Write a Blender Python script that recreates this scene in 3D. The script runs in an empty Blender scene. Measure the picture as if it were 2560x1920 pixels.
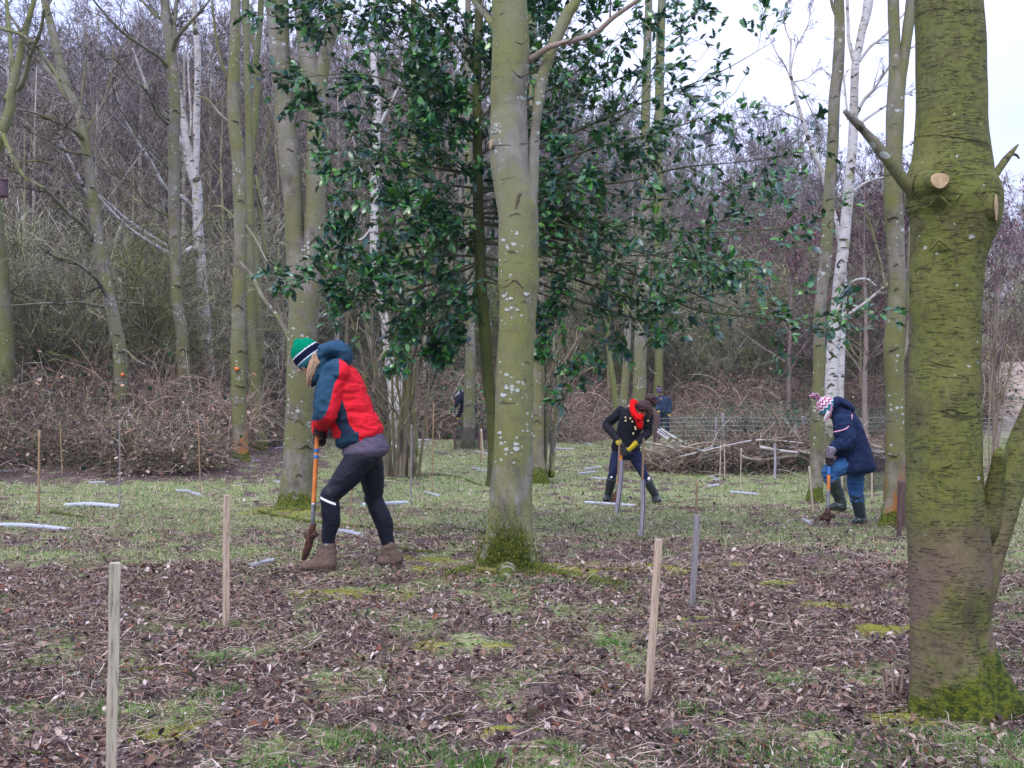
import bpy, math, random
import numpy as np
from mathutils import Vector, noise as mnoise
R = math.radians
rng = np.random.default_rng(7)
random.seed(7)
scene = bpy.context.scene
COL = scene.collection

# ------------------------------------------------------------------ camera, sky, sun, exposure
F = 3000.0            # focal length in photo pixels (photo 2560 wide)
CZ = 1.28             # eye height
cam_d = bpy.data.cameras.new("camera"); cam = bpy.data.objects.new("camera", cam_d); COL.objects.link(cam)
cam.location = (0, 0, CZ); cam.rotation_euler = (R(90), 0, 0)
cam_d.sensor_width = 36.0; cam_d.lens = 36.0 * F / 2560.0
cam_d.clip_start = 0.05; cam_d.clip_end = 900
scene.camera = cam
SUN_EL, SUN_AZ = 50, 200
world = bpy.data.worlds.new("World"); scene.world = world; world.use_nodes = True
wn, wl = world.node_tree.nodes, world.node_tree.links
wn.clear()
w_out = wn.new("ShaderNodeOutputWorld"); w_bg = wn.new("ShaderNodeBackground"); w_bg.inputs[1].default_value = 0.13
w_sky = wn.new("ShaderNodeTexSky"); w_sky.sky_type = 'NISHITA'; w_sky.sun_disc = False
w_sky.sun_elevation = R(SUN_EL); w_sky.sun_rotation = R(SUN_AZ); w_sky.dust_density = 3.0
w_tc = wn.new("ShaderNodeTexCoord"); w_no = wn.new("ShaderNodeTexNoise"); w_no.inputs["Scale"].default_value = 2.2; w_no.inputs["Detail"].default_value = 5
w_map = wn.new("ShaderNodeMapping"); w_map.inputs["Scale"].default_value = (1, 1, 3)
w_cr = wn.new("ShaderNodeValToRGB")
w_cr.color_ramp.elements[0].position = 0.35; w_cr.color_ramp.elements[0].color = (0.56, 0.63, 1.02, 1)
w_cr.color_ramp.elements[1].position = 0.62; w_cr.color_ramp.elements[1].color = (0.78, 0.82, 1.14, 1)
w_mul = wn.new("ShaderNodeVectorMath"); w_mul.operation = 'SCALE'; w_mul.inputs["Scale"].default_value = 8.2
w_mix = wn.new("ShaderNodeMix"); w_mix.data_type = 'RGBA'; w_mix.inputs[0].default_value = 0.88   # overcast layer over the sky
wl.new(w_tc.outputs["Generated"], w_map.inputs[0]); wl.new(w_map.outputs[0], w_no.inputs["Vector"]); wl.new(w_no.outputs[0], w_cr.inputs[0])
w_sep = wn.new("ShaderNodeSeparateXYZ"); w_el = wn.new("ShaderNodeMapRange"); w_el.inputs["To Min"].default_value = 4.5; w_el.inputs["To Max"].default_value = 12.0   # overcast sky: zenith about three times the horizon
wl.new(w_tc.outputs["Generated"], w_sep.inputs[0]); wl.new(w_sep.outputs[2], w_el.inputs["Value"]); wl.new(w_el.outputs[0], w_mul.inputs["Scale"])
wl.new(w_cr.outputs[0], w_mul.inputs[0]); wl.new(w_sky.outputs[0], w_mix.inputs[6]); wl.new(w_mul.outputs[0], w_mix.inputs[7])
wl.new(w_mix.outputs[2], w_bg.inputs[0]); wl.new(w_bg.outputs[0], w_out.inputs[0])
sun_d = bpy.data.lights.new("sun", 'SUN'); sun_d.energy = 1.1; sun_d.angle = R(20); sun_d.color = (1.0, 0.95, 0.90)
sun = bpy.data.objects.new("sun", sun_d); COL.objects.link(sun); sun.rotation_euler = (R(90 - SUN_EL), 0, R(180 - SUN_AZ))
scene.view_settings.view_transform = 'Standard'; scene.view_settings.look = 'None'
scene.view_settings.gamma = 1.0; scene.view_settings.use_curve_mapping = False
scene.view_settings.exposure = 0.95
cy = scene.cycles
cy.max_bounces = 6; cy.diffuse_bounces = 3; cy.glossy_bounces = 2; cy.transmission_bounces = 4; cy.transparent_max_bounces = 8; cy.volume_bounces = 1
cy.caustics_reflective = False; cy.caustics_refractive = False
cy.sample_clamp_indirect = 4.0
scene.render.film_transparent = False

# ------------------------------------------------------------------ maths helpers
HY = np.array([-20, 3, 8.2, 10, 13.3, 16.7, 25, 41.7, 50, 60.0])
HZ = np.array([0, 0, -.01, -.10, -.31, -.40, -.48, -.57, .7, 2.4])
def sstep(a, b, v):
    t = np.clip((v - a) / (b - a), 0, 1); return t * t * (3 - 2 * t)
def gz(x, y):
    """ground height"""
    x = np.asarray(x, float); y = np.asarray(y, float)
    z = np.interp(y, HY, HZ)
    side = sstep(-30, 30, x)
    z = z + sstep(60, 150, y) * (16 - 9 * side)
    left = sstep(-3.6, -8, x + 0.12 * (y - 20)) * sstep(21, 26, y) * (1 - sstep(40, 50, y))
    z = z + left * 0.55
    z = z + 0.02 * np.sin(1.7 * x + .6 * y) * np.cos(1.3 * y - .5 * x) + 0.012 * np.sin(4.1 * x + 1) * np.sin(3.7 * y)
    return z
def D(py, px=1280):
    """distance at which the ground shows at that image height"""
    d = 8.0
    for _ in range(60):
        z = float(gz((px - 1280) / F * d, d))
        d = 0.5 * d + 0.5 * (CZ - z) * F / max(py - 960, 20)
    return d
def P(px, py, d):
    return np.array([(px - 1280) / F * d, d, CZ - (py - 960) / F * d])
def G(px, py):
    d = D(py, px); p = P(px, py, d); p[2] = float(gz(p[0], p[1])); return p
def unit(v):
    v = np.asarray(v, float); return v / np.maximum(np.linalg.norm(v, axis=-1, keepdims=True), 1e-9)
def spline(pts, n):
    """Catmull-Rom resample of (k,c) points to n"""
    p = np.asarray(pts, float); k = len(p)
    if k == 2: 
        t = np.linspace(0, 1, n)[:, None]; return p[0] * (1 - t) + p[1] * t
    q = np.vstack([2 * p[0] - p[1], p, 2 * p[-1] - p[-2]])
    t = np.linspace(0, k - 1 - 1e-6, n); i = t.astype(int); f = (t - i)[:, None]
    a, b, c, d = q[i], q[i + 1], q[i + 2], q[i + 3]
    return .5 * (2 * b + (c - a) * f + (2 * a - 5 * b + 4 * c - d) * f ** 2 + (3 * b - a - 3 * c + d) * f ** 3)

# ------------------------------------------------------------------ mesh helpers
class MB:
    def __init__(s): s.v = []; s.f = []; s.c = []; s.n = 0
    def add(s, v, f, c=None):
        v = np.asarray(v, float).reshape(-1, 3); f = np.asarray(f, int)
        if f.shape[1] == 3: f = np.hstack([f, f[:, 2:3]])
        s.v.append(v); s.f.append(f + s.n); s.n += len(v)
        if c is None: c = np.ones((len(v), 3))
        c = np.asarray(c, float)
        if c.ndim == 1: c = np.tile(c, (len(v), 1))
        s.c.append(c); return s
    def mesh(s, name, mats, smooth=True, origin=(0, 0, 0)):
        v = np.vstack(s.v) - np.asarray(origin); f = np.vstack(s.f); c = np.vstack(s.c)
        tri = f[:, 2] == f[:, 3]
        f = np.vstack([f[~tri], f[tri]]); nq = int((~tri).sum()); nt = int(tri.sum())
        loops = np.concatenate([f[:nq].ravel(), f[nq:, :3].ravel()]).astype(np.int32)
        starts = np.concatenate([np.arange(nq) * 4, nq * 4 + np.arange(nt) * 3]).astype(np.int32)
        me = bpy.data.meshes.new(name)
        me.vertices.add(len(v)); me.vertices.foreach_set("co", v.astype(np.float32).ravel())
        me.loops.add(len(loops)); me.loops.foreach_set("vertex_index", loops)
        me.polygons.add(nq + nt); me.polygons.foreach_set("loop_start", starts)
        me.update(calc_edges=True); me.validate()
        me.polygons.foreach_set("use_smooth", np.full(len(me.polygons), smooth))
        a = me.attributes.new("col", 'FLOAT_COLOR', 'POINT')
        a.data.foreach_set("color", np.hstack([c, np.ones((len(c), 1))]).astype(np.float32).ravel())
        for m in (mats if isinstance(mats, (list, tuple)) else [mats]): me.materials.append(m)
        me.update(); return me
def tubes(mb, Pn, Rn, sides=3, col=None, cap=False):
    """Pn (m,n,3) Rn (m,n)"""
    Pn = np.asarray(Pn, float); Rn = np.asarray(Rn, float)
    if Pn.ndim == 2: Pn = Pn[None]; Rn = Rn[None]
    m, n, _ = Pn.shape
    T = unit(np.gradient(Pn, axis=1))
    over = np.abs(Pn[:, -1] - Pn[:, 0]); ax = np.eye(3)[np.argmin(over, axis=1)]
    U = unit(np.cross(T, ax[:, None, :])); V = np.cross(T, U)
    a = np.arange(sides) / sides * 2 * math.pi
    v = Pn[:, :, None] + Rn[:, :, None, None] * (np.cos(a)[None, None, :, None] * U[:, :, None] + np.sin(a)[None, None, :, None] * V[:, :, None])
    i = np.arange(n - 1)[:, None] * sides; j = np.arange(sides)[None]; j2 = (j + 1) % sides
    f = np.stack([i + j, i + j2, i + sides + j2, i + sides + j], -1).reshape(-1, 4)
    f = (np.arange(m)[:, None, None] * n * sides + f[None]).reshape(-1, 4)
    c = None
    if col is not None:
        col = np.asarray(col, float)
        c = np.tile(col, (m * n * sides, 1)) if col.ndim == 1 else np.repeat(col, n * sides, axis=0)
    vv = v.reshape(-1, 3)
    if cap:
        ends = []; fs = []; base = len(vv)
        for k in range(m):
            for e, r in ((0, 0), (1, n - 1)):
                ci = base + len(ends); ends.append(Pn[k, r])
                for q in range(sides):
                    a0 = k * n * sides + r * sides + q; a1 = k * n * sides + r * sides + (q + 1) % sides
                    fs.append((ci, a1, a0, a0) if e == 0 else (ci, a0, a1, a1))
        vv = np.vstack([vv, ends]); f = np.vstack([f, fs])
        if c is not None: c = np.vstack([c, np.tile(c[0], (len(ends), 1))])
    mb.add(vv, f, c); return mb
def level(Pp, Rp, k, t0, t1, ang, lenf, radf, npts, wander, trop, rg, lenabs=None, taper=.25, pw=1.0):
    """children polylines on parents, all at once"""
    m, n, _ = Pp.shape
    t = t0 + (t1 - t0) * rg.random((m, k)) ** pw
    fi = t * (n - 1); i = np.minimum(fi.astype(int), n - 2); fr = (fi - i)[..., None]
    mi = np.arange(m)[:, None]
    base = Pp[mi, i] * (1 - fr) + Pp[mi, i + 1] * fr
    tan = unit(Pp[mi, i + 1] - Pp[mi, i]); r0 = Rp[mi, i] * (1 - fr[..., 0]) + Rp[mi, i + 1] * fr[..., 0]
    plen = np.linalg.norm(np.diff(Pp, axis=1), axis=2).sum(1)[:, None]
    rnd = unit(rg.normal(size=(m, k, 3))); perp = unit(rnd - (rnd * tan).sum(-1, keepdims=True) * tan)
    A = (ang[0] + (ang[1] - ang[0]) * rg.random((m, k)))[..., None]
    d = tan * np.cos(A) + perp * np.sin(A)
    L = (plen if lenabs is None else lenabs) * lenf * (1 - .55 * t) * (.6 + .8 * rg.random((m, k)))
    M = m * k
    d = d.reshape(M, 3); p = base.reshape(M, 3); L = L.reshape(M); step = (L / (npts - 1))[:, None]
    out = np.empty((M, npts, 3)); out[:, 0] = p
    for s in range(1, npts):
        p = p + d * step; out[:, s] = p
        d = unit(d + wander * rg.normal(size=(M, 3)) + np.asarray(trop)[None])
    rr = np.clip(r0.reshape(M) * radf, .0008, None)
    rad = rr[:, None] * np.linspace(1, taper, npts)[None]
    return out, rad

# ------------------------------------------------------------------ object helpers
def tag(o, label=None, cat=None, group=None, kind=None):
    if label: o["label"] = label
    if cat: o["category"] = cat
    if group: o["group"] = group
    if kind: o["kind"] = kind
    return o
def thing(name, loc, label, cat, group=None, rotz=0):
    o = bpy.data.objects.new(name, None); COL.objects.link(o); o.location = loc; o.rotation_euler = (0, 0, rotz)
    o.empty_display_size = .2
    return tag(o, label, cat, group)
def link(name, me, parent=None, loc=None):
    o = bpy.data.objects.new(name, me); COL.objects.link(o)
    if parent is not None: o.parent = parent
    if loc is not None: o.location = loc
    return o
def part(name, mb, m, parent, smooth=True, origin=None):
    """mesh built in world coordinates -> child of parent (object whose world origin is origin)"""
    og = np.array(parent.location) if origin is None else np.asarray(origin)
    return link(name, mb.mesh(name, m, smooth, og), parent)
def solo(name, mb, m, loc, label, cat, group=None, smooth=True):
    o = link(name, mb.mesh(name, m, smooth, loc), None, loc)
    return tag(o, label, cat, group)
def setting(name, mb, m, kind='structure', smooth=True, label=None):
    o = link(name, mb.mesh(name, m, smooth)); return tag(o, label, None, None, kind)

# ------------------------------------------------------------------ material helpers
class NT:
    def __init__(s, name):
        s.m = bpy.data.materials.new(name); s.m.use_nodes = True; s.t = s.m.node_tree; s.t.nodes.clear()
        s.out = s.t.nodes.new("ShaderNodeOutputMaterial"); s.b = s.t.nodes.new("ShaderNodeBsdfPrincipled")
        s.t.links.new(s.b.outputs[0], s.out.inputs[0])
        s.b.inputs["Roughness"].default_value = .8; s.b.inputs["Specular IOR Level"].default_value = .25
        tc = s.t.nodes.new("ShaderNodeTexCoord"); s.obj = tc.outputs["Object"]
    def put(s, sock, v):
        if hasattr(v, "is_linked") or hasattr(v, "links"): s.t.links.new(v, sock)
        elif isinstance(v, (tuple, list)) and len(v) == 3 and sock.type == 'RGBA': sock.default_value = (*v, 1)
        else: sock.default_value = v
    def n(s, kind, _o=0, _a=None, **kw):
        nd = s.t.nodes.new("ShaderNode" + kind)
        for k, v in (_a or {}).items(): setattr(nd, k, v)
        for k, v in kw.items():
            k = k.replace("_", " ")
            s.put(nd.inputs[int(k[1:])] if k[0] == "i" and k[1:].isdigit() else nd.inputs[k], v)
        return nd.outputs[_o]
    def map(s, sc, vec=None): return s.n("Mapping", Vector=vec or s.obj, Scale=sc)
    def noise(s, sc, det=4, vec=None, rough=.55, dist=0): return s.n("TexNoise", Vector=vec or s.obj, Scale=sc, Detail=det, Roughness=rough, Distortion=dist)
    def math(s, op, a, b=0.0, clamp=False): return s.n("Math", _a=dict(operation=op, use_clamp=clamp), i0=a, i1=b)
    def step(s, v, a, b): return s.n("MapRange", _a=dict(interpolation_type='SMOOTHSTEP'), Value=v, From_Min=a, From_Max=b)
    def mix(s, f, a, b, mode='MIX'): return s.n("Mix", _o=2, _a=dict(data_type='RGBA', blend_type=mode), i0=f, i6=a, i7=b)
    def attr(s, name, o=0): return s.n("Attribute", _o=o, _a=dict(attribute_name=name))
    def bump(s, h, dist=.01, st=1.0, nrm=None):
        kw = dict(Height=h, Distance=dist, Strength=st)
        if nrm is not None: kw["Normal"] = nrm
        return s.n("Bump", **kw)
    def fin(s, col, rough=None, nrm=None, spec=None):
        s.put(s.b.inputs["Base Color"], col)
        if rough is not None: s.put(s.b.inputs["Roughness"], rough)
        if nrm is not None: s.put(s.b.inputs["Normal"], nrm)
        if spec is not None: s.put(s.b.inputs["Specular IOR Level"], spec)
        return s.m
def bark(name, base, dark, algae, lichen=.5, al=.5, cherry=False, moss_h=.25, scale=1.0, orange=False, spot=26):
    t = NT(name)
    z = t.n("SeparateXYZ", _o=2, Vector=t.obj)
    n1 = t.noise(2.2 * scale, 5); n2 = t.noise(9 * scale, 6, t.map((1, 1, .5))); fine = t.noise(70, 4, t.map((1, 1, .35)))
    c = t.mix(t.step(n2, .38, .66), base, dark)
    c = t.mix(t.math('MULTIPLY', t.step(n1, .60 - al * .3, .68 - al * .28), .9), c, algae); c = t.mix(t.math('MULTIPLY', t.step(t.noise(6 * scale, 6, t.map((1.6, 1.6, .5))), .5, .60), .55), c, algae)
    c = t.mix(t.math('MULTIPLY', t.step(t.noise(110, 3), .58, .66), .5), c, dark)
    ring = t.noise(14, 5, t.map((.35, .35, 3.0)), dist=.4)
    c = t.mix(t.math('MULTIPLY', t.step(ring, .57, .68), .55), c, dark)
    c = t.mix(t.math('MULTIPLY', t.step(t.noise(26 * scale, 6, t.map((1, 1, .6))), .5, .68), .5), c, dark); c = t.mix(t.math('MULTIPLY', t.step(t.noise(1.1, 3, t.map((1, 1, .7))), .45, .62), .45), c, tuple(.6 * x + .4 * sum(base) / 3 for x in base))
    sc_ = t.math('MULTIPLY', t.step(t.noise(5, 3, t.map((.6, .6, 2.6)), dist=1.2), .66, .70), .7); c = t.mix(sc_, c, tuple(x * .5 for x in dark))
    h = t.math('SUBTRACT', t.math('ADD', t.math('MULTIPLY', n2, .6), t.math('MULTIPLY', fine, .35)), t.math('MULTIPLY', sc_, .6))
    if cherry:
        wv = t.noise(17, 7, t.map((1.15, 1.15, 9.5)), dist=.8)
        line = t.step(wv, .55, .60)
        brk = t.step(t.noise(9, 5, t.map((1, 1, 2))), .42, .60)
        c = t.mix(t.math('MULTIPLY', t.step(t.noise(45, 6), .45, .65), .55), c, dark); c = t.mix(t.math('MULTIPLY', t.step(t.noise(3.5, 5), .5, .66), .7), c, (.155, .15, .045))
        line = t.math('MULTIPLY', line, brk)
        c = t.mix(t.math('MULTIPLY', line, .38), c, dark)
        h = t.math('SUBTRACT', h, t.math('MULTIPLY', line, 1.0))
        bare = t.math('MULTIPLY', t.step(z, .95, .45), t.step(t.noise(3, 4), .35, .55))
        c = t.mix(bare, c, (.15, .105, .08))
    if lichen:
        wob = t.n("VectorMath", _a=dict(operation='ADD'), i0=t.map((1, 1, 1.35)), i1=t.n("VectorMath", _a=dict(operation='SCALE'), i0=t.n("TexNoise", _o=1, Vector=t.obj, Scale=30.0), Scale=.03))
        vd = t.n("TexVoronoi", _o=0, Vector=wob, Scale=float(spot)); vc = t.n("TexVoronoi", _o=1, Vector=wob, Scale=float(spot))
        rnd = t.n("SeparateColor", Color=vc)
        zone = t.step(t.noise(2.6, 3), .42, .62)
        thr = t.math('MULTIPLY', t.math('MULTIPLY', t.math('POWER', rnd, 2.0), .62 * lichen + .1), zone)
        sp = t.step(t.math('SUBTRACT', thr, vd), -.02, .03)
        c = t.mix(t.math('MULTIPLY', sp, .85), c, (.40, .44, .41))
    if orange:
        c = t.mix(t.math('MULTIPLY', t.step(z, 1.5, .3), t.step(t.noise(3, 4, t.map((1, 1, .3))), .45, .6)), c, (.33, .13, .035))
    if moss_h:
        mz = t.math('ADD', t.math('SUBTRACT', z, t.math('MULTIPLY', t.n('SeparateXYZ', _o=0, Vector=t.obj), .62)) if cherry else z, t.math('MULTIPLY', t.math('SUBTRACT', t.noise(9, 5), .5), .34))
        mm = t.step(mz, moss_h, moss_h * .75)
        c = t.mix(mm, c, t.mix(t.step(t.noise(40, 4), .4, .62), (.12, .14, .012), (.035, .055, .006)))
        h = t.math('ADD', h, t.math('MULTIPLY', mm, t.noise(120, 4)))
    return t.fin(c, .85, t.bump(h, .016 if not cherry else .018, 1.0))
def birchbark(name, olive_h=1.6, dirty=.3):
    t = NT(name); z = t.n("SeparateXYZ", _o=2, Vector=t.obj)
    c = t.mix(t.step(t.noise(5, 5), .4, .7), (.50, .48, .47), (.34, .31, .27))
    ln = t.noise(10, 4, t.map((.5, .5, 4.5)), dist=.3); c = t.mix(t.step(ln, .60, .66), c, (.05, .042, .035))
    bl = t.noise(4.5, 5, t.map((1, 1, 1.4)), dist=.6); c = t.mix(t.step(bl, .62 - dirty * .12, .65 - dirty * .1), c, (.045, .04, .03))
    al = t.noise(3, 4); c = t.mix(t.math('MULTIPLY', t.step(al, .60 - dirty * .15, .70), .8), c, (.19, .20, .05))
    low = t.math('MULTIPLY', t.step(z, olive_h, olive_h * .3), t.step(t.noise(7, 5), .36, .52))
    c = t.mix(low, c, (.10, .095, .045))
    return t.fin(c, .7, t.bump(t.math('ADD', ln, t.noise(60, 3)), .008, .7))
def plain(name, col, rough=.7, var=.25, sc=20, bump=.0, spec=.3, metal=0, coat=0):
    t = NT(name); n = t.noise(sc, 5)
    c = t.mix(t.step(n, .3, .7), tuple(x * (1 - var) for x in col), tuple(min(1, x * (1 + var)) for x in col))
    if metal: t.b.inputs["Metallic"].default_value = metal
    return t.fin(c, rough, t.bump(t.noise(sc * 4, 4), bump, 1) if bump else None, spec)
def attrmat(name, rough=.8, spec=.25, var=.35, sc=60, bump=0, rand=0, trans=0):
    t = NT(name); a = t.attr("col"); n = t.noise(sc, 4)
    c = t.mix(t.math('MULTIPLY', t.step(n, .25, .75), var), a, (0, 0, 0))
    if rand:
        r = t.n("ObjectInfo", _o=5); c = t.n("HueSaturation", Color=c, Value=t.math('ADD', t.math('MULTIPLY', r, rand), 1 - rand / 2))
    m = t.fin(c, rough, t.bump(t.noise(sc * 2, 4), bump, 1) if bump else None, spec)
    if trans:
        tr = t.t.nodes.new("ShaderNodeBsdfTranslucent"); t.put(tr.inputs[0], c); mx = t.t.nodes.new("ShaderNodeMixShader"); mx.inputs[0].default_value = trans
        t.t.links.new(t.b.outputs[0], mx.inputs[1]); t.t.links.new(tr.outputs[0], mx.inputs[2]); t.t.links.new(mx.outputs[0], t.out.inputs[0])
    return m
M_TWIG = attrmat("twig_bark", .85, .15, .3, 6, rand=.5)
M_LEAF = attrmat("dead_leaf", .75, .3, .35, 60, trans=.15)
M_GRASS = attrmat("grass_blade", .6, .3, .15, 30, trans=.3)
M_CLOTH = attrmat("dyed_cloth", .8, .2, .18, 25, bump=.002)
M_ATTR = attrmat("coloured", .7, .3, .25, 40)

# ------------------------------------------------------------------ ground
def fbm(x, y, s, seed=0.0, octv=4):
    out = np.zeros_like(x, float); a = 1.0; tot = 0; r = np.random.default_rng(int(seed * 100) + 5)
    for o in range(octv):
        for k in range(3):
            th = r.random() * 6.283; ph = r.random() * 6.283; fq = s * 2 ** o * (.8 + .5 * r.random())
            out += a * np.sin(fq * (x * math.cos(th) + y * math.sin(th)) + ph + 1.7 * np.sin(fq * .6 * (y * math.cos(th) - x * math.sin(th)) + ph * 2))
        tot += a * 3; a *= .6
    return .5 + .9 * out / tot
def masks(x, y):
    """grass, moss amount 0..1"""
    n = fbm(x, y, 1.3, 1); n2 = fbm(x, y, 7.5, 2)
    g = .29 * np.ones_like(x)
    g = np.maximum(g, .82 * sstep(9.2, 13.0, y + .15 * x))
    g = np.maximum(g, .60 * sstep(-.6, -2.0, x) * sstep(6.7, 9.0, y))
    g = np.maximum(g, .50 * sstep(.5, 2.0, x) * sstep(5.1, 4.1, y))
    g = np.maximum(g, .45 * sstep(-.2, -.6, x) * sstep(.9, .2, x) * sstep(5.3, 4.6, y))
    g = np.maximum(g, .55 * sstep(2.2, 3.0, x) * sstep(4.5, 6, y))
    g = g * (1 - .75 * sstep(-2.6, -4.2, x + .12 * (y - 20)) * sstep(19, 22.5, y))
    g = g * (1 - .5 * sstep(40, 46, y))
    g = np.clip(g + (n - .5) * 1.0 + (n2 - .5) * 1.5, 0, 1) * np.clip(g * 3, 0, 1)
    m = np.exp(-((x - .0) ** 2 / .35 + (y - 8.35) ** 2 / .12)) * 1.1 + np.exp(-((x - .75) ** 2 / .25 + (y - 8.2) ** 2 / .04)) * 1.0
    m += np.exp(-((x + 2.75) ** 2 / .35 + (y - 15.2) ** 2 / .5))
    m += np.exp(-((x - 1.72) ** 2 / .4 + (y - 4.7) ** 2 / .03)) * .5
    for mx, my, ax, ay in ((-.9, 7.3, .2, .03), (.95, 6.45, .06, .02), (1.7, 7.9, .1, .04), (-.55, 5.9, .06, .02), (1.9, 6.9, .1, .03), (2.0, 6.2, .08, .03), (-.1, 4.3, .03, .01), (-1.3, 4.4, .06, .02), (1.1, 8.6, .3, .05), (-.8, 9.2, .4, .06), (.1, 5.8, .04, .02)):
        m += .62 * np.exp(-((x - mx) ** 2 / ax + (y - my) ** 2 / ay))
    m = np.clip(m + (n2 - .5) * 1.5 * np.minimum(m * 3, 1), 0, 1)
    return g, m
def build_ground():
    ys = np.concatenate([np.linspace(-6, 2.6, 18)[:-1], np.geomspace(2.6, 50, 420), np.linspace(51, 260, 60)])
    us = np.linspace(-1, 1, 341); us = np.sign(us) * (.45 * np.abs(us) + .55 * np.abs(us) ** 3)
    Y, U = np.meshgrid(ys, us, indexing='ij'); X = U * (6 + np.maximum(Y, 0) * .95 + 4)
    Z = gz(X, Y); n = fbm(X, Y, 9, 3); Z = Z + (n - .5) * .05 * (Y < 40)
    g, m = masks(X, Y)
    Z += m * .02 * (Y < 20)
    ny, nx = X.shape; idx = np.arange(ny * nx).reshape(ny, nx)
    f = np.stack([idx[:-1, :-1], idx[:-1, 1:], idx[1:, 1:], idx[1:, :-1]], -1).reshape(-1, 4)
    mb = MB(); mb.add(np.stack([X, Y, Z], -1).reshape(-1, 3), f, np.stack([g, m, sstep(.30, .40, X / np.maximum(Y, 1)) * sstep(38, 46, Y)], -1).reshape(-1, 3))
    t = NT("woodland_floor"); a = t.n("SeparateColor", Color=t.attr("col")); am = t.n("SeparateColor", _o=1, Color=t.attr("col")); ab = t.n("SeparateColor", _o=2, Color=t.attr("col"))
    v = t.n("TexVoronoi", _o=1, Vector=t.map((1, 1.0, .2)), Scale=34.0, Randomness=1.0); vr = t.n("SeparateColor", Color=v)
    c = t.mix(vr, (.035, .024, .022), (.19, .13, .115)); c = t.mix(t.step(t.noise(90, 5), .45, .7), c, (.035, .025, .024))
    c = t.mix(t.step(t.noise(5, 5), .5, .75), c, (.15, .10, .085))
    gn = t.mix(t.step(t.noise(45, 5), .35, .65), (.07, .13, .025), (.27, .29, .12)); gn = t.mix(t.step(t.noise(11, 4), .5, .7), gn, (.33, .27, .19))
    c = t.mix(t.step(t.math('ADD', a, t.math('MULTIPLY', t.math('SUBTRACT', t.noise(14, 5), .5), 1.2)), .30, .62), c, gn)
    c = t.mix(t.step(t.math('ADD', am, t.math('MULTIPLY', t.math('SUBTRACT', t.noise(25, 5), .5), .8)), .35, .55), c, t.mix(t.noise(60, 4), (.10, .12, .012), (.26, .25, .035)))
    straw = t.mix(t.step(t.noise(3.0, 6), .4, .65), (.42, .35, .27), (.24, .17, .13)); c = t.mix(ab, c, straw)
    setting("ground", mb, t.fin(c, .9, t.bump(t.math('ADD', vr, t.noise(60, 5)), .012, 1), .15))
build_ground()

def place_template(mb, T, faces, pos, rot, scl, cols):
    """T (k,3) template; rot (m,3,3); adds m copies"""
    m = len(pos); k = len(T)
    v = np.einsum('mij,kj->mki', rot, T) * np.asarray(scl).reshape(m, 1, -1) + pos[:, None]
    f = (np.arange(m)[:, None, None] * k + faces[None]).reshape(-1, faces.shape[1])
    mb.add(v.reshape(-1, 3), f, np.repeat(cols, k, axis=0))
def rots(az, tilt, roll):
    ca, sa = np.cos(az), np.sin(az); ct, st = np.cos(tilt), np.sin(tilt); cr, sr = np.cos(roll), np.sin(roll); o = np.zeros_like(ca); i = o + 1
    A = np.stack([ca, -sa, o, sa, ca, o, o, o, i], -1).reshape(-1, 3, 3)
    B = np.stack([ct, o, st, o, i, o, -st, o, ct], -1).reshape(-1, 3, 3)
    C = np.stack([i, o, o, o, cr, -sr, o, sr, cr], -1).reshape(-1, 3, 3)
    return A @ B @ C
def strip_leaf(stations, curl=.15, fold=.2, wav=.0):
    """leaf template length 1 along x from list of (t, halfwidth)"""
    V = []; 
    for t, w in stations:
        z = curl * (t * t) - 0.0
        V += [(t, -w, z + fold * w + wav * math.sin(t * 9)), (t, 0, z), (t, w, z + fold * w - wav * math.sin(t * 9))]
    n = len(stations); Fc = []
    for i in range(n - 1):
        a = 3 * i; Fc += [(a, a + 3, a + 4, a + 1), (a + 1, a + 4, a + 5, a + 2)]
    return np.array(V), np.array(Fc)
PAL = np.array([(.10, .062, .056), (.29, .195, .15), (.46, .35, .28), (.04, .027, .026), (.20, .08, .045), (.30, .17, .12), (.60, .50, .45), (.14, .095, .095)])
def zone_points(n, y0, y1, edge=.52, rg=rng, pw=1.0):
    y = np.sqrt(y0 ** 2 + (y1 ** 2 - y0 ** 2) * rg.random(n) ** pw); x = (rg.random(n) * 2 - 1) * (edge * y + .6)
    return x, y
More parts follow.
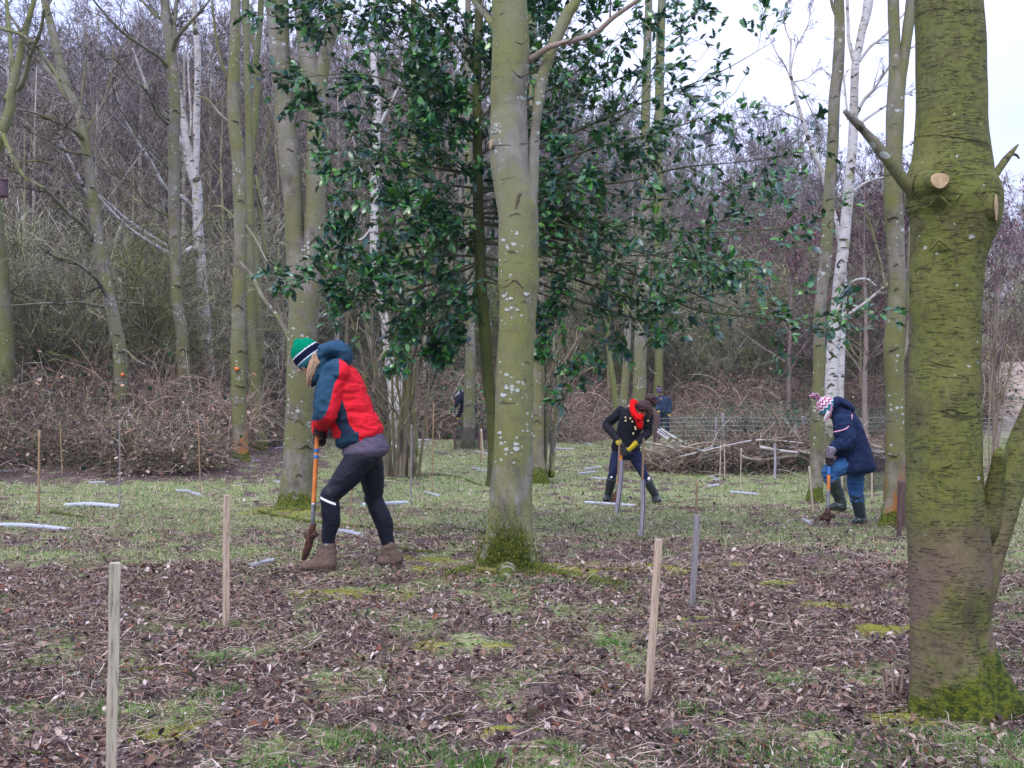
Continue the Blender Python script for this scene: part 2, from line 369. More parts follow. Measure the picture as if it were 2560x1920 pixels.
def ground_cover():
    rg = np.random.default_rng(11)
    mb = MB()
    temps = [strip_leaf([(0, .0), (.25, .16), (.55, .22), (.8, .13), (1, 0)], .35, .5),
             strip_leaf([(0, .02), (.15, .2), (.3, .1), (.45, .3), (.6, .14), (.75, .26), (.9, .1), (1, 0)], -.3, .6, .05),
             strip_leaf([(0, .0), (.3, .28), (.6, .3), (1, 0)], .5, .8, .08),
             strip_leaf([(0, .03), (.5, .10), (1, .02)], .6, .9)]
    for (n, y0, y1, s0, s1) in ((135000, 2.6, 8.5, .009, .044), (64000, 8.5, 16, .015, .050), (30000, 16, 40, .03, .07)):
        for T, Fc in temps:
            k = n // 4 if T is not temps[3][0] else n // 2
            x, y = zone_points(k, y0, y1, rg=rg); g, m = masks(x, y)
            keep = rg.random(k) > np.clip(g * .85 + m * .55 - .12 * (y > 10), 0, .9); x, y = x[keep], y[keep]; k = len(x)
            rt = rots(rg.random(k) * 6.283, rg.normal(0, .26, k), rg.normal(0, .4, k))
            cl = PAL[rg.choice(len(PAL), k, p=[.18, .19, .15, .15, .07, .10, .07, .09])] * (.7 + .6 * rg.random((k, 1)))
            s = s0 + (s1 - s0) * rg.random(k) ** 2.6
            place_template(mb, T, Fc, np.stack([x, y, gz(x, y) + .008 + .02 * rg.random(k)], -1), rt, s, cl)
    o = setting("leaf_litter", mb, M_LEAF, 'stuff', label="brown dead leaves covering the woodland floor")
    # twig chips
    mb = MB()
    for (n, y0, y1, L, r) in ((85000, 2.6, 9, (.015, .17), (.0008, .0022)), (24000, 9, 18, (.03, .3), (.0015, .003)), (9000, 18, 40, (.1, .5), (.003, .006))):
        x, y = zone_points(n, y0, y1, rg=rg); g, m = masks(x, y); keep = rg.random(n) > g * .6; x, y = x[keep], y[keep]; n = len(x)
        p0 = np.stack([x, y, gz(x, y) + .006 + .02 * rg.random(n)], -1); az = rg.random(n) * 6.283; d = np.stack([np.cos(az), np.sin(az), rg.normal(0, .12, n)], -1)
        ll = L[0] + (L[1] - L[0]) * rg.random(n) ** 2.5; b = rg.normal(0, .12, (n, 3)) * ll[:, None]
        PP = np.stack([p0, p0 + d * ll[:, None] * .5 + b, p0 + d * ll[:, None]], 1)
        rr = (r[0] + (r[1] - r[0]) * rg.random(n))[:, None] * np.array([[1, .9, .6]])
        cl = np.array([(.32, .23, .17), (.09, .06, .055), (.52, .43, .35), (.19, .15, .09)])[rg.integers(0, 4, n)] * (.7 + .6 * rg.random((n, 1)))
        tubes(mb, PP, rr, 3, cl)
    setting("twig_litter", mb, M_TWIG, 'stuff', label="small broken twigs strewn over the leaf litter")
    # grass
    mb = MB(); T = np.array([(0, -.5, 0), (0, .5, 0), (.45, -.35, .5), (.45, .35, .5), (1, 0, .8)], float); Fc = np.array([(0, 1, 3, 2), (2, 3, 4, 4)])
    def blades(x, y, h0, h1, w, cols, lean=.6):
        n = len(x); az = rg.random(n) * 6.283; h = h0 + (h1 - h0) * rg.random(n); ln = lean * rg.random(n)
        ca, sa = np.cos(az), np.sin(az); t = T[None]
        lx = t[..., 0] * (h * ln)[:, None]; ly = t[..., 1] * w[:, None]; lz = t[..., 2] * h[:, None] * 1.2
        v = np.stack([ca[:, None] * lx - sa[:, None] * ly, sa[:, None] * lx + ca[:, None] * ly, lz], -1) + np.stack([x, y, gz(x, y) - .004], -1)[:, None]
        f = (np.arange(n)[:, None, None] * 5 + Fc[None]).reshape(-1, 4); mb.add(v.reshape(-1, 3), f, np.repeat(cols, 5, axis=0))
    GP = np.array([(.055, .19, .022), (.11, .26, .035), (.05, .14, .03), (.30, .33, .12), (.60, .54, .36), (.44, .36, .24)])
    for (n, y0, y1, h0, h1, w0, pr) in ((190000, 2.6, 8.5, .010, .045, .0022, [.3, .28, .16, .12, .08, .06]), (190000, 8.5, 16, .015, .065, .0038, [.14, .18, .10, .20, .22, .16]), (130000, 16, 38, .02, .09, .008, [.12, .16, .10, .22, .24, .16])):
        x, y = zone_points(n, y0, y1, rg=rg); g, m = masks(x, y); keep = rg.random(n) < np.clip((g - .22) * 1.7, .05, 1); x, y = x[keep], y[keep]; k = len(x)
        blades(x, y, h0, h1, np.full(k, w0) * (.6 + .8 * rg.random(k)), GP[rg.choice(6, k, p=pr)] * (.75 + .5 * rg.random((k, 1))), 1.2)
    # lush near tufts
    cen = [(-.28, 3.93, .16), (-.1, 3.98, .12), (1.05, 3.95, .25), (1.35, 4.15, .3), (1.6, 3.9, .3), (.8, 4.15, .2), (1.15, 4.55, .08), (1.5, 4.35, .12), (.62, 4.35, .05), (-.75, 3.95, .10), (-.55, 4.25, .12), (-1.2, 4.9, .12), (-1.6, 4.7, .2),
           (1.78, 4.25, .2), (-1.35, 5.5, .15), (-.35, 4.1, .2), (.15, 4.15, .08), (1.9, 4.9, .2), (2.2, 5.6, .3), (.68, 4.7, .06), (-.8, 6.6, .1), (.3, 3.75, .2), (-1.45, 3.7, .12), (1.2, 5.2, .08), (.5, 5.9, .1), (-.1, 7.6, .2), (.25, 7.5, .15)]
    for cx, cy_, r_ in cen:
        n = int(1500 * min(r_, .2) / .15 * .42); x = cx + rg.normal(0, r_ * .55, n); y = cy_ + rg.normal(0, r_ * .4, n)
        blades(x, y, .012, .062, np.full(n, .0026), GP[rg.choice(6, n, p=[.42, .3, .12, .06, .06, .04])] * (.8 + .5 * rg.random((n, 1))), 1.0)
    # dry stalks
    n = 1300; x, y = zone_points(n, 3, 14, rg=rg); blades(x, y, .05, .16, np.full(n, .0022), np.array([(.38, .32, .22)]) * (.7 + .5 * rg.random((n, 1))), .9)
    setting("grass", mb, M_GRASS, 'stuff', label="short green and straw coloured grass between the leaves")
ground_cover()

# ------------------------------------------------------------------ scatter for what nobody could count
def scatter(name, meshes, pos, rotz, scl, idx, label):
    c = bpy.data.collections.new(name + "_sources")
    for i, me in enumerate(meshes):
        o = bpy.data.objects.new("%s_source_%02d" % (name, i), me); c.objects.link(o)
    n = len(pos); me = bpy.data.meshes.new(name); me.vertices.add(n); me.vertices.foreach_set("co", np.asarray(pos, np.float32).ravel())
    a = me.attributes.new("rot", 'FLOAT_VECTOR', 'POINT'); rv = np.zeros((n, 3), np.float32); rv[:, 2] = rotz; rv[:, 0] = rng.normal(0, .05, n); a.data.foreach_set("vector", rv.ravel())
    a = me.attributes.new("scl", 'FLOAT_VECTOR', 'POINT'); a.data.foreach_set("vector", np.asarray(scl, np.float32).ravel())
    a = me.attributes.new("vidx", 'INT', 'POINT'); a.data.foreach_set("value", np.asarray(idx, np.int32))
    ob = link(name, me); tag(ob, label, None, None, 'stuff')
    ng = bpy.data.node_groups.new(name, 'GeometryNodeTree')
    ng.interface.new_socket("Geometry", in_out='INPUT', socket_type='NodeSocketGeometry'); ng.interface.new_socket("Geometry", in_out='OUTPUT', socket_type='NodeSocketGeometry')
    N = ng.nodes.new; gi = N("NodeGroupInput"); go = N("NodeGroupOutput"); ip = N("GeometryNodeInstanceOnPoints"); ci = N("GeometryNodeCollectionInfo")
    ci.inputs[0].default_value = c; ci.inputs[1].default_value = True; ci.inputs[2].default_value = True
    def na(nm, ty):
        q = N("GeometryNodeInputNamedAttribute"); q.data_type = ty; q.inputs[0].default_value = nm; return q.outputs[0]
    e2r = N("FunctionNodeEulerToRotation"); L = ng.links.new
    L(na("rot", 'FLOAT_VECTOR'), e2r.inputs[0]); L(gi.outputs[0], ip.inputs["Points"]); L(ci.outputs[0], ip.inputs["Instance"]); ip.inputs["Pick Instance"].default_value = True
    L(na("vidx", 'INT'), ip.inputs["Instance Index"]); L(e2r.outputs[0], ip.inputs["Rotation"]); L(na("scl", 'FLOAT_VECTOR'), ip.inputs["Scale"]); L(ip.outputs[0], go.inputs[0])
    ob.modifiers.new("scatter", 'NODES').node_group = ng
    return ob

# ------------------------------------------------------------------ bare trees
def tone(rg, base, m, v=.5):
    k = rg.choice([.22, .6, 1.0, 1.55], m, p=[.30, .28, .28, .14])[:, None] if m > 60 else 1.0  # near-black share of twigs imitates, in colour, the shaded gaps between branches
    return np.clip(np.array(base)[None] * (1 - v / 2 + v * rg.random((m, 1))) * k, 0, .8)
def bare_tree(seed, H=13, r=.13, lean=.05, base=(.20, .17, .12), twig=(.15, .11, .10), n1=26, a1=(.5, 1.0), t0=.25, up=.03, fine=1.0, k=(7, 6, 3), gnarl=.02, leaf=None):
    rg = np.random.default_rng(seed); n = 12
    z = np.linspace(0, H, n); p = np.stack([np.cumsum(rg.normal(0, lean, n)) * .6, np.cumsum(rg.normal(0, lean, n)) * .6, z], -1); p[0] = 0; p[:, 2] -= .1
    rad = r * (1 - z / H) ** .8 + .01; rad[0] *= 1.35
    Pt, Rt = p[None], rad[None]
    tk = MB(); tubes(tk, Pt, Rt, 9, tone(rg, base, 1, .2))
    cr = MB()
    P1, R1 = level(Pt, Rt, n1, t0, .97, a1, .40, .42, 7, .10, (0, 0, up * 2), rg); tubes(cr, P1, R1, 5, tone(rg, base, len(P1), .3))
    P2, R2 = level(P1, R1, k[0], .12, .98, (.45, .95), .48, .5, 6, .13, (0, 0, up), rg); tubes(cr, P2, np.maximum(R2, .006 * fine), 3, tone(rg, twig, len(P2)))
    P3, R3 = level(P2, R2, k[1], .1, 1, (.4, .9), .50, .5, 4, .15, (0, 0, up), rg); tubes(cr, P3, np.maximum(R3, .0045 * fine), 3, tone(rg, twig, len(P3)))
    P4, R4 = level(P3, R3, k[2], .2, 1, (.3, .9), .55, .6, 3, .15, (0, 0, up), rg); tubes(cr, P4, np.maximum(R4, .0035 * fine), 3, tone(rg, twig, len(P4)))
    if leaf is not None:
        T, Fc = strip_leaf([(0, .1), (.5, .32), (1, .1)], .3, .4); q = P4[:, -1]; q = q[rg.random(len(q)) < leaf[0]]; m = len(q)
        place_template(cr, T, Fc, q, rots(rg.random(m) * 6.28, 1.2 + rg.normal(0, .3, m), rg.normal(0, .5, m)), leaf[1] * (.6 + .8 * rg.random(m)), np.array(leaf[2])[None] * (.6 + .8 * rg.random((m, 1))))
    return tk, cr
def shrub(seed, H=4.5, stems=11, base=(.22, .185, .12), twig=(.24, .195, .14), spread=.55, k=(9, 6, 4), r=.02, curve=-.03):
    rg = np.random.default_rng(seed); n = 8; mb = MB()
    az = rg.random(stems) * 6.283; tilt = rg.random(stems) * spread; L = H * (.7 + .5 * rg.random(stems))
    d = np.stack([np.cos(az) * np.sin(tilt), np.sin(az) * np.sin(tilt), np.cos(tilt)], -1); p = np.stack([np.cos(az) * .2 * rg.random(stems), np.sin(az) * .2 * rg.random(stems), np.full(stems, -.1)], -1)
    out = np.empty((stems, n, 3))
    for i in range(n):
        out[:, i] = p; p = p + d * (L / (n - 1))[:, None]; d = unit(d + rg.normal(0, .08, d.shape) + d * np.array([1, 1, 0]) * .12)
    Rr = np.full((stems, 1), r) * np.linspace(1, .3, n)[None] * (.6 + .8 * rg.random((stems, 1))); tubes(mb, out, Rr, 4, tone(rg, base, stems, .5))
    P1, R1 = level(out, Rr, k[0], .15, 1, (.3, 1.0), .42, .6, 5, .14, (0, 0, .0), rg); tubes(mb, P1, np.maximum(R1, .006), 3, tone(rg, twig, len(P1), .7))
    P2, R2 = level(P1, R1, k[1], .1, 1, (.4, 1.1), .55, .6, 4, .18, (0, 0, curve), rg); tubes(mb, P2, np.maximum(R2, .0045), 3, tone(rg, twig, len(P2), .9))
    P3, R3 = level(P2, R2, k[2], .1, 1, (.4, 1.1), .6, .7, 3, .2, (0, 0, curve), rg); tubes(mb, P3, np.maximum(R3, .0035), 3, tone(rg, twig, len(P3), .9))
    return mb
def tangle(seed, sx=1.6, sy=1.2, sz=1.3, n=420, cols=((.19, .14, .11), (.28, .22, .17), (.10, .07, .06)), r=(.003, .008), leaves=0, lcol=((.17, .07, .045), (.22, .12, .09), (.10, .055, .045)), green=0, arch=1.0, leafsz=.06):
    rg = np.random.default_rng(seed); mb = MB(); npt = 7
    p = (rg.random((n, 3)) * 2 - 1) * np.array([sx, sy, 0]); p[:, 2] = sz * rg.random(n) ** 1.5 * .7
    az = rg.random(n) * 6.283; el = rg.uniform(-.2, 1.3, n); d = np.stack([np.cos(az) * np.cos(el), np.sin(az) * np.cos(el), np.sin(el)], -1); L = rg.uniform(.4, 1.7, n) * sz
    out = np.empty((n, npt, 3))
    for i in range(npt):
        out[:, i] = p; p = p + d * (L / (npt - 1))[:, None]; d = unit(d + rg.normal(0, .13, d.shape) + np.array([0, 0, -.22 * arch])); p[:, 2] = np.maximum(p[:, 2], .02)
    Rr = rg.uniform(r[0], r[1], (n, 1)) * np.linspace(1, .5, npt)[None]
    tubes(mb, out, Rr, 3, np.clip(np.array(cols)[rg.integers(0, len(cols), n)] * (.6 + .7 * rg.random((n, 1))) * rg.choice([.25, .7, 1.2, 1.6], n)[:, None], 0, .8))  # some stems coloured very dark to stand in for shade inside the tangle
    P1, R1 = level(out, Rr, 3, .1, 1, (.4, 1.2), .35, .7, 3, .2, (0, 0, -.02), rg); tubes(mb, P1, np.maximum(R1, .002), 3, np.clip(np.array(cols)[rg.integers(0, len(cols), len(P1))] * (.6 + .8 * rg.random((len(P1), 1))) * rg.choice([.25, .7, 1.1, 1.5], len(P1))[:, None], 0, .8))
    for cnt, pal, sz_ in ((leaves, lcol, leafsz), (green, ((.03, .12, .04), (.05, .16, .05), (.03, .09, .06)), leafsz * 1.1)):
        if cnt:
            T, Fc = strip_leaf([(0, .05), (.3, .36), (.6, .34), (1, 0)], .4, .5, .03)
            q = P1.reshape(-1, 3)[rg.integers(0, P1.shape[0] * 3, cnt)] + rg.normal(0, .02, (cnt, 3))
            place_template(mb, T, Fc, q, rots(rg.random(cnt) * 6.28, rg.normal(.2, .6, cnt), rg.normal(0, .6, cnt)), sz_ * (.5 + .9 * rg.random(cnt)), np.array(pal)[rg.integers(0, len(pal), cnt)] * (.7 + .6 * rg.random((cnt, 1))))
    return mb

def build_background():
    rg = np.random.default_rng(21)
    # far wood: one mass on the hillside
    srcs = []
    for i in range(5):
        tk, cr = bare_tree(100 + i, 13, .12, .12, (.27, .225, .20), ((.23, .175, .215), (.24, .20, .20), (.26, .245, .17), (.22, .175, .19), (.23, .23, .16))[i], 30, (.4, .95), .12, .04, 2.2, (7, 6, 3))
        m = MB(); 
        for q in (tk, cr):
            m.v += q.v; m.c += q.c; m.f += [f + m.n for f in q.f]; m.n += q.n
        srcs.append(m.mesh("bare_wood_%d" % i, M_TWIG))
    def treetop(px):
        return np.interp(px, [-400, 0, 90, 150, 330, 560, 900, 1250, 1420, 1520, 1650, 1760, 1850, 2000, 2300, 2400, 2560, 3000], [20, 10, 70, 110, 120, 95, 90, 110, 200, 290, 330, 285, 300, 330, 420, 480, 500, 480])
    pos = []; scl = []
    for (n, y0, y1, f0, f1) in ((75, 52, 66, .55, 1.0), (95, 66, 90, .6, 1.02), (130, 90, 140, .8, 1.05)):
        px = rg.uniform(-700, 3300, n); y = rg.uniform(y0, y1, n); x = (px - 1280) / F * y
        z = gz(x, y); top = CZ + (960 - treetop(px)) / F * y
        hh = (top - z) * rg.uniform(f0, f1, n)
        if y0 < 90: hh = np.where(px > 2380, 0, hh)
        if y0 < 60:
            ok = (px < 1350); hh = np.where(ok, hh, hh * .8)
        kp = hh > 1; x, y, z, hh = x[kp], y[kp], z[kp], np.clip(hh[kp], 3, 26)
        s = hh / 13.0; pos.append(np.stack([x, y, z], -1)); scl.append(np.stack([s ** .7 * 1.05, s ** .7 * 1.05, s], -1))
    pos = np.vstack(pos); scl = np.vstack(scl); n = len(pos)
    scatter("distant_woodland", srcs, pos, rg.random(n) * 6.28, scl, rg.integers(0, 5, n), "purple brown bare winter wood filling the hillside behind")
    # thicket of shrubs
    sh = [shrub(200 + i, 4.6, (10, 12, 9, 11, 12)[i], twig=((.37, .37, .19), (.27, .32, .11), (.42, .39, .28), (.29, .26, .17), (.48, .47, .33))[i]).mesh("thicket_shrub_%d" % i, M_TWIG) for i in range(5)]
    pos = []; scl = []
    for (n, x0, x1, y0, y1, s0, s1) in ((46, -700, 480, 29, 36, .75, 1.15), (60, -800, 760, 36, 46, .9, 1.4), (70, 600, 1500, 46, 58, .8, 1.5), (90, 1400, 2400, 45, 60, .75, 1.35), (34, 2380, 3300, 68, 84, .7, 1.2), (60, -900, 2300, 58, 70, 1.0, 1.9)):
        px = rg.uniform(x0, x1, n); y = rg.uniform(y0, y1, n); x = (px - 1280) / F * y; pos.append(np.stack([x, y, gz(x, y)], -1)); s = rg.uniform(s0, s1, n)
        scl.append(np.stack([s, s, s * rg.uniform(.85, 1.15, n)], -1))
    pos = np.vstack(pos); scl = np.vstack(scl); n = len(pos)
    scatter("thicket", sh, pos, rg.random(n) * 6.28, scl, rg.integers(0, 5, n), "tangled leafless thicket of pale twigs behind the clearing")
    # low undergrowth at the foot of the bank
    tg = [tangle(300 + i, leaves=(120, 260, 60, 0)[i], green=(0, 80, 1500, 80)[i], leafsz=.09, r=(.004, .01), cols=((.38, .26, .19), (.52, .41, .31), (.17, .12, .10)), lcol=((.34, .15, .09), (.42, .26, .18), (.20, .11, .09))).mesh("undergrowth_%d" % i, M_TWIG) for i in range(4)]
    pos = []; scl = []; ix = []
    for (n, x0, x1, y0, y1, s0, s1, pr) in ((130, 450, 1560, 41, 52, .7, 1.2, (.25, .2, .3, .25)), (150, 1500, 2380, 43, 56, .6, 1.15, (.38, .22, .25, .15)), (170, 1680, 2280, 37.8, 43, .4, .62, (.05, .05, .8, .1)), (150, -700, 500, 28, 40, .6, 1.1, (.3, .45, .05, .2)), (30, 2400, 3200, 62, 70, .4, .8, (.6, .3, 0, .1)), (26, 1150, 1500, 37, 42, .3, .6, (.3, .2, .3, .2))):
        px = rg.uniform(x0, x1, n); y = rg.uniform(y0, y1, n); ok = ~((px > 1560) & (px < 1760) & (y < 47)) & ~((px > 1050) & (px < 1330) & (y < 40)); px, y = px[ok], y[ok]; n = len(px); x = (px - 1280) / F * y; pos.append(np.stack([x, y, gz(x, y)], -1)); s = rg.uniform(s0, s1, n)
        scl.append(np.stack([s, s, s], -1)); ix.append(rg.choice(4, n, p=pr))
    pos = np.vstack(pos); scl = np.vstack(scl); n = len(pos)
    scatter("undergrowth", tg, pos, rg.random(n) * 6.28, scl, np.concatenate(ix), "brown bracken, ivy and bramble at the foot of the thicket")
    # brambles on the left, with dead leaves
    br = [tangle(400 + i, 1.0, .8, .75, 380, leaves=300, green=22, leafsz=.075, r=(.003, .007), cols=((.24, .17, .13), (.42, .35, .29), (.09, .07, .05), (.30, .28, .14)), lcol=((.24, .11, .07), (.33, .20, .14), (.17, .11, .09), (.45, .35, .28))).mesh("bramble_%d" % i, M_TWIG) for i in range(4)]
    pos = []; scl = []
    for (n, x0, x1, y0, y1, s0, s1) in ((55, -500, 470, 22.5, 25, .65, 1.0), (60, -600, 480, 25, 30, 1.0, 1.5), (8, 470, 700, 30, 33, .5, .8)):
        px = rg.uniform(x0, x1, n); y = rg.uniform(y0, y1, n); x = (px - 1280) / F * y; pos.append(np.stack([x, y, gz(x, y)], -1)); s = rg.uniform(s0, s1, n); scl.append(np.stack([s, s, s * .9], -1))
    pos = np.vstack(pos); scl = np.vstack(scl); n = len(pos)
    scatter("brambles", br, pos, rg.random(n) * 6.28, scl, rg.integers(0, 4, n), "reddish brown bramble bank with dead leaves at left")
    # single bare trees that stand out of the thicket
    kinds = [("thicket_tree", dict(H=10, r=.09, base=(.28, .25, .15), twig=(.33, .27, .19), t0=.2, fine=1.3, n1=22), "thin olive barked bare tree rising out of the thicket", "olive bare trees in the thicket"),
             ("grey_tree", dict(H=12, r=.11, base=(.42, .38, .32), twig=(.30, .25, .23), t0=.35, fine=1.3, n1=24), "grey barked bare tree standing deep in the wood", "grey bare trees in the wood"),
             ("leaf_holding_tree", dict(H=9, r=.09, base=(.24, .19, .17), twig=(.25, .17, .18), t0=.25, fine=1.3, n1=24, leaf=(.42, .085, (.20, .10, .11))), "bare tree still hung with shrivelled reddish brown leaves", "trees holding reddish dead leaves")]
    spots = [[(60, 38, 10), (205, 44, 11), (330, 36, 8), (560, 40, 11), (700, 42, 12), (865, 40, 9), (1010, 46, 12), (1110, 48, 10), (1420, 47, 7), (1520, 44, 5.5), (1745, 50, 6), (2010, 52, 6.5), (2150, 44, 6)],
             [(20, 46, 14), (150, 52, 15), (280, 50, 14), (390, 48, 15), (520, 55, 16), (665, 50, 16), (880, 52, 16), (985, 56, 15), (1085, 54, 15), (1200, 58, 14), (1385, 60, 11), (1580, 62, 11), (85, 42, 13), (240, 41, 14), (345, 45, 15), (455, 42, 14), (590, 44, 15), (740, 45, 14), (840, 44, 13), (925, 47, 14), (1060, 46, 12), (1150, 50, 13), (1470, 50, 8), (1690, 54, 8)],
             [(1975, 42, 8.4), (2165, 36, 8.2), (2230, 38, 9.0), (2310, 40, 8.5), (2490, 42, 8.0), (2060, 46, 7.5), (1790, 50, 8.5), (2580, 39, 8.6)]]
    for (nm, kw, lab, grp), sp in zip(kinds, spots):
        vs = []
        for v in range(2):
            tk, cr = bare_tree(500 + v + len(nm), **kw); vs.append((tk.mesh(nm + "_trunk", M_TWIG), cr.mesh(nm + "_crown", M_TWIG)))
        for i, (px, y, h) in enumerate(sp):
            x = (px - 1280) / F * y; o = thing(nm, (x, y, float(gz(x, y))), lab, "tree", grp, rg.random() * 6.28); s = h / kw["H"]; o.scale = (s ** .8, s ** .8, s)
            a, b = vs[i % 2]; link("trunk", a, o); link("crown", b, o)
build_background()

# ------------------------------------------------------------------ hand placed trees
B_GREY = bark("grey_bark", (.225, .20, .165), (.095, .085, .06), (.145, .148, .055), .7, .52, spot=16)
B_MAIN = bark("smooth_grey_bark", (.245, .23, .19), (.115, .11, .07), (.165, .175, .055), .72, .62, moss_h=.13, spot=27)
B_OLIVE = bark("olive_bark", (.19, .185, .115), (.10, .095, .055), (.14, .155, .045), .4, .7, spot=16)
B_MOSS = bark("mossy_bark", (.07, .075, .03), (.045, .042, .025), (.075, .095, .02), .0, .8, moss_h=.2)
B_CHERRY = bark("mossy_cherry_bark", (.15, .145, .05), (.065, .058, .028), (.13, .145, .028), .22, .6, cherry=True, moss_h=.27, spot=20)
B_ORANGE = bark("orange_stained_bark", (.22, .20, .145), (.11, .10, .07), (.145, .15, .045), .6, .55, spot=16, orange=True)
B_PINK = bark("pinkish_bark", (.30, .225, .18), (.20, .15, .12), (.20, .19, .09), .3, .3, moss_h=0)
B_BIRCH = birchbark("birch_bark"); B_BIRCH2 = birchbark("mossy_birch_bark", 2.2, .8)
M_CUT = plain("cut_wood", (.42, .30, .17), .8, .3, 30)
M_MARK = plain("orange_paint", (.75, .19, .045), .7, .25, 60)
def big_tube(mb, pts, rad, sides=20, nz=.03, seed=0, fluted=0, ring=.12, cap=False, colr=None, ns=1.0):
    """trunk with uneven surface; pts (k,3) rad (k)"""
    pr = np.hstack([np.asarray(pts, float), np.asarray(rad, float)[:, None]]); L = np.linalg.norm(np.diff(pr[:, :3], axis=0), axis=1).sum()
    n = int(min(420, max(8, L / (ring * float(np.max(rad)) * 2.0)))); q = spline(pr, n); p, r = q[:, :3], np.maximum(q[:, 3], .002)
    T = unit(np.gradient(p, axis=0)); ax = np.array([0, 1., 0]) if abs(T[0, 1]) < .8 else np.array([1., 0, 0])
    U = unit(np.cross(T, ax)); V = np.cross(T, U); a = np.arange(sides) / sides * 2 * math.pi
    dirs = np.cos(a)[None, :, None] * U[:, None] + np.sin(a)[None, :, None] * V[:, None]
    pos = p[:, None] + dirs * r[:, None, None]
    k = ns / np.max(rad)
    dn = np.array([[mnoise.noise(Vector((x * k * .9 + seed, y * k * .9, z * k * .45))) + .45 * mnoise.noise(Vector((x * k * 2.4 + seed, y * k * 2.4, z * k * 1.3))) for x, y, z in row] for row in pos])
    rr = r[:, None] * (1 + nz * 2 * dn)
    if fluted:
        fl = np.sin(a * 5 + seed)[None] * .6 + np.sin(a * 3 + 2 * seed)[None] * .5 + np.sin(a * 8 + seed * 3)[None] * .25
        d = (p[:, 2] - p[:, 2].min()); rr = rr * (1 + fl * (np.exp(-d / (fluted)) * .30)[:, None])
    v = p[:, None] + dirs * rr[..., None]
    i = np.arange(n - 1)[:, None] * sides; j = np.arange(sides)[None]; j2 = (j + 1) % sides
    f = np.stack([i + j, i + j2, i + sides + j2, i + sides + j], -1).reshape(-1, 4); vv = v.reshape(-1, 3)
    if cap:
        c0 = len(vv); vv = np.vstack([vv, p[:1], p[-1:]]); q1 = np.arange(sides); q2 = (q1 + 1) % sides; e = (n - 1) * sides
        f = np.vstack([f, np.stack([np.full(sides, c0), q2, q1, q1], -1), np.stack([np.full(sides, c0 + 1), e + q1, e + q2, e + q2], -1)])
    mb.add(vv, f, colr); return mb
def px_path(pts, d):
    q = np.array([P(a, b, d) for a, b, *_ in pts]); r = np.array([c * .5 / F * d for *_, c in pts]); return q, r
def px_branch(pts, d, d1=None):
    """branch that also moves in depth to d1 at its tip"""
    k = len(pts); dd = np.linspace(d, d if d1 is None else d1, k); q = np.array([P(a[0], a[1], e) for a, e in zip(pts, dd)]); r = np.array([a[2] * .5 / F * e for a, e in zip(pts, dd)]); return q, r
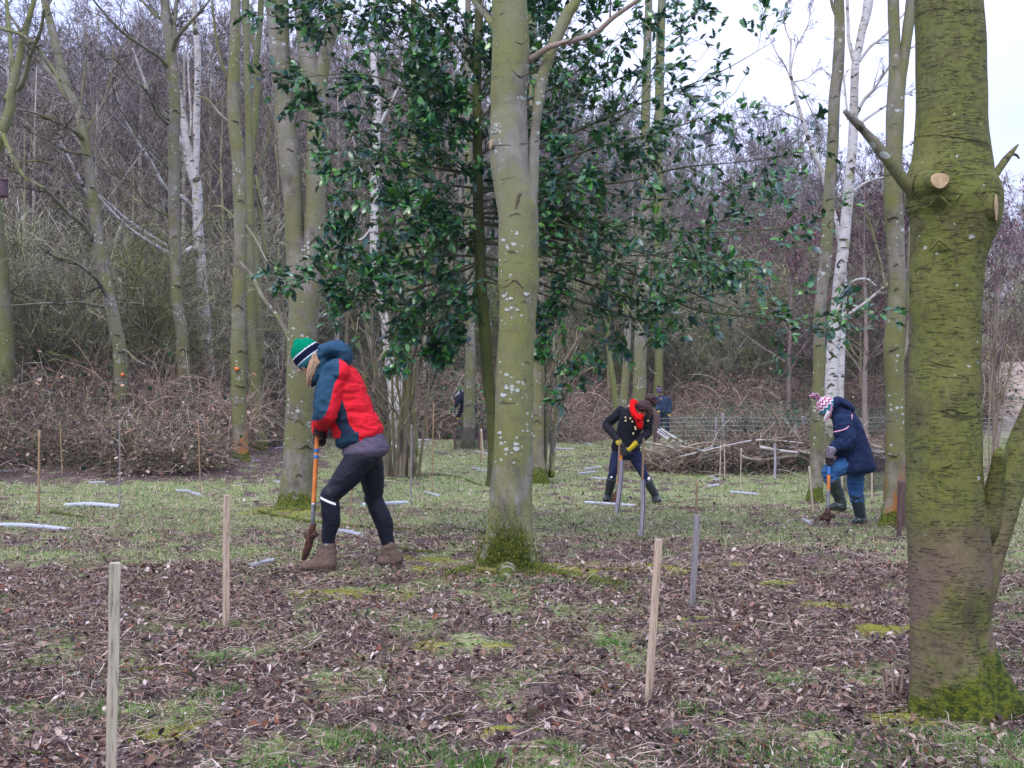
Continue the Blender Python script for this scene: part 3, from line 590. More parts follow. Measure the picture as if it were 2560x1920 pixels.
def tree(name, label, d, stems, m, branches=(), twig=(.17, .13, .11), cat="tree", group=None, flare=1.35, top=None, nz=.03, sides=20, fl=.25, crown_k=(9, 7, 5), ext=True, seed=0, bm=None, ring=.12, twr=.0035, upk=14, root=True, nstem=None, ns=1.0):
    base = stems[0][-1]; b = P(base[0], base[1], d); b[2] = float(gz(b[0], b[1])) - .02
    o = thing(name, tuple(b), label, cat, group); rg = np.random.default_rng(int(abs(base[0])) + seed); STEMS[o.name] = (stems, d)
    par = []; tk = MB()
    for si, st in enumerate(stems):
        q, r = px_path(st, d)
        if si == 0 and root:
            q = np.vstack([q, [q[-1][0], q[-1][1], b[2] - .12]]); r = np.append(r, r[-1] * 1.05)
            q[-2, 2] = max(q[-2, 2], b[2] + .0)
        if ext and st[0][1] <= 5:
            dr = unit(q[0] - q[min(2, len(q) - 1)]); H = float(top or (b[2] + 1.55 * (q[0][2] - b[2]))); k = np.linspace(1, .15, 4)[:, None]
            L = max(H - q[0][2], 1.0); dr = unit(dr + np.array([0, 0, .8])); e = q[0] + dr * L * k
            q = np.vstack([e, q]); r = np.concatenate([np.linspace(.12, .9, 4) * r[0], r])
        big_tube(tk, q[::-1], r[::-1], sides, nz, seed + si * 3.3, fl * (flare - 1) * 2 if si == 0 and root else 0, ring, ns=ns)
        pr = spline(np.hstack([q[::-1], r[::-1, None]]), 40); par.append((pr[:, :3], pr[:, 3]))
    part("trunk", tk, m, o)
    big = []; cr = MB()
    for brp in branches:
        q, r = px_branch(brp[0], d if len(brp) < 3 or brp[2] is None else brp[2], brp[1] if len(brp) > 1 else None)
        mb = MB(); big_tube(mb, q, r, 8, .05, seed + q[0][0], 0, .5, cap=True); part("branch", mb, (brp[3] if len(brp) > 3 else None) or bm or m, o)
        pr = spline(np.hstack([q, r[:, None]]), 12); big.append((pr[:, :3], pr[:, 3]))
    if ext:
        for p_, r_ in par:
            zz = CZ + 960 / F * d * .97
            if p_[-1, 2] > zz + .5:
                sel = p_[:, 2] > zz; pp = spline(np.hstack([p_[sel], r_[sel, None]]), 12)
                P1, R1 = level(pp[None, :, :3], pp[None, :, 3], upk, .05, .98, (.4, .9), .5, .5, 8, .07, (0, 0, .04), rg); tubes(cr, P1, R1, 5, tone(rg, (.22, .20, .14), len(P1), .3))
                P2, R2 = level(P1, R1, 6, .15, 1, (.4, .9), .45, .55, 5, .1, (0, 0, .02), rg); tubes(cr, P2, np.maximum(R2, twr), 3, tone(rg, twig, len(P2)))
                P3, R3 = level(P2, R2, 4, .15, 1, (.4, .9), .5, .6, 4, .1, (0, 0, .02), rg); tubes(cr, P3, np.maximum(R3, twr * .8), 3, tone(rg, twig, len(P3)))
    if big and crown_k:
        BP = np.array([p for p, _ in big]); BR = np.array([r for _, r in big])
        P1, R1 = level(BP, BR, crown_k[0], .15, 1, (.35, .9), .34, .45, 7, .12, (0, 0, .03), rg); tubes(cr, P1, np.maximum(R1, twr * 1.3), 4, tone(rg, (.22, .19, .13), len(P1), .4))
        P2, R2 = level(P1, R1, crown_k[1], .1, 1, (.35, .9), .5, .5, 5, .13, (0, 0, .02), rg); tubes(cr, P2, np.maximum(R2, twr), 3, tone(rg, twig, len(P2)))
        if crown_k[2]:
            P3, R3 = level(P2, R2, crown_k[2], .1, 1, (.35, .9), .55, .6, 4, .13, (0, 0, .02), rg); tubes(cr, P3, np.maximum(R3, twr * .8), 3, tone(rg, twig, len(P3)))
    if cr.n: part("crown", cr, M_TWIG, o)
    return o
STEMS = {}
M_SCAR = plain('bark_scar', (.10, .09, .055), .95, .4, 60, .004); M_LICH = plain('pale_lichen', (.40, .43, .41), .9, .25, 80)
def surf(o, px, py):
    """point on the camera side of a trunk"""
    st, d = STEMS[o.name]; best = None
    for s in st:
        s = sorted(s, key=lambda q: q[1]); ys = [q[1] for q in s]; cx = np.interp(py, ys, [q[0] for q in s]); w = np.interp(py, ys, [q[2] for q in s]) * .5
        if ys[0] - 5 <= py <= ys[-1] + 5 and (best is None or abs(px - cx) < best[0]): best = (abs(px - cx), cx, w)
    r = best[2] / F * d; dx = min(abs(px - best[1]) / F * d, r * .93); return P(px, py, d - math.sqrt(r * r - dx * dx))
def scar(o, px, py, w, h=None, th=.10, m=None):
    h = w * .35 if h is None else h; mb = MB(); q = np.array([surf(o, px + w * .5 * t, py + h * abs(t) ** 1.3 + 1.5 * math.sin(t * 5 + px)) for t in np.linspace(-1, 1, 9)]); d = STEMS[o.name][1]
    r = w * th / F * d * np.array([.25, .6, .8, .9, 1.25, 1.0, .8, .6, .25]); big_tube(mb, q, r, 7, .25, px, 0, .8, cap=True); part('branch_scar', mb, m or M_SCAR, o)
def mark(o, px, py, d, r=.022, m=None, name="paint_mark"):
    """small paint blotch on the camera side of a trunk, following the bark"""
    mb = MB(); c = P(px, py, d); n = 14; a = np.arange(n) / n * 2 * math.pi; rr = r * (1 + .15 * np.sin(a * 3 + 1) + .1 * np.sin(a * 5))
    v = np.stack([c[0] + rr * np.cos(a), np.full(n, c[1]), c[2] + rr * np.sin(a)], -1); v2 = v + np.array([0, .05, 0])
    v[:, 1] += (rr * np.cos(a)) ** 2 * 2
    vv = np.vstack([v, v2, c - np.array([0, .002, 0])]); q = np.arange(n); q2 = (q + 1) % n
    mb.add(vv, np.vstack([np.stack([q2, q, q + n, q2 + n], -1), np.stack([np.full(n, 2 * n), q, q2, q2], -1)])); part(name, mb, m or M_MARK, o, origin=o.location)
def knot(o, px, py, d, rx, rz, yaw, m=M_CUT, bm=None, L=.05, tilt=0):
    """sawn branch stub: bark collar and pale end"""
    c = P(px, py, d); dr = unit([math.sin(yaw), -math.cos(yaw), tilt]); mb = MB()
    k = 7; q = np.array([c - dr * L * (1 - i / (k - 1)) * 2 for i in range(k)]); base = max(rx, rz); r = np.array([base * (1.9 - 1.0 * math.sin(i / (k - 1) * 1.57)) for i in range(k)])
    r[-1] = base * .92; big_tube(mb, q, r, 16, .06, px, 0, .15, cap=True); part("branch_stub", mb, bm, o)
    mb = MB(); U = unit(np.cross(dr, [0, 0, 1])); W = np.cross(U, dr); n = 20; a = np.arange(n) / n * 6.283
    v = [c + dr * .004 + (U * rx * .85 * math.cos(t) + W * rz * .85 * math.sin(t)) * (1 + .06 * math.sin(3 * t)) for t in a] + [c + dr * .012]
    qq = np.arange(n); mb.add(np.array(v), np.stack([np.full(n, n), qq, (qq + 1) % n, (qq + 1) % n], -1)); part("cut_face", mb, m, o)

T_main = tree("beech_tree", "grey lichen spotted tree standing in the centre of the clearing with a forked stem", 8.5,
     [[(1272, 0, 88), (1276, 100, 93), (1277, 155, 97), (1272, 230, 92), (1272, 272, 88), (1272, 330, 95), (1273, 370, 97), (1275, 415, 97), (1281, 455, 98), (1289, 500, 100), (1295, 545, 101), (1296, 640, 101), (1297, 700, 104), (1296, 757, 95), (1290, 873, 92), (1286, 990, 96), (1284, 1107, 98), (1279, 1223, 103), (1277, 1300, 107), (1275, 1345, 114), (1274, 1375, 122), (1273, 1398, 134), (1273, 1415, 150)],
      [(1441, 0, 24), (1421, 31, 30), (1394, 89, 30), (1371, 148, 27), (1355, 194, 30), (1344, 272, 25), (1336, 350, 24), (1332, 425, 31), (1327, 470, 38), (1319, 520, 46), (1311, 580, 46), (1305, 640, 36), (1300, 690, 20)]],
     B_MAIN, [([(1310, 158, 20), (1340, 140, 17), (1375, 117, 15), (1433, 101, 14), (1488, 82, 13), (1534, 43, 12), (1589, 4, 10), (1640, -40, 8)], 8.1, None, B_PINK), ([(1245, 80, 22), (1222, 48, 17), (1200, 22, 15), (1184, 0, 14), (1160, -50, 12)], 8.9)],
     sides=40, nz=.022, fl=.32, flare=1.5, crown_k=(4, 3, 0), twr=.002, ring=.05, upk=8)
knot(T_main, 1228, 360, 8.42, .026, .036, -1.0, bm=B_MAIN, L=.04)
# moss cushion at its foot and surface roots
def mossy_roots():
    for (pts, lab) in (([(1330, 1405, 46), (1400, 1440, 30), (1480, 1452, 24), (1530, 1470, 12)], 0), ([(1215, 1405, 40), (1160, 1430, 30), (1120, 1442, 14)], 1), ([(1262, 1410, 60), (1268, 1438, 50), (1262, 1455, 20)], 2)):
        q = [];
        for a, b, w in pts:
            g_ = G(a, b); g_[1] = min(g_[1], 8.5); q.append(g_ + np.array([0, 0, .0]))
        q = [g_ + np.array([0, -.04, .012]) for g_ in q]; r = np.array([w * .5 / F * 8.3 for *_, w in pts]); mb = MB(); big_tube(mb, np.array(q), r, 12, .12, pts[0][0], 0, .2, cap=True)
        part("root", mb, B_MOSS if lab < 2 else B_MAIN, T_main)
mossy_roots()
for a in ((1290, 532, 44), (1286, 700, 46, 20), (1310, 752, 16), (1316, 904, 14), (1312, 948, 12), (1288, 1146, 20), (1247, 1190, 18), (1304, 192, 50, -16), (1300, 110, 34, -8), (1252, 712, 16), (1262, 870, 14), (1302, 1046, 12)): scar(T_main, *a, th=.055)
mb = MB(); big_tube(mb, np.array([surf(T_main, x, y) for x, y in ((1314, 448), (1307, 466), (1300, 482), (1294, 500), (1289, 522))]), np.array([.006, .011, .010, .011, .007]), 8, .4, 1, 0, .5, cap=True); part('bark_seam', mb, M_SCAR, T_main)
mb = MB(); big_tube(mb, np.array([surf(T_main, x, y) for x, y in ((1327, 452), (1331, 480), (1333, 510))]), np.array([.004, .008, .004]), 8, .3, 1, 0, .5, cap=True); part('bark_seam', mb, B_PINK, T_main)
rgl = np.random.default_rng(12)
for lx, ly, lr in ((1266, 970, .016), (1259, 988, .022), (1249, 1082, .018), (1290, 1110, .020), (1291, 1122, .024), (1285, 1157, .010), (1284, 610, .018), (1305, 617, .02), (1268, 620, .014), (1322, 676, .014), (1260, 740, .016), (1316, 735, .02), (1277, 746, .016), (1269, 775, .014), (1294, 775, .012), (1258, 600, .015), (1292, 585, .012)):
    c = surf(T_main, lx, ly); mb = MB(); n = 16; a = np.arange(n) / n * 6.283; rr = lr * (1 + .18 * np.sin(3 * a + lx) + .12 * np.sin(5 * a + ly)); pts = [surf(T_main, lx + r_ * math.cos(t) / 8.4 * F, ly + r_ * .62 * math.sin(t) / 8.4 * F) + np.array([0, -.0045, 0]) for r_, t in zip(rr, a)]
    q = np.arange(n); mb.add(np.array(pts + [c + np.array([0, -.006, 0])]), np.stack([np.full(n, n), q, (q + 1) % n, (q + 1) % n], -1)); part('lichen_patch', mb, M_LICH, T_main)
def moss_cushion():
    rg = np.random.default_rng(4); mb = MB(); T = np.array([(0, -.5, 0), (0, .5, 0), (.35, 0, 1)], float); b = np.array(T_main.location)
    n = 9000; a = rg.normal(-1.75, .75, n); rr = .165 + .03 * np.sin(3 * a) + np.abs(rg.normal(0, .035, n)); h = np.abs(rg.normal(0, .085, n)) * (1.15 + .5 * np.cos(a + 1.9)); rr = rr - h * .12 + .01
    x = b[0] + rr * np.cos(a) * 1.02; y = b[1] + rr * np.sin(a); z = np.maximum(gz(x, y), b[2]) + h
    n2 = 9000; px_ = rg.uniform(1110, 1560, n2); t_ = (px_ - 1272) / 230; py_ = 1428 + 22 * np.abs(t_) + rg.normal(0, 7 + 3 * np.abs(t_), n2); yy = 1.285 * F / (py_ - 960); xx = (px_ - 1280) / F * yy; keep = fbm(xx, yy, 9, 6) > .42 + .12 * np.abs(t_)
    x = np.concatenate([x, xx[keep]]); y = np.concatenate([y, yy[keep]]); z = np.concatenate([z, gz(xx, yy)[keep] + .012]); m = len(x)
    place_template(mb, T, np.array([(0, 1, 2, 2)]), np.stack([x, y, z], -1), rots(rg.random(m) * 6.28, rg.normal(0, .5, m), rg.normal(0, .4, m)), np.stack([np.full(m, .012), np.full(m, .006), .010 + .016 * rg.random(m)], -1), np.array([(.10, .155, .015), (.16, .19, .02), (.05, .095, .012), (.22, .20, .03)])[rg.integers(0, 4, m)] * (.6 + .6 * rg.random((m, 1))))
    part('moss', mb, M_GRASS, T_main)
moss_cushion()
T_big = tree("cherry_tree", "thick moss green cherry trunk closest to the viewer with sawn knots", 4.74,
     [[(2370, 0, 163), (2378, 100, 166), (2381, 233, 172), (2381, 350, 182), (2380, 408, 198), (2378, 450, 216), (2384, 495, 228), (2387, 540, 216), (2380, 590, 194), (2373, 640, 180), (2366, 740, 174), (2365, 834, 171), (2360, 940, 176), (2358, 1029, 180), (2361, 1184, 183), (2366, 1290, 196), (2372, 1435, 204), (2370, 1560, 198), (2376, 1620, 206), (2384, 1680, 224), (2396, 1735, 250), (2402, 1775, 280)]],
     B_CHERRY, [([(2330, 520, 50), (2296, 490, 42), (2264, 459, 34), (2236, 420, 32), (2205, 381, 31), (2180, 350, 27), (2159, 327, 20), (2146, 312, 24), (2130, 296, 19), (2112, 278, 13)], 4.5, None, B_GREY), ([(2462, 500, 30), (2482, 447, 21), (2510, 405, 19), (2530, 380, 13), (2545, 362, 5)], 4.9), ([(2530, 385, 8), (2541, 388, 7), (2548, 396, 4)], 4.95, 4.88),
                ([(2420, 1540, 120), (2452, 1440, 100), (2482, 1330, 92), (2512, 1240, 88), (2545, 1150, 80), (2580, 1050, 74), (2640, 900, 66), (2720, 640, 56), (2790, 300, 48), (2840, -100, 36), (2860, -500, 20)], 4.9), ([(2468, 1350, 60), (2478, 1270, 52), (2490, 1200, 45), (2498, 1150, 38), (2500, 1128, 26)], 4.62)],
     sides=64, nz=.030, fl=.3, flare=1.4, crown_k=None, ring=.035, upk=6, ns=1.2)
knot(T_big, 2349, 451, 4.74 - .20, .040, .034, -.1, bm=B_CHERRY, L=.06)
for i, (bx, by, br_, bd) in enumerate(((2350, 478, .080, .095),)):
    mb = MB(); big_tube(mb, np.array([P(bx, by - 50, 4.74 - bd + .06), P(bx + 4, by, 4.74 - bd), P(bx - 3, by + 70, 4.74 - bd + .07)]), np.array([br_ * .5, br_, br_ * .45]), 26, .10, i * 2.3, 0, .04, cap=True); part('burr', mb, B_CHERRY, T_big)
knot(T_big, 2488, 517, 4.60, .034, .060, .95, bm=B_CHERRY, L=.05)
T = tree("double_trunk_tree", "thick twin stemmed tree with pale patches behind the bent worker in red", 15.6,
     [[(692, 0, 56), (696, 78, 53), (704, 194, 50), (715, 311, 50), (723, 389, 54), (733, 505, 48), (738, 600, 50), (752, 690, 70), (760, 780, 74), (753, 900, 73), (750, 1050, 73), (745, 1150, 76), (742, 1230, 82), (742, 1258, 92), (742, 1272, 112)],
      [(754, 0, 40), (762, 78, 42), (774, 175, 50), (790, 240, 58), (795, 290, 54), (793, 350, 52), (789, 467, 50), (786, 600, 54), (778, 720, 56), (768, 800, 50)],
      [(845, 0, 37), (834, 60, 36), (816, 120, 34), (803, 190, 36), (795, 250, 40)]], B_GREY, [([(735, 870, 18), (700, 800, 13), (655, 740, 11), (630, 690, 9), (600, 655, 6)], 16.5)], crown_k=(6, 5, 3), flare=1.4, sides=28)
T = tree("ash_tree", "leaning crooked grey green tree with an orange dot behind the bramble bank", 27,
     [[(112, 0, 18), (118, 30, 19), (128, 66, 20), (148, 144, 22), (167, 218, 23), (194, 272, 24), (206, 323, 23), (218, 389, 24), (229, 467, 25), (241, 564, 27), (253, 638, 28), (272, 737, 31), (290, 827, 33), (299, 873, 34), (303, 950, 36), (306, 1010, 38), (307, 1040, 44)]], B_GREY,
     [([(210, 350, 14), (190, 330, 12), (155, 311, 11), (120, 295, 9), (78, 280, 7), (31, 272, 5)], 25), ([(233, 600, 14), (205, 560, 12), (175, 536, 11), (140, 500, 10), (109, 470, 9), (70, 445, 8), (39, 428, 7), (0, 416, 6)], 24),
      ([(190, 268, 14), (167, 241, 13), (140, 200, 12), (113, 167, 11), (90, 135, 10), (66, 97, 9), (19, 31, 6)], 28), ([(268, 745, 12), (250, 710, 11), (233, 690, 10), (187, 655, 7), (136, 640, 6), (90, 610, 4)], 25), ([(256, 768, 8), (230, 762, 7), (194, 755, 6), (150, 760, 6), (117, 758, 5), (27, 764, 3)], 25),
      ([(225, 520, 8), (190, 480, 6), (155, 428, 6), (109, 404, 5), (50, 405, 4), (0, 412, 3)], 26), ([(205, 385, 7), (160, 375, 6), (120, 350, 5), (78, 330, 5), (50, 303, 3)], 24), ([(203, 272, 9), (206, 230, 7), (212, 180, 5), (216, 120, 4), (214, 60, 3)], 27),
      ([(305, 873, 6), (320, 880, 5), (340, 900, 4), (369, 914, 3)], 26), ([(212, 330, 6), (250, 270, 5), (275, 200, 4), (285, 110, 3)], 28)], crown_k=(8, 6, 5), twr=.004)
mark(T, 306, 937, 26.8, .042)
T = tree("slender_ash", "straight lichen covered tree rising from the right end of the bramble bank", 29,
     [[(412, 0, 22), (418, 58, 25), (428, 136, 28), (433, 194, 29), (438, 272, 28), (434, 350, 28), (435, 467, 29), (436, 560, 28), (439, 640, 29), (443, 757, 30), (455, 834, 32), (459, 912, 34), (460, 990, 36), (463, 1068, 38), (468, 1110, 42), (470, 1130, 46)]], B_GREY,
     [([(428, 140, 13), (436, 112, 12), (445, 90, 11), (470, 62, 9), (500, 30, 7), (525, 0, 5)], 28), ([(420, 66, 12), (405, 50, 10), (380, 30, 8), (338, -20, 6)], 30), ([(422, 300, 9), (400, 282, 8), (365, 225, 7), (320, 190, 6), (290, 150, 5), (258, 145, 4)], 27), ([(418, 310, 9), (390, 280, 8), (380, 255, 8), (364, 220, 7)], 27), ([(420, 170, 10), (395, 140, 9), (340, 105, 8), (300, 75, 7), (250, 20, 5), (225, -10, 4)], 27),
      ([(421, 425, 6), (390, 385, 5), (350, 350, 4), (300, 270, 4), (280, 215, 3)], 27), ([(436, 110, 14), (436, 60, 12), (440, 20, 10), (444, -40, 8)], 29), ([(420, 540, 6), (370, 510, 5), (320, 450, 4), (285, 410, 3)], 28), ([(445, 640, 5), (500, 560, 4), (540, 470, 3), (560, 420, 3)], 30)], crown_k=(8, 6, 5), twr=.004)
WB = (.42, .39, .36)
T = tree("birch_tree", "white birch with forked stem beside the straight lichen covered tree at left", 33,
     [[(447, 225, 13), (452, 260, 17), (459, 303, 19), (470, 369, 22), (478, 420, 26), (492, 467, 27), (494, 525, 26), (496, 583, 25), (501, 638, 25), (507, 718, 26), (513, 795, 27), (519, 873, 28), (525, 951, 29), (527, 1000, 32), (528, 1040, 38)],
      [(486, 0, 13), (488, 58, 14), (494, 136, 16), (494, 214, 16), (492, 272, 17), (491, 330, 18), (491, 389, 16), (488, 435, 16)]], B_BIRCH,
     [([(500, 650, 11), (480, 620, 11), (450, 640, 11), (420, 632, 10), (365, 600, 9), (311, 560, 7), (241, 486, 5)], 31), ([(425, 620, 10), (380, 592, 9), (311, 544, 8), (262, 500, 7), (235, 480, 6)], 31.5), ([(488, 520, 12), (450, 490, 10), (420, 474, 9), (395, 440, 9), (373, 397, 8), (345, 360, 7), (330, 330, 7), (299, 264, 5), (285, 200, 3)], 31),
      ([(478, 400, 10), (440, 330, 9), (420, 307, 8), (385, 272, 8), (358, 194, 7), (330, 120, 5)], 32), ([(470, 380, 7), (478, 300, 6), (472, 200, 5), (470, 130, 4)], 33), ([(225, 500, 9), (210, 470, 8), (185, 420, 7), (150, 350, 6), (140, 320, 4)], 30, 31)], crown_k=(7, 6, 5), twig=(.20, .14, .14), twr=.004, bm=B_BIRCH)
T = tree("marked_ash", "straight tree with an orange dot and orange stain on its foot", 25.2,
     [[(589, 0, 24), (588, 97, 28), (585, 175, 30), (583, 272, 30), (589, 340, 33), (595, 389, 33), (600, 505, 34), (601, 640, 33), (597, 757, 34), (595, 873, 36), (596, 951, 37), (599, 1068, 39), (603, 1140, 42), (605, 1165, 50)]], B_ORANGE,
     [([(570, 195, 9), (556, 165, 8), (545, 120, 7), (535, 50, 6), (530, 0, 5)], 25), ([(580, 310, 7), (550, 285, 6), (520, 250, 5), (490, 240, 4)], 26), ([(600, 560, 7), (560, 520, 6), (530, 515, 5)], 26), ([(612, 560, 7), (640, 600, 6), (660, 640, 5), (672, 660, 4)], 24)], crown_k=(5, 4, 3))
mark(T, 591, 922, 24.98, .040)
T = tree("ash_tree", "tree with mossy foot close behind the orange stained trunk", 30,
     [[(612, 0, 15), (616, 120, 16), (622, 300, 18), (624, 480, 20), (625, 640, 21), (628, 800, 23), (634, 912, 25), (639, 1029, 28), (644, 1080, 34), (646, 1102, 44)]], B_OLIVE, crown_k=None)
T = tree("ash_tree", "thin wavy stem just right of the tree with mossy foot", 31,
     [[(653, 0, 15), (648, 80, 15), (640, 150, 16), (642, 230, 17), (634, 350, 17), (625, 450, 14), (632, 560, 14), (642, 640, 15), (648, 800, 15), (647, 960, 16), (647, 1075, 18)], [(618, 0, 10), (624, 80, 11), (638, 120, 12), (641, 180, 12)]], B_OLIVE,
     [([(640, 440, 7), (655, 520, 6), (640, 470, 5)], 30), ([(668, 640, 8), (655, 560, 6), (650, 420, 6), (668, 360, 5), (676, 300, 4)], 31.5)], crown_k=(4, 4, 3))
T = tree("sapling_tree", "mossy leaning sapling at the far left edge, dark and forked", 22,
     [[(86, -5, 12), (74, 39, 14), (58, 97, 17), (43, 175, 20), (30, 233, 22), (23, 280, 24), (0, 345, 26), (-30, 470, 28), (-60, 700, 30), (-80, 950, 34), (-85, 1130, 40)]], B_OLIVE,
     [([(45, 225, 14), (60, 200, 13), (75, 140, 12), (101, 78, 9), (110, 20, 7)], 21), ([(16, 250, 12), (31, 187, 11), (24, 90, 11), (16, 0, 9)], 23), ([(5, 330, 14), (30, 390, 10), (60, 440, 8), (110, 470, 5)], 21), ([(0, 70, 10), (60, 90, 8), (110, 140, 6), (150, 200, 5)], 21)], crown_k=(8, 6, 4))
T = tree("oak_tree", "dark trunk cut by the left edge above the brambles", 27.5,
     [[(-60, 0, 42), (-50, 200, 46), (-30, 450, 50), (-12, 600, 50), (-2, 720, 52), (6, 840, 56), (8, 960, 60), (8, 1090, 66)]], B_OLIVE, crown_k=None)
T = tree("silver_birch", "birch half hidden behind the holly, left of the central tree", 28,
     [[(939, 0, 15), (934, 155, 16), (941, 233, 17), (943, 292, 18), (937, 467, 19), (935, 638, 22), (940, 690, 24), (953, 760, 25), (964, 800, 25), (970, 873, 25), (978, 932, 27), (984, 990, 28), (988, 1060, 30), (990, 1120, 36)]], B_BIRCH,
     [([(984, 1060, 13), (1000, 980, 13), (1008, 925, 13), (1014, 912, 12)], 27.8), ([(940, 330, 8), (965, 280, 7), (1000, 200, 5), (1010, 100, 4)], 28), ([(934, 480, 6), (900, 420, 5), (880, 330, 4), (860, 250, 3)], 28), ([(937, 560, 6), (900, 600, 5), (870, 580, 4)], 28)], crown_k=(6, 5, 4), bm=B_BIRCH, twig=(.2, .14, .14))
T = tree("beech_sapling", "slim smooth trunk in front of the stooping man in the distance", 34,
     [[(1172, 590, 22), (1174, 700, 24), (1175, 800, 24), (1176, 880, 25), (1174, 960, 27), (1172, 1040, 29), (1171, 1095, 32), (1171, 1116, 38)], [(1170, 0, 14), (1168, 200, 17), (1170, 400, 20), (1172, 600, 22)]], B_GREY, crown_k=None)
T = tree("beech_tree", "pale trunk with bright mossy foot partly hidden by the central tree", 20.8,
     [[(1330, 0, 22), (1334, 200, 25), (1338, 400, 28), (1342, 620, 32), (1343, 800, 34), (1342, 1000, 36), (1340, 1130, 40), (1342, 1178, 46), (1345, 1206, 56)]], bark("moss_footed_bark", (.25, .21, .165), (.15, .13, .09), (.17, .165, .06), .6, .5, moss_h=.32, spot=16), crown_k=None)
T = tree("grey_sapling", "curved thin trunk behind the worker with the red scarf, leftmost of three", 33,
     [[(1548, 700, 12), (1566, 760, 15), (1569, 795, 17), (1566, 912, 19), (1557, 1010, 22), (1554, 1075, 24)]], B_GREY, [([(1562, 800, 8), (1555, 720, 7), (1540, 640, 6), (1520, 540, 4)], 33)], ext=False, crown_k=(6, 5, 4))
T = tree("grey_sapling", "bent slim trunk leaning left behind the worker with the red scarf", 34,
     [[(1519, 740, 8), (1520, 840, 11), (1527, 912, 14), (1540, 1010, 16), (1545, 1075, 18)]], B_OLIVE, [([(1520, 800, 6), (1500, 730, 5), (1480, 640, 4)], 34)], ext=False, crown_k=(6, 5, 4))
T = tree("grey_tree", "lichen speckled trunk directly behind the head of the worker with the red scarf", 30,
     [[(1622, 0, 18), (1616, 200, 22), (1612, 400, 25), (1612, 583, 27), (1606, 720, 29), (1602, 834, 31), (1600, 920, 33), (1598, 1000, 34), (1597, 1090, 38), (1597, 1130, 44)]], B_GREY, crown_k=None)
T = tree("ivy_tree", "plain olive trunk rising behind the distant person with the knitted hat", 44,
     [[(1655, 0, 20), (1650, 130, 22), (1648, 330, 23), (1646, 500, 22), (1646, 640, 22), (1647, 800, 22), (1647, 940, 23), (1646, 985, 27)]], B_OLIVE, crown_k=None)
T = tree("silver_birch", "bright white birch rising behind the worker in the navy coat", 21,
     [[(2172, -2, 24), (2165, 40, 22), (2155, 78, 20), (2147, 120, 20), (2139, 155, 20), (2135, 253, 21), (2132, 350, 23), (2122, 467, 26), (2112, 583, 28), (2106, 640, 29), (2097, 718, 30), (2091, 795, 31), (2083, 873, 33), (2079, 951, 34), (2074, 1060, 36), (2070, 1150, 40), (2068, 1195, 48)],
      [(2118, -2, 8), (2120, 50, 8), (2122, 97, 9), (2134, 148, 12)]], B_BIRCH,
     [([(2112, 800, 9), (2130, 780, 8), (2165, 755, 7), (2216, 713, 6), (2280, 665, 4)], 21), ([(2110, 752, 8), (2122, 715, 7), (2140, 700, 6), (2168, 698, 5), (2190, 715, 3)], 20.7), ([(2122, 490, 8), (2150, 465, 6), (2185, 448, 5), (2230, 440, 3)], 21), ([(2147, 155, 8), (2175, 118, 7), (2215, 85, 6), (2250, 45, 5), (2300, -10, 4)], 21),
      ([(2140, 290, 9), (2160, 250, 8), (2190, 215, 6), (2230, 160, 5), (2290, 110, 3)], 20.6), ([(2148, 310, 7), (2190, 280, 6), (2240, 250, 5), (2290, 220, 3)], 21), ([(2120, 300, 5), (2110, 200, 5), (2106, 150, 4), (2090, 90, 3)], 21), ([(2100, 590, 7), (2085, 540, 6), (2080, 480, 5)], 21)], crown_k=(6, 5, 4), twr=.0024, twig=(.2, .14, .14), bm=B_BIRCH)
T = tree("young_birch", "thin pale birch curving out left of the birch behind the navy coat", 24,
     [[(1978, 95, 4), (1976, 170, 6), (1985, 225, 8), (2000, 280, 9), (2012, 320, 10), (2030, 370, 11), (2056, 430, 12), (2068, 480, 12), (2080, 520, 12), (2096, 580, 13), (2110, 680, 14), (2108, 800, 15), (2100, 1000, 18), (2098, 1160, 20)]], B_BIRCH,
     [([(1978, 200, 4), (1965, 170, 4), (1940, 130, 3), (1915, 70, 2), (1905, 20, 2)], 24), ([(1976, 180, 4), (1990, 120, 3), (2020, 60, 2), (2030, 0, 2)], 24), ([(1980, 200, 4), (2010, 240, 3), (2035, 290, 3), (2060, 330, 2)], 24), ([(2005, 300, 4), (1960, 280, 3), (1920, 262, 3), (1880, 270, 2)], 24), ([(1978, 110, 4), (1960, 50, 3), (1975, -20, 2)], 24), ([(1985, 205, 4), (2020, 195, 3), (2050, 170, 2), (2075, 190, 2)], 24)], ext=False, crown_k=(8, 6, 4), twig=(.22, .17, .18), twr=.003, bm=B_BIRCH)
T = tree("ash_tree", "tall thin grey trunk that the worker in the navy coat faces", 17.3,
     [[(2097, 0, 26), (2099, 60, 26), (2098, 117, 28), (2094, 180, 29), (2086, 250, 28), (2083, 350, 28), (2078, 420, 29), (2073, 480, 29), (2065, 640, 30), (2055, 720, 28), (2049, 795, 29), (2048, 912, 30), (2046, 970, 30), (2044, 1040, 36), (2042, 1145, 33), (2038, 1220, 36), (2036, 1246, 46)]], B_GREY, [([(2090, 40, 9), (2080, 10, 8), (2074, -30, 7)], 17.3)], crown_k=(4, 3, 2))
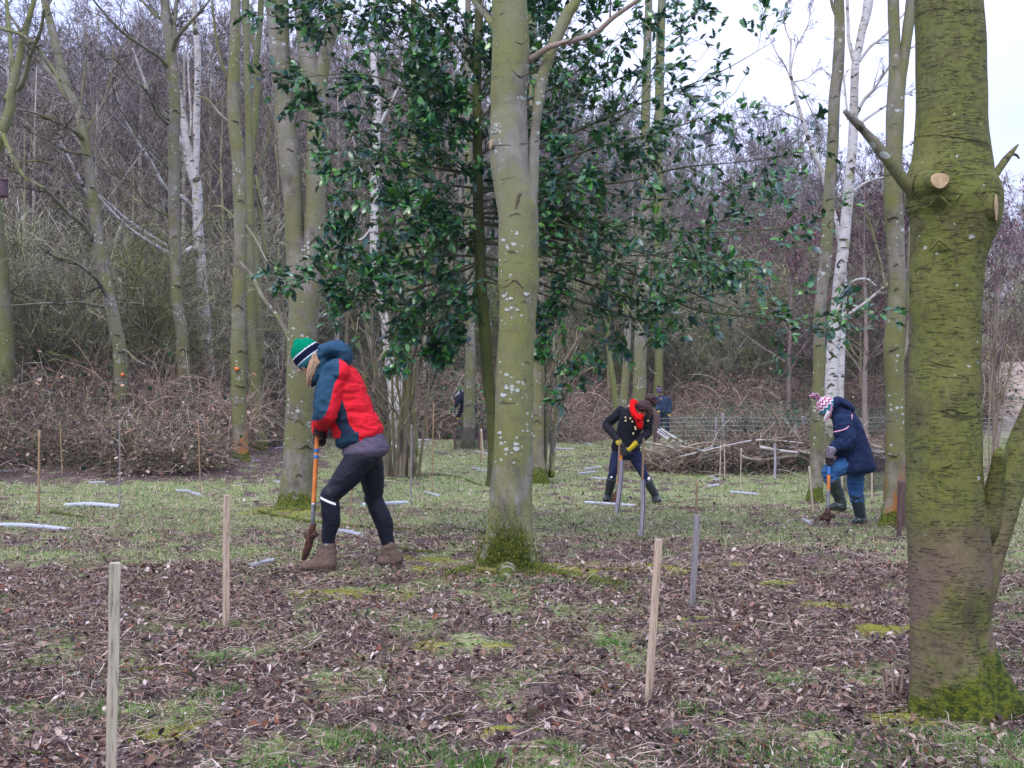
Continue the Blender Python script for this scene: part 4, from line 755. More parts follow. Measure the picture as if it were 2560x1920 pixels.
T = tree("forked_ash", "olive forked trunk between the navy coat worker and the big mossy trunk", 13.2,
     [[(2233, 0, 28), (2236, 100, 29), (2238, 180, 32), (2240, 220, 40), (2238, 280, 44), (2236, 350, 43), (2232, 467, 44), (2236, 560, 46), (2240, 640, 44), (2243, 720, 44), (2237, 834, 48), (2233, 880, 50), (2238, 990, 46), (2238, 1145, 49), (2234, 1240, 50), (2229, 1290, 54), (2226, 1318, 66)],
      [(2279, 0, 28), (2270, 70, 27), (2262, 130, 26), (2253, 190, 28), (2246, 240, 30)]], B_ORANGE, [([(2255, 900, 14), (2266, 850, 12), (2268, 750, 10), (2272, 640, 8), (2280, 500, 6)], 13.5), ([(2215, 720, 9), (2208, 690, 8), (2195, 630, 7), (2175, 560, 6), (2160, 530, 4)], 13.2)], crown_k=(4, 3, 2))
T = tree("dark_trunk_tree", "short dark trunk among the hazel stems behind the red jacket", 29,
     [[(1034, 0, 14), (1032, 300, 20), (1030, 560, 24), (1028, 700, 26), (1026, 830, 28), (1026, 960, 31), (1025, 1050, 33), (1025, 1090, 40)]], B_OLIVE, crown_k=None, ext=False)

T = {o.get('label', '')[:22]: o for o in bpy.data.objects if o.name in STEMS}
def TT(s): return next(o for k, o in T.items() if k.startswith(s))
for key, ls in (('thick twin', ((793, 590, 40, 26), (795, 420, 22), (722, 985, 30, 20), (745, 1050, 30), (764, 1112, 34), (735, 830, 26), (722, 372, 26), (790, 395, 20), (748, 1185, 20))), ('straight lichen', ((441, 712, 26), (459, 872, 30), (438, 275, 24), (461, 985, 18), (437, 590, 18))), ('straight tree with', ((595, 762, 30), (603, 875, 24), (592, 962, 22), (605, 964, 20), (585, 300, 26), (600, 500, 20), (600, 1110, 18))),
                ('tall thin', ((2082, 350, 22), (2076, 495, 24), (2050, 860, 22), (2044, 1050, 20), (2090, 240, 18))), ('olive forked', ((2240, 868, 38), (2233, 540, 34), (2236, 1140, 30, -6), (2242, 720, 20), (2240, 660, 18))), ('white birch with', ((506, 735, 20), (513, 815, 22), (520, 900, 22), (497, 590, 20), (480, 400, 16), (493, 260, 14))),
                ('bright white birch', ((2110, 600, 26, -5), (2098, 720, 24), (2090, 800, 26, -6), (2084, 890, 28), (2120, 480, 20), (2148, 118, 16), (2104, 650, 24), (2080, 960, 26), (2128, 400, 16))), ('birch half', ((937, 560, 14), (952, 760, 16), (968, 860, 16), (978, 920, 18))), ('leaning crooked', ((215, 385, 20), (229, 467, 18), (290, 835, 22), (301, 878, 22), (206, 290, 18))), ('pale trunk', ((1343, 850, 24), (1342, 1050, 22))), ('slim smooth', ((1175, 860, 18), (1174, 1010, 16)))):
    for a in ls: scar(TT(key), *a)
scar(T_big, 2378, 1158, 44, 14, .09, B_CHERRY); scar(T_big, 2300, 1330, 30, 10, .06, B_CHERRY); scar(T_big, 2420, 700, 34, 8, .05, B_CHERRY); scar(T_big, 2350, 600, 50, 26, .07, B_CHERRY); scar(T_big, 2420, 470, 70, 34, .07, B_CHERRY); scar(T_big, 2348, 490, 60, 30, .07, B_CHERRY)

# hazel coppices: every stool is one plant of many stems
B_HAZEL = bark('hazel_bark', (.20, .165, .115), (.11, .09, .065), (.15, .14, .05), .2, .4, moss_h=0)
def coppice(name, label, px, py, tips, d, r0=5, spread=30, col=None):
    b = P(px, py, d); b[2] = float(gz(b[0], b[1])); o = thing(name, tuple(b), label, "shrub"); rg = np.random.default_rng(int(px)); par = []
    for i, (tx, ty, w) in enumerate(tips):
        sx = px + (i / max(1, len(tips) - 1) - .5) * 2 * spread; mx = sx + (tx - sx) * .38 + rg.normal(0, 5); my = py + (ty - py) * .52
        pts = [(sx, py + 3, w * 1.05), ((sx + mx) / 2 + rg.normal(0, 3), (py + my) / 2, w), (mx, my, w * .85), ((mx + tx) / 2 + rg.normal(0, 8), (my + ty) / 2, w * .65), (tx, ty, w * .3)]
        q, r = px_branch(pts, d + rg.normal(0, .15), d + rg.normal(0, .8)); mb = MB(); big_tube(mb, q, r, 7, .05, i, 0, 1.2); part("stem", mb, col or B_HAZEL, o)
        pr = spline(np.hstack([q, r[:, None]]), 12); par.append(pr)
    A = np.array(par); cr = MB(); P1, R1 = level(A[:, :, :3], A[:, :, 3], 9, .3, 1, (.3, .8), .35, .5, 6, .1, (0, 0, .03), rg); tubes(cr, P1, np.maximum(R1, .003), 3, tone(rg, (.22, .19, .12), len(P1)))
    P2, R2 = level(P1, R1, 5, .2, 1, (.3, .8), .5, .6, 4, .1, (0, 0, .02), rg); tubes(cr, P2, np.maximum(R2, .0022), 3, tone(rg, (.24, .19, .13), len(P2))); part("twigs", cr, M_TWIG, o); return o
coppice("hazel_shrub", "many stemmed hazel behind the worker in the red jacket", 1002, 1188, [(855, 740, 9), (880, 560, 8), (905, 700, 9), (925, 800, 8), (950, 900, 8), (985, 560, 7), (1000, 860, 9), (1025, 600, 9), (1046, 700, 10), (1060, 520, 7), (1075, 700, 9), (1010, 760, 8), (960, 640, 8), (1110, 760, 7), (900, 900, 7)], 22, spread=52)
coppice("hazel_shrub", "loose clump of thin stems right of the central trunk", 1368, 1190, [(1376, 560, 6), (1404, 480, 7), (1420, 700, 8), (1445, 860, 6), (1462, 820, 6), (1436, 640, 6), (1390, 800, 9), (1350, 780, 6)], 21, spread=16, col=B_GREY)
coppice("hazel_shrub", "small bare bush of upright twigs at the right edge beyond the mossy trunk", 2478, 1190, [(2452, 900, 4), (2470, 780, 4), (2490, 760, 4), (2500, 700, 4), (2520, 820, 4), (2545, 860, 4), (2575, 760, 4), (2465, 880, 3), (2530, 700, 3)], 20, spread=8, col=B_PINK)
coppice("bare_bush", "bare greenish bush at the front of the thicket between the two left trunks", 372, 1130, [(330, 850, 5), (350, 700, 5), (365, 800, 6), (380, 720, 5), (400, 860, 6), (345, 960, 6), (390, 760, 4), (315, 900, 4)], 30, spread=14)

# ------------------------------------------------------------------ holly
def build_holly():
    d = 11.0; rg = np.random.default_rng(5)
    b = P(1238, 1190, d); b[2] = float(gz(b[0], b[1])) - .02
    o = thing("holly_tree", tuple(b), "dark green spiny leaved holly spreading behind the central grey tree", "tree")
    mb = MB(); q, r = px_path([(1205, -420, 8), (1200, -150, 14), (1196, 80, 20), (1192, 233, 22), (1194, 350, 24), (1196, 520, 26), (1200, 640, 27), (1203, 718, 28), (1213, 834, 30), (1221, 951, 31), (1231, 1029, 32), (1236, 1107, 34), (1238, 1180, 40), (1238, 1215, 50)], d)
    big_tube(mb, q[::-1], r[::-1], 14, .05, 2, .2, .3); part("trunk", mb, B_MOSS, o)
    tr = spline(np.hstack([q, r[:, None]]), 200)
    limbs = [  # start height on trunk, then photo points with depth change at the tip, weight
        (470, [(1070, 450), (930, 370), (850, 310), (770, 240)], -.5), (360, [(1068, 307), (967, 249), (889, 175), (850, 128), (760, 50)], .2), (200, [(1160, 95), (1052, 60), (975, 10)], .5), (640, [(1100, 640), (980, 660), (880, 690), (800, 660)], -.8),
        (700, [(1120, 730), (1010, 760), (900, 740), (860, 720)], -.7), (560, [(1080, 560), (960, 560), (850, 560)], -.4), (520, [(1100, 500), (980, 470), (870, 470)], .6), (420, [(1100, 390), (1010, 340), (900, 330), (830, 380)], .9), (300, [(1110, 240), (1010, 170), (900, 100)], -.7),
        (250, [(1120, 190), (1030, 110), (900, 40), (790, -20)], .3), (330, [(1080, 250), (930, 190), (790, 190), (700, 215)], -.9), (280, [(1050, 150), (880, 60), (750, 20)], -.3), (180, [(1060, 20), (900, -40), (700, 40), (660, 10)], -.5),
        (440, [(1090, 420), (980, 400), (880, 420), (820, 520)], -1.2), (600, [(1090, 610), (990, 620), (880, 600), (830, 640)], .8), (650, [(1090, 690), (1000, 700), (930, 690)], -1.3), (660, [(1050, 720), (900, 740), (780, 700), (735, 690)], -1.1),
        (390, [(1280, 340), (1387, 260), (1480, 180), (1560, 60)], .5), (480, [(1387, 440), (1480, 350), (1556, 290), (1628, 206), (1650, 100)], -.3), (470, [(1395, 462), (1560, 455), (1700, 420), (1850, 405), (1990, 385)], -.4), (530, [(1360, 530), (1480, 550), (1640, 575), (1800, 580), (1950, 570), (2075, 545)], -.5),
        (600, [(1350, 590), (1480, 620), (1600, 640), (1720, 620), (1850, 560)], .3), (600, [(1400, 640), (1560, 680), (1700, 720), (1830, 770), (1960, 760)], -.8), (640, [(1380, 680), (1500, 720), (1640, 760), (1760, 740), (1950, 720)], .2), (700, [(1370, 740), (1440, 790), (1465, 870), (1455, 930), (1430, 985)], -.6),
        (660, [(1330, 700), (1420, 740), (1530, 780), (1600, 800), (1650, 830)], -.4), (430, [(1330, 380), (1500, 300), (1650, 240), (1800, 180), (1940, 100)], -.5), (300, [(1290, 220), (1390, 130), (1480, 50), (1540, -20)], -.6), (260, [(1280, 180), (1360, 60), (1420, -20)], .7),
        (350, [(1330, 300), (1450, 240), (1580, 180), (1700, 90), (1740, 20)], .9), (410, [(1380, 400), (1520, 360), (1650, 330), (1760, 290), (1840, 230)], -.9), (500, [(1360, 480), (1500, 480), (1640, 500), (1760, 480), (1900, 470)], .8), (560, [(1340, 580), (1450, 600), (1560, 560), (1680, 540)], -1.1),
        (220, [(1260, 120), (1330, 40), (1370, -40)], -.8), (320, [(1300, 260), (1400, 210), (1500, 130), (1640, 30)], -1.0), (680, [(1300, 740), (1350, 800), (1370, 870)], -.3), (720, [(1160, 800), (1110, 850), (1090, 880)], -.2), (640, [(1170, 700), (1100, 800), (1000, 830), (950, 870)], -.9),
        (560, [(1300, 560), (1420, 520), (1540, 420), (1640, 380)], .4), (540, [(1390, 560), (1560, 620), (1700, 650), (1820, 650)], -1.2), (610, [(1500, 640), (1700, 760), (1850, 790), (1990, 800), (2080, 785)], -.6),
        (450, [(1150, 420), (1080, 360), (1040, 300)], -1.0), (500, [(1140, 520), (1060, 540), (990, 520)], -1.1), (350, [(1150, 300), (1090, 220), (1040, 140)], -1.0), (430, [(1260, 400), (1330, 340), (1400, 320)], -.9), (520, [(1290, 500), (1400, 480), (1470, 440)], -1.1), (150, [(1250, 60), (1330, -40), (1440, -120)], .2), (100, [(1130, 10), (1020, -80), (900, -150)], 0),
        (80, [(1260, -20), (1400, -150), (1500, -260)], .4), (20, [(1140, -80), (1050, -200), (980, -300)], -.3), (590, [(1140, 600), (1070, 600), (1000, 590)], .9), (470, [(1260, 470), (1330, 450), (1420, 420)], 1.0), (250, [(1230, 180), (1280, 100), (1300, 30)], 1.0), (690, [(1160, 730), (1080, 760), (1010, 800)], .5)]
    BP = []; BR = []; mb = MB()
    for y0, pts, dz in limbs:
        k = np.argmin(np.abs((960 - (tr[:, 2] - CZ) * F / tr[:, 1]) - y0)) if False else np.argmin(np.abs((CZ - tr[:, 2]) * F / d + 960 - y0))
        st = tr[k, :3]; n = len(pts); dd = d + dz * (np.arange(1, n + 1) / n) + rg.normal(0, .08, n)
        q = np.vstack([st, [P(a, c, e) for (a, c), e in zip(pts, dd)]]); L = np.linalg.norm(q[-1] - q[0]); r = np.linspace(.006 + .0032 * L, .002, n + 1)
        pr = spline(np.hstack([q, r[:, None]]), 24); BP.append(pr[:, :3]); BR.append(pr[:, 3])
        m1 = MB(); tubes(m1, pr[None, :, :3], pr[None, :, 3], 6, (.09, .10, .05)); part("branch", m1, M_TWIG, o)
    BP = np.array(BP); BR = np.array(BR)
    P1, R1 = level(BP, BR, 19, .05, 1.0, (.4, 1.2), .27, .5, 7, .12, (0, 0, -.015), rg); tubes(mb, P1, np.maximum(R1, .0022), 4, (.10, .11, .05))
    P2, R2 = level(P1, R1, 5, .1, 1.0, (.4, 1.1), .62, .6, 5, .14, (0, 0, -.02), rg); P2 = P2[[mnoise.noise(Vector(q * 2.3)) + .6 * mnoise.noise(Vector(q * 6)) > -.16 for q in P2[:, 2]]]; R2 = np.full(P2.shape[:2], .0015); tubes(mb, P2, R2, 3, (.09, .13, .05))
    part("twigs", mb, M_TWIG, o)
    st = [(0, .03), (.08, .20), (.17, .13), (.28, .30), (.38, .17), (.50, .33), (.61, .17), (.72, .27), (.82, .12), (.91, .13), (1, 0)]
    T = []; Fc = []
    for i, (t, w) in enumerate(st):
        z = -.25 * (t - .4) ** 2; up = .10 if i % 2 else -.02
        T += [(t, -w, z + up * (w * 3)), (t, 0, z), (t, w, z + up * (w * 3))]
    for i in range(len(st) - 1):
        a = 3 * i; Fc += [(a, a + 3, a + 4, a + 1), (a + 1, a + 4, a + 5, a + 2)]
    T = np.array(T); Fc = np.array(Fc); mb = MB()
    pts = []; dirs = []
    for Q, per in ((P2, 6), (P1, 4)):
        m, n, _ = Q.shape; t = rg.uniform(.15, 1, (m, per)); t[:, 0] = .98; fi = t * (n - 1); i = np.minimum(fi.astype(int), n - 2); fr = (fi - i)[..., None]; mi = np.arange(m)[:, None]
        pts.append((Q[mi, i] * (1 - fr) + Q[mi, i + 1] * fr).reshape(-1, 3)); dirs.append(unit(Q[mi, i + 1] - Q[mi, i]).reshape(-1, 3))
    q = np.vstack(pts); dv = np.vstack(dirs); m = len(q)
    ax = unit(dv + rg.normal(0, .75, (m, 3)) * np.array([1, 1, .6])); up = unit(np.array([0, 0, 1.0]) + rg.normal(0, .50, (m, 3)) + np.array([0, -.25, 0])); yv = unit(np.cross(up, ax)); zv = np.cross(ax, yv)
    rt = np.stack([ax, yv, zv], -1)
    cl = np.array([(.015, .082, .036), (.028, .135, .024), (.050, .190, .024), (.010, .062, .050), (.085, .23, .022)])[rg.choice(5, m, p=[.32, .3, .16, .17, .05])] * (.7 + .6 * rg.random((m, 1)))
    s = (.046 + .044 * rg.random(m))[:, None] * np.stack([np.ones(m), .9 + .3 * rg.random(m), .6 + .9 * rg.random(m)], -1)
    place_template(mb, T, Fc, q, rt, s, cl)
    t = NT("holly_leaf"); a = t.attr("col"); mtl = t.fin(a, .30, None, .7)
    part("crown", mb, mtl, o)
build_holly()

# ------------------------------------------------------------------ people
def loft(mb, pts, rad, wide=(0, 1, 0), sides=18, n=None, sq=0.0):
    """closed tapered tube; rad list of r or (r_wide, r_other)"""
    rr = np.array([(r, r) if np.isscalar(r) else r for r in rad], float); pts = np.asarray(pts, float)
    n = n or max(6, 5 * len(pts)); q = spline(np.hstack([pts, rr]), n); p = q[:, :3]; r = np.maximum(q[:, 3:], .0015)
    T = unit(np.gradient(p, axis=0)); t0, t1 = T[0], T[-1]; c0, c1 = min(float(r[0].min()), .055), min(float(r[-1].min()), .055)
    p = np.vstack([p[0] - t0 * c0 * .8, p[0] - t0 * c0 * .5, p, p[-1] + t1 * c1 * .5, p[-1] + t1 * c1 * .8]); r = np.vstack([np.maximum(r[0] - c0 * 1.0, r[0] * .1), np.maximum(r[0] - c0 * .3, r[0] * .6), r, np.maximum(r[-1] - c1 * .3, r[-1] * .6), np.maximum(r[-1] - c1 * 1.0, r[-1] * .1)]); T = np.vstack([t0, t0, T, t1, t1]); n += 4
    W = np.asarray(wide, float); W = np.tile(W, (n, 1)) if W.ndim == 1 else spline(W, n)
    U = unit(W - (W * T).sum(1, keepdims=True) * T); V = np.cross(T, U); a = np.arange(sides) / sides * 2 * math.pi
    ca, sa = np.cos(a), np.sin(a)
    v = p[:, None] + U[:, None] * (r[:, 0:1] * ca)[..., None] + V[:, None] * (r[:, 1:2] * sa)[..., None]
    i = np.arange(n - 1)[:, None] * sides; j = np.arange(sides)[None]; j2 = (j + 1) % sides
    f = np.stack([i + j, i + j2, i + sides + j2, i + sides + j], -1).reshape(-1, 4); vv = v.reshape(-1, 3); c = len(vv); k = np.arange(sides); k2 = (k + 1) % sides; e = (n - 1) * sides
    vv = np.vstack([vv, p[:1], p[-1:]]); f = np.vstack([f, np.stack([np.full(sides, c), k2, k, k], -1), np.stack([np.full(sides, c + 1), e + k, e + k2, e + k2], -1)])
    mb.add(vv, f); return mb
def ball(mb, c, r, rot=None, seg=14):
    th = np.linspace(0, math.pi, seg); ph = np.arange(seg * 2) / (seg * 2) * 2 * math.pi
    v = np.stack([np.sin(th)[:, None] * np.cos(ph), np.sin(th)[:, None] * np.sin(ph), np.cos(th)[:, None] * np.ones(len(ph))], -1).reshape(-1, 3) * np.asarray(r)
    if rot is not None: v = v @ np.asarray(rot).T
    m = len(ph); i = np.arange(seg - 1)[:, None] * m; j = np.arange(m)[None]; j2 = (j + 1) % m
    mb.add(v + np.asarray(c), np.stack([i + j, i + m + j, i + m + j2, i + j2], -1).reshape(-1, 4)); return mb
def fuse(mb, voxel=.007, smooth=4, name="m", folds=0, fscale=14, faxis=(1, 1, 1), seed=0, colf=None, mats=None, origin=(0, 0, 0), bands=None):
    """one continuous skin round overlapping closed shapes"""
    me = mb.mesh("tmp", [], True); ob = bpy.data.objects.new("tmp", me); COL.objects.link(ob)
    md = ob.modifiers.new("r", 'REMESH'); md.mode = 'VOXEL'; md.voxel_size = voxel
    if smooth: ms = ob.modifiers.new("s", 'SMOOTH'); ms.factor = .5; ms.iterations = smooth
    dg = bpy.context.evaluated_depsgraph_get(); dg.update(); out = bpy.data.meshes.new_from_object(ob.evaluated_get(dg)); bpy.data.objects.remove(ob); bpy.data.meshes.remove(me)
    n = len(out.vertices); co = np.empty(n * 3, np.float32); out.vertices.foreach_get("co", co); co = co.reshape(-1, 3).astype(float)
    if folds:
        no = np.empty(n * 3, np.float32); out.vertices.foreach_get("normal", no); no = no.reshape(-1, 3); fa = np.asarray(faxis) * fscale
        dv = np.array([mnoise.noise(Vector(c * fa) + Vector((seed, 0, 0))) + .5 * mnoise.noise(Vector(c * fa * 2.3) + Vector((0, seed, 0))) for c in co]); dv = 1 - np.abs(dv) * 2.2
        co = co + no * (dv * folds)[:, None]
    col = np.ones((n, 4), np.float32)
    if colf is not None: col[:, :3] = colf(co)
    out.vertices.foreach_set("co", (co - np.asarray(origin)).astype(np.float32).ravel())
    a = out.attributes.new("col", 'FLOAT_COLOR', 'POINT'); a.data.foreach_set("color", col.ravel())
    out.materials.clear(); out.materials.append(mats); out.polygons.foreach_set("use_smooth", np.ones(len(out.polygons), bool)); out.name = name; out.update(); return out
def PX(co):
    """photo coordinates of points"""
    return 1280 + F * co[:, 0] / co[:, 1], 960 - F * (co[:, 2] - CZ) / co[:, 1]
def const(c): return lambda co: np.tile(np.array(c), (len(co), 1))
M_SKIN = attrmat("skin", .55, .35, .08, 15); M_HAIR = attrmat("hair", .5, .4, .45, 90, bump=.004); M_RUBBER = attrmat("rubber", .35, .5, .12, 12); M_KNIT = attrmat("knitted_wool", .95, .05, .25, 120, bump=.004)
M_GLOVE = attrmat("work_glove", .85, .1, .35, 40, bump=.002); M_STEEL = plain("worn_steel", (.30, .30, .32), .45, .35, 30, metal=.8); M_MUD = plain("wet_mud", (.075, .04, .028), .9, .5, 40, .01); M_SHAFT = plain("orange_ash_wood", (.62, .20, .045), .5, .2, 25); M_BLUE = plain("blue_tape", (.05, .16, .42), .5, .1, 25)
M_WHITE = plain("reflective_white", (.85, .87, .92), .4, .05, 20); M_BRASS = plain("brass_button", (.75, .62, .35), .3, .1, 20, metal=.8); M_BLACK = plain("black_rubber", (.015, .015, .018), .6, .2, 20); M_EYE = plain("dark_eye", (.02, .015, .012), .2, .1, 10)
SKINC = (.62, .36, .27)
def frame(fwd, up):
    f = unit(fwd); s = unit(np.cross(f, up)); u = np.cross(s, f); return f, s, u
def head_shapes(mb, c, fwd, up, s=1.0):
    f, sd, u = frame(fwd, up); Rm = np.stack([sd, f, u], -1); c = np.asarray(c, float)
    def at(a, b, h): return c + s * (sd * a + f * b + u * h)
    ball(mb, at(0, -.012, .025), np.array([.076, .094, .088]) * s, Rm); ball(mb, at(0, .022, -.035), np.array([.062, .066, .078]) * s, Rm); ball(mb, at(0, .045, -.088), np.array([.030, .028, .024]) * s, Rm)
    loft(mb, [at(0, .080, .012), at(0, .096, -.012), at(0, .104, -.028)], [(.010 * s, .008 * s), (.013 * s, .012 * s), (.016 * s, .010 * s)], sd, 10)
    loft(mb, [at(-.020, .078, -.058), at(0, .088, -.057), at(.020, .078, -.058)], [.006 * s, .010 * s, .006 * s], u, 8); loft(mb, [at(-.035, .072, .022), at(0, .084, .022), at(.035, .072, .022)], [.008 * s, .009 * s, .008 * s], u, 8)
    for k in (-1, 1):
        ball(mb, at(.076 * k, -.012, -.008), np.array([.010, .020, .032]) * s, Rm, 8); ball(mb, at(.036 * k, .062, -.028), np.array([.024, .020, .022]) * s, Rm, 8)
    return at
def eyes(parent, at, og):
    for k in (-1, 1):
        mb = MB(); ball(mb, at(.030 * k, .073, .004), .0115, None, 8); part("eye", mb, M_EYE, parent, origin=og)
def glove(name, parent, og, cen, axis, out, wrist, col, cuffcol=None, rs=.018, s=1.0, flip=1, mats=None):
    """hand closed round a shaft: palm, four curled fingers of unequal length, thumb"""
    ax = unit(axis); ou = unit(np.asarray(out, float) - np.dot(out, ax) * ax); tg = np.cross(ax, ou) * flip; cen = np.asarray(cen, float); mb = MB()
    def at(r, ang, h): return cen + (ou * math.cos(ang) + tg * math.sin(ang)) * r + ax * h
    R0 = rs + .014 * s
    loft(mb, [at(R0 + .004, -.2, .040 * s), at(R0 + .006, -.1, 0), at(R0 + .004, -.2, -.038 * s)], [(.030 * s, .016 * s)] * 3, tg, 12)
    for i, (h, ln, r) in enumerate(((.036, 3.3, .0098), (.013, 3.7, .0103), (-.011, 3.5, .0099), (-.034, 3.0, .0086))):
        k = 8; loft(mb, [at(R0 - .002 + .004 * (j < 2), .5 + ln * j / (k - 1), h * s + .003 * j / k) for j in range(k)], [r * s * (1.05 - .3 * j / k) for j in range(k)], ax, 8, 14)
    loft(mb, [at(R0 + .010, -.7, .020 * s), at(R0 + .006, -1.3, .042 * s), at(R0, -2.1, .050 * s), at(R0 - .002, -2.8, .046 * s)], [.014 * s, .0125 * s, .0115 * s, .009 * s], ax, 8, 14)
    w = np.asarray(wrist, float); wd = unit(w - cen); loft(mb, [at(R0 + .006, -.15, 0), cen + ou * (R0 + .01) + wd * .055, w], [(.034 * s, .022 * s), (.033 * s, .026 * s), (.040 * s, .036 * s)], tg, 12)
    def cf(co):
        c = np.tile(np.array(col), (len(co), 1))
        if cuffcol is not None:
            m = ((co - cen) @ wd) > .06; c[m] = cuffcol
        return c
    return link(name, fuse(mb, .0045, 2, name, .0015, 60, colf=cf, mats=mats or M_GLOVE, origin=og), parent)
def boot(name, parent, og, ankle, heel, toe, ztop, rtop, rank, col, solecol=(.03, .028, .025), high=False, mats=None, knee=None, sole=True):
    """ankle, heel, toe world points (sole level for heel/toe)"""
    ankle, heel, toe = map(lambda a: np.asarray(a, float), (ankle, heel, toe)); up = np.array([0, 0, 1.0]); fw = unit(toe - heel); sd = unit(np.cross(fw, up)); nu = np.cross(sd, fw); L = np.linalg.norm(toe - heel); mb = MB()
    w = .048
    loft(mb, [heel + fw * .035 + nu * .045, heel + fw * L * .30 + nu * .05, heel + fw * L * .55 + nu * .046, heel + fw * L * .78 + nu * .038, heel + fw * (L - .035) + nu * .034], [(w * .80, .046), (w * .80, .05), (w * .92, .045), (w * 1.0, .036), (w * .72, .028)], sd, 18)
    loft(mb, [heel + fw * .055 + nu * .04, ankle, ztop], [(rank * 1.05, rank * 1.25), (rank, rank * 1.08), (rtop, rtop)], sd, 18)
    if not high: loft(mb, [heel + fw * L * .62 + nu * .06, ankle + fw * .045 - nu * .01, ankle + fw * .03 + nu * .05], [(.035, .022), (.036, .022), (.03, .018)], sd, 12)
    o = link(name, fuse(mb, .006, 3, name, .003, 22, colf=const(col), mats=mats or M_RUBBER, origin=og), parent)
    if sole:
        mb = MB(); loft(mb, [heel + fw * .025 + nu * .010, heel + fw * L * .5 + nu * .010, heel + fw * L * .8 + nu * .010, heel + fw * (L - .02) + nu * .014], [(w * .88, .012), (w * .92, .012), (w * 1.12, .012), (w * .72, .011)], sd, 14)
        s_ = MB(); s_.v, s_.f, s_.c, s_.n = mb.v, mb.f, [np.tile(np.array(solecol), (len(v), 1)) for v in mb.v], mb.n; link("sole", s_.mesh("sole", M_ATTR, True, og), o)
    return o
def spade(name, label, top, bottom, bands=(), shaft_end=.62, blade_w=.05, blade_tip=None, shaft_m=None, r=.017, top_m=None, top_frac=0, mudball=None, cat="spade", side=(0, 1, 0), mud=1.0):
    """fractions run from top (0) to blade root (1)"""
    top = np.asarray(top, float); bottom = np.asarray(bottom, float); o = thing(name, tuple(bottom), label, cat); ln = lambda t: top + (bottom - top) * t
    def seg(nm, a, b, ra, rb, m, par=None):
        mb = MB(); big_tube(mb, np.array([ln(a), ln((a + b) / 2), ln(b)]), np.array([ra, (ra + rb) / 2, rb]), 14, .004, 0, 0, .3, cap=True); return part(nm, mb, m, o)
    seg("shaft", 0, shaft_end, r, r * .98, shaft_m or M_SHAFT)
    if top_m: seg("grip", -.015, top_frac, r * 1.12, r * 1.12, top_m)
    for a, b in bands: seg("tape_band", a, b, r * 1.06, r * 1.06, M_BLUE)
    seg("socket", shaft_end - .005, 1.0, r * 1.08, r * .75, M_STEEL)
    tip = np.asarray(blade_tip, float); ax = unit(tip - bottom); sd = unit(np.asarray(side) - np.dot(side, ax) * ax); fn = np.cross(ax, sd); L = np.linalg.norm(tip - bottom); mb = MB()
    loft(mb, [bottom - ax * .02, bottom + ax * L * .15 + fn * .006, bottom + ax * L * .5 + fn * .014, bottom + ax * L * .85 + fn * .010, tip], [(.022, .014), (blade_w, .010), (blade_w, .007), (blade_w * .85, .006), (blade_w * .5, .003)], sd, 14)
    part("blade", mb, mat_rust, o)
    if mudball is not None:
        mb = MB(); rg = np.random.default_rng(3)
        for k in range(14): ball(mb, np.asarray(mudball) + rg.normal(0, .02 * mud, 3), (.015 + .022 * rg.random()) * mud, None, 8)
        link("mud_clod", fuse(mb, .006, 1, "mud_clod", .006, 60, mats=M_MUD, origin=o.location), o)
    return o
mat_rust = plain("rusty_muddy_steel", (.10, .048, .03), .8, .5, 25, .006)

def body(person, og, shapes, colf=None):
    mb = MB()
    for s_ in shapes: loft(mb, *s_)
    return mb
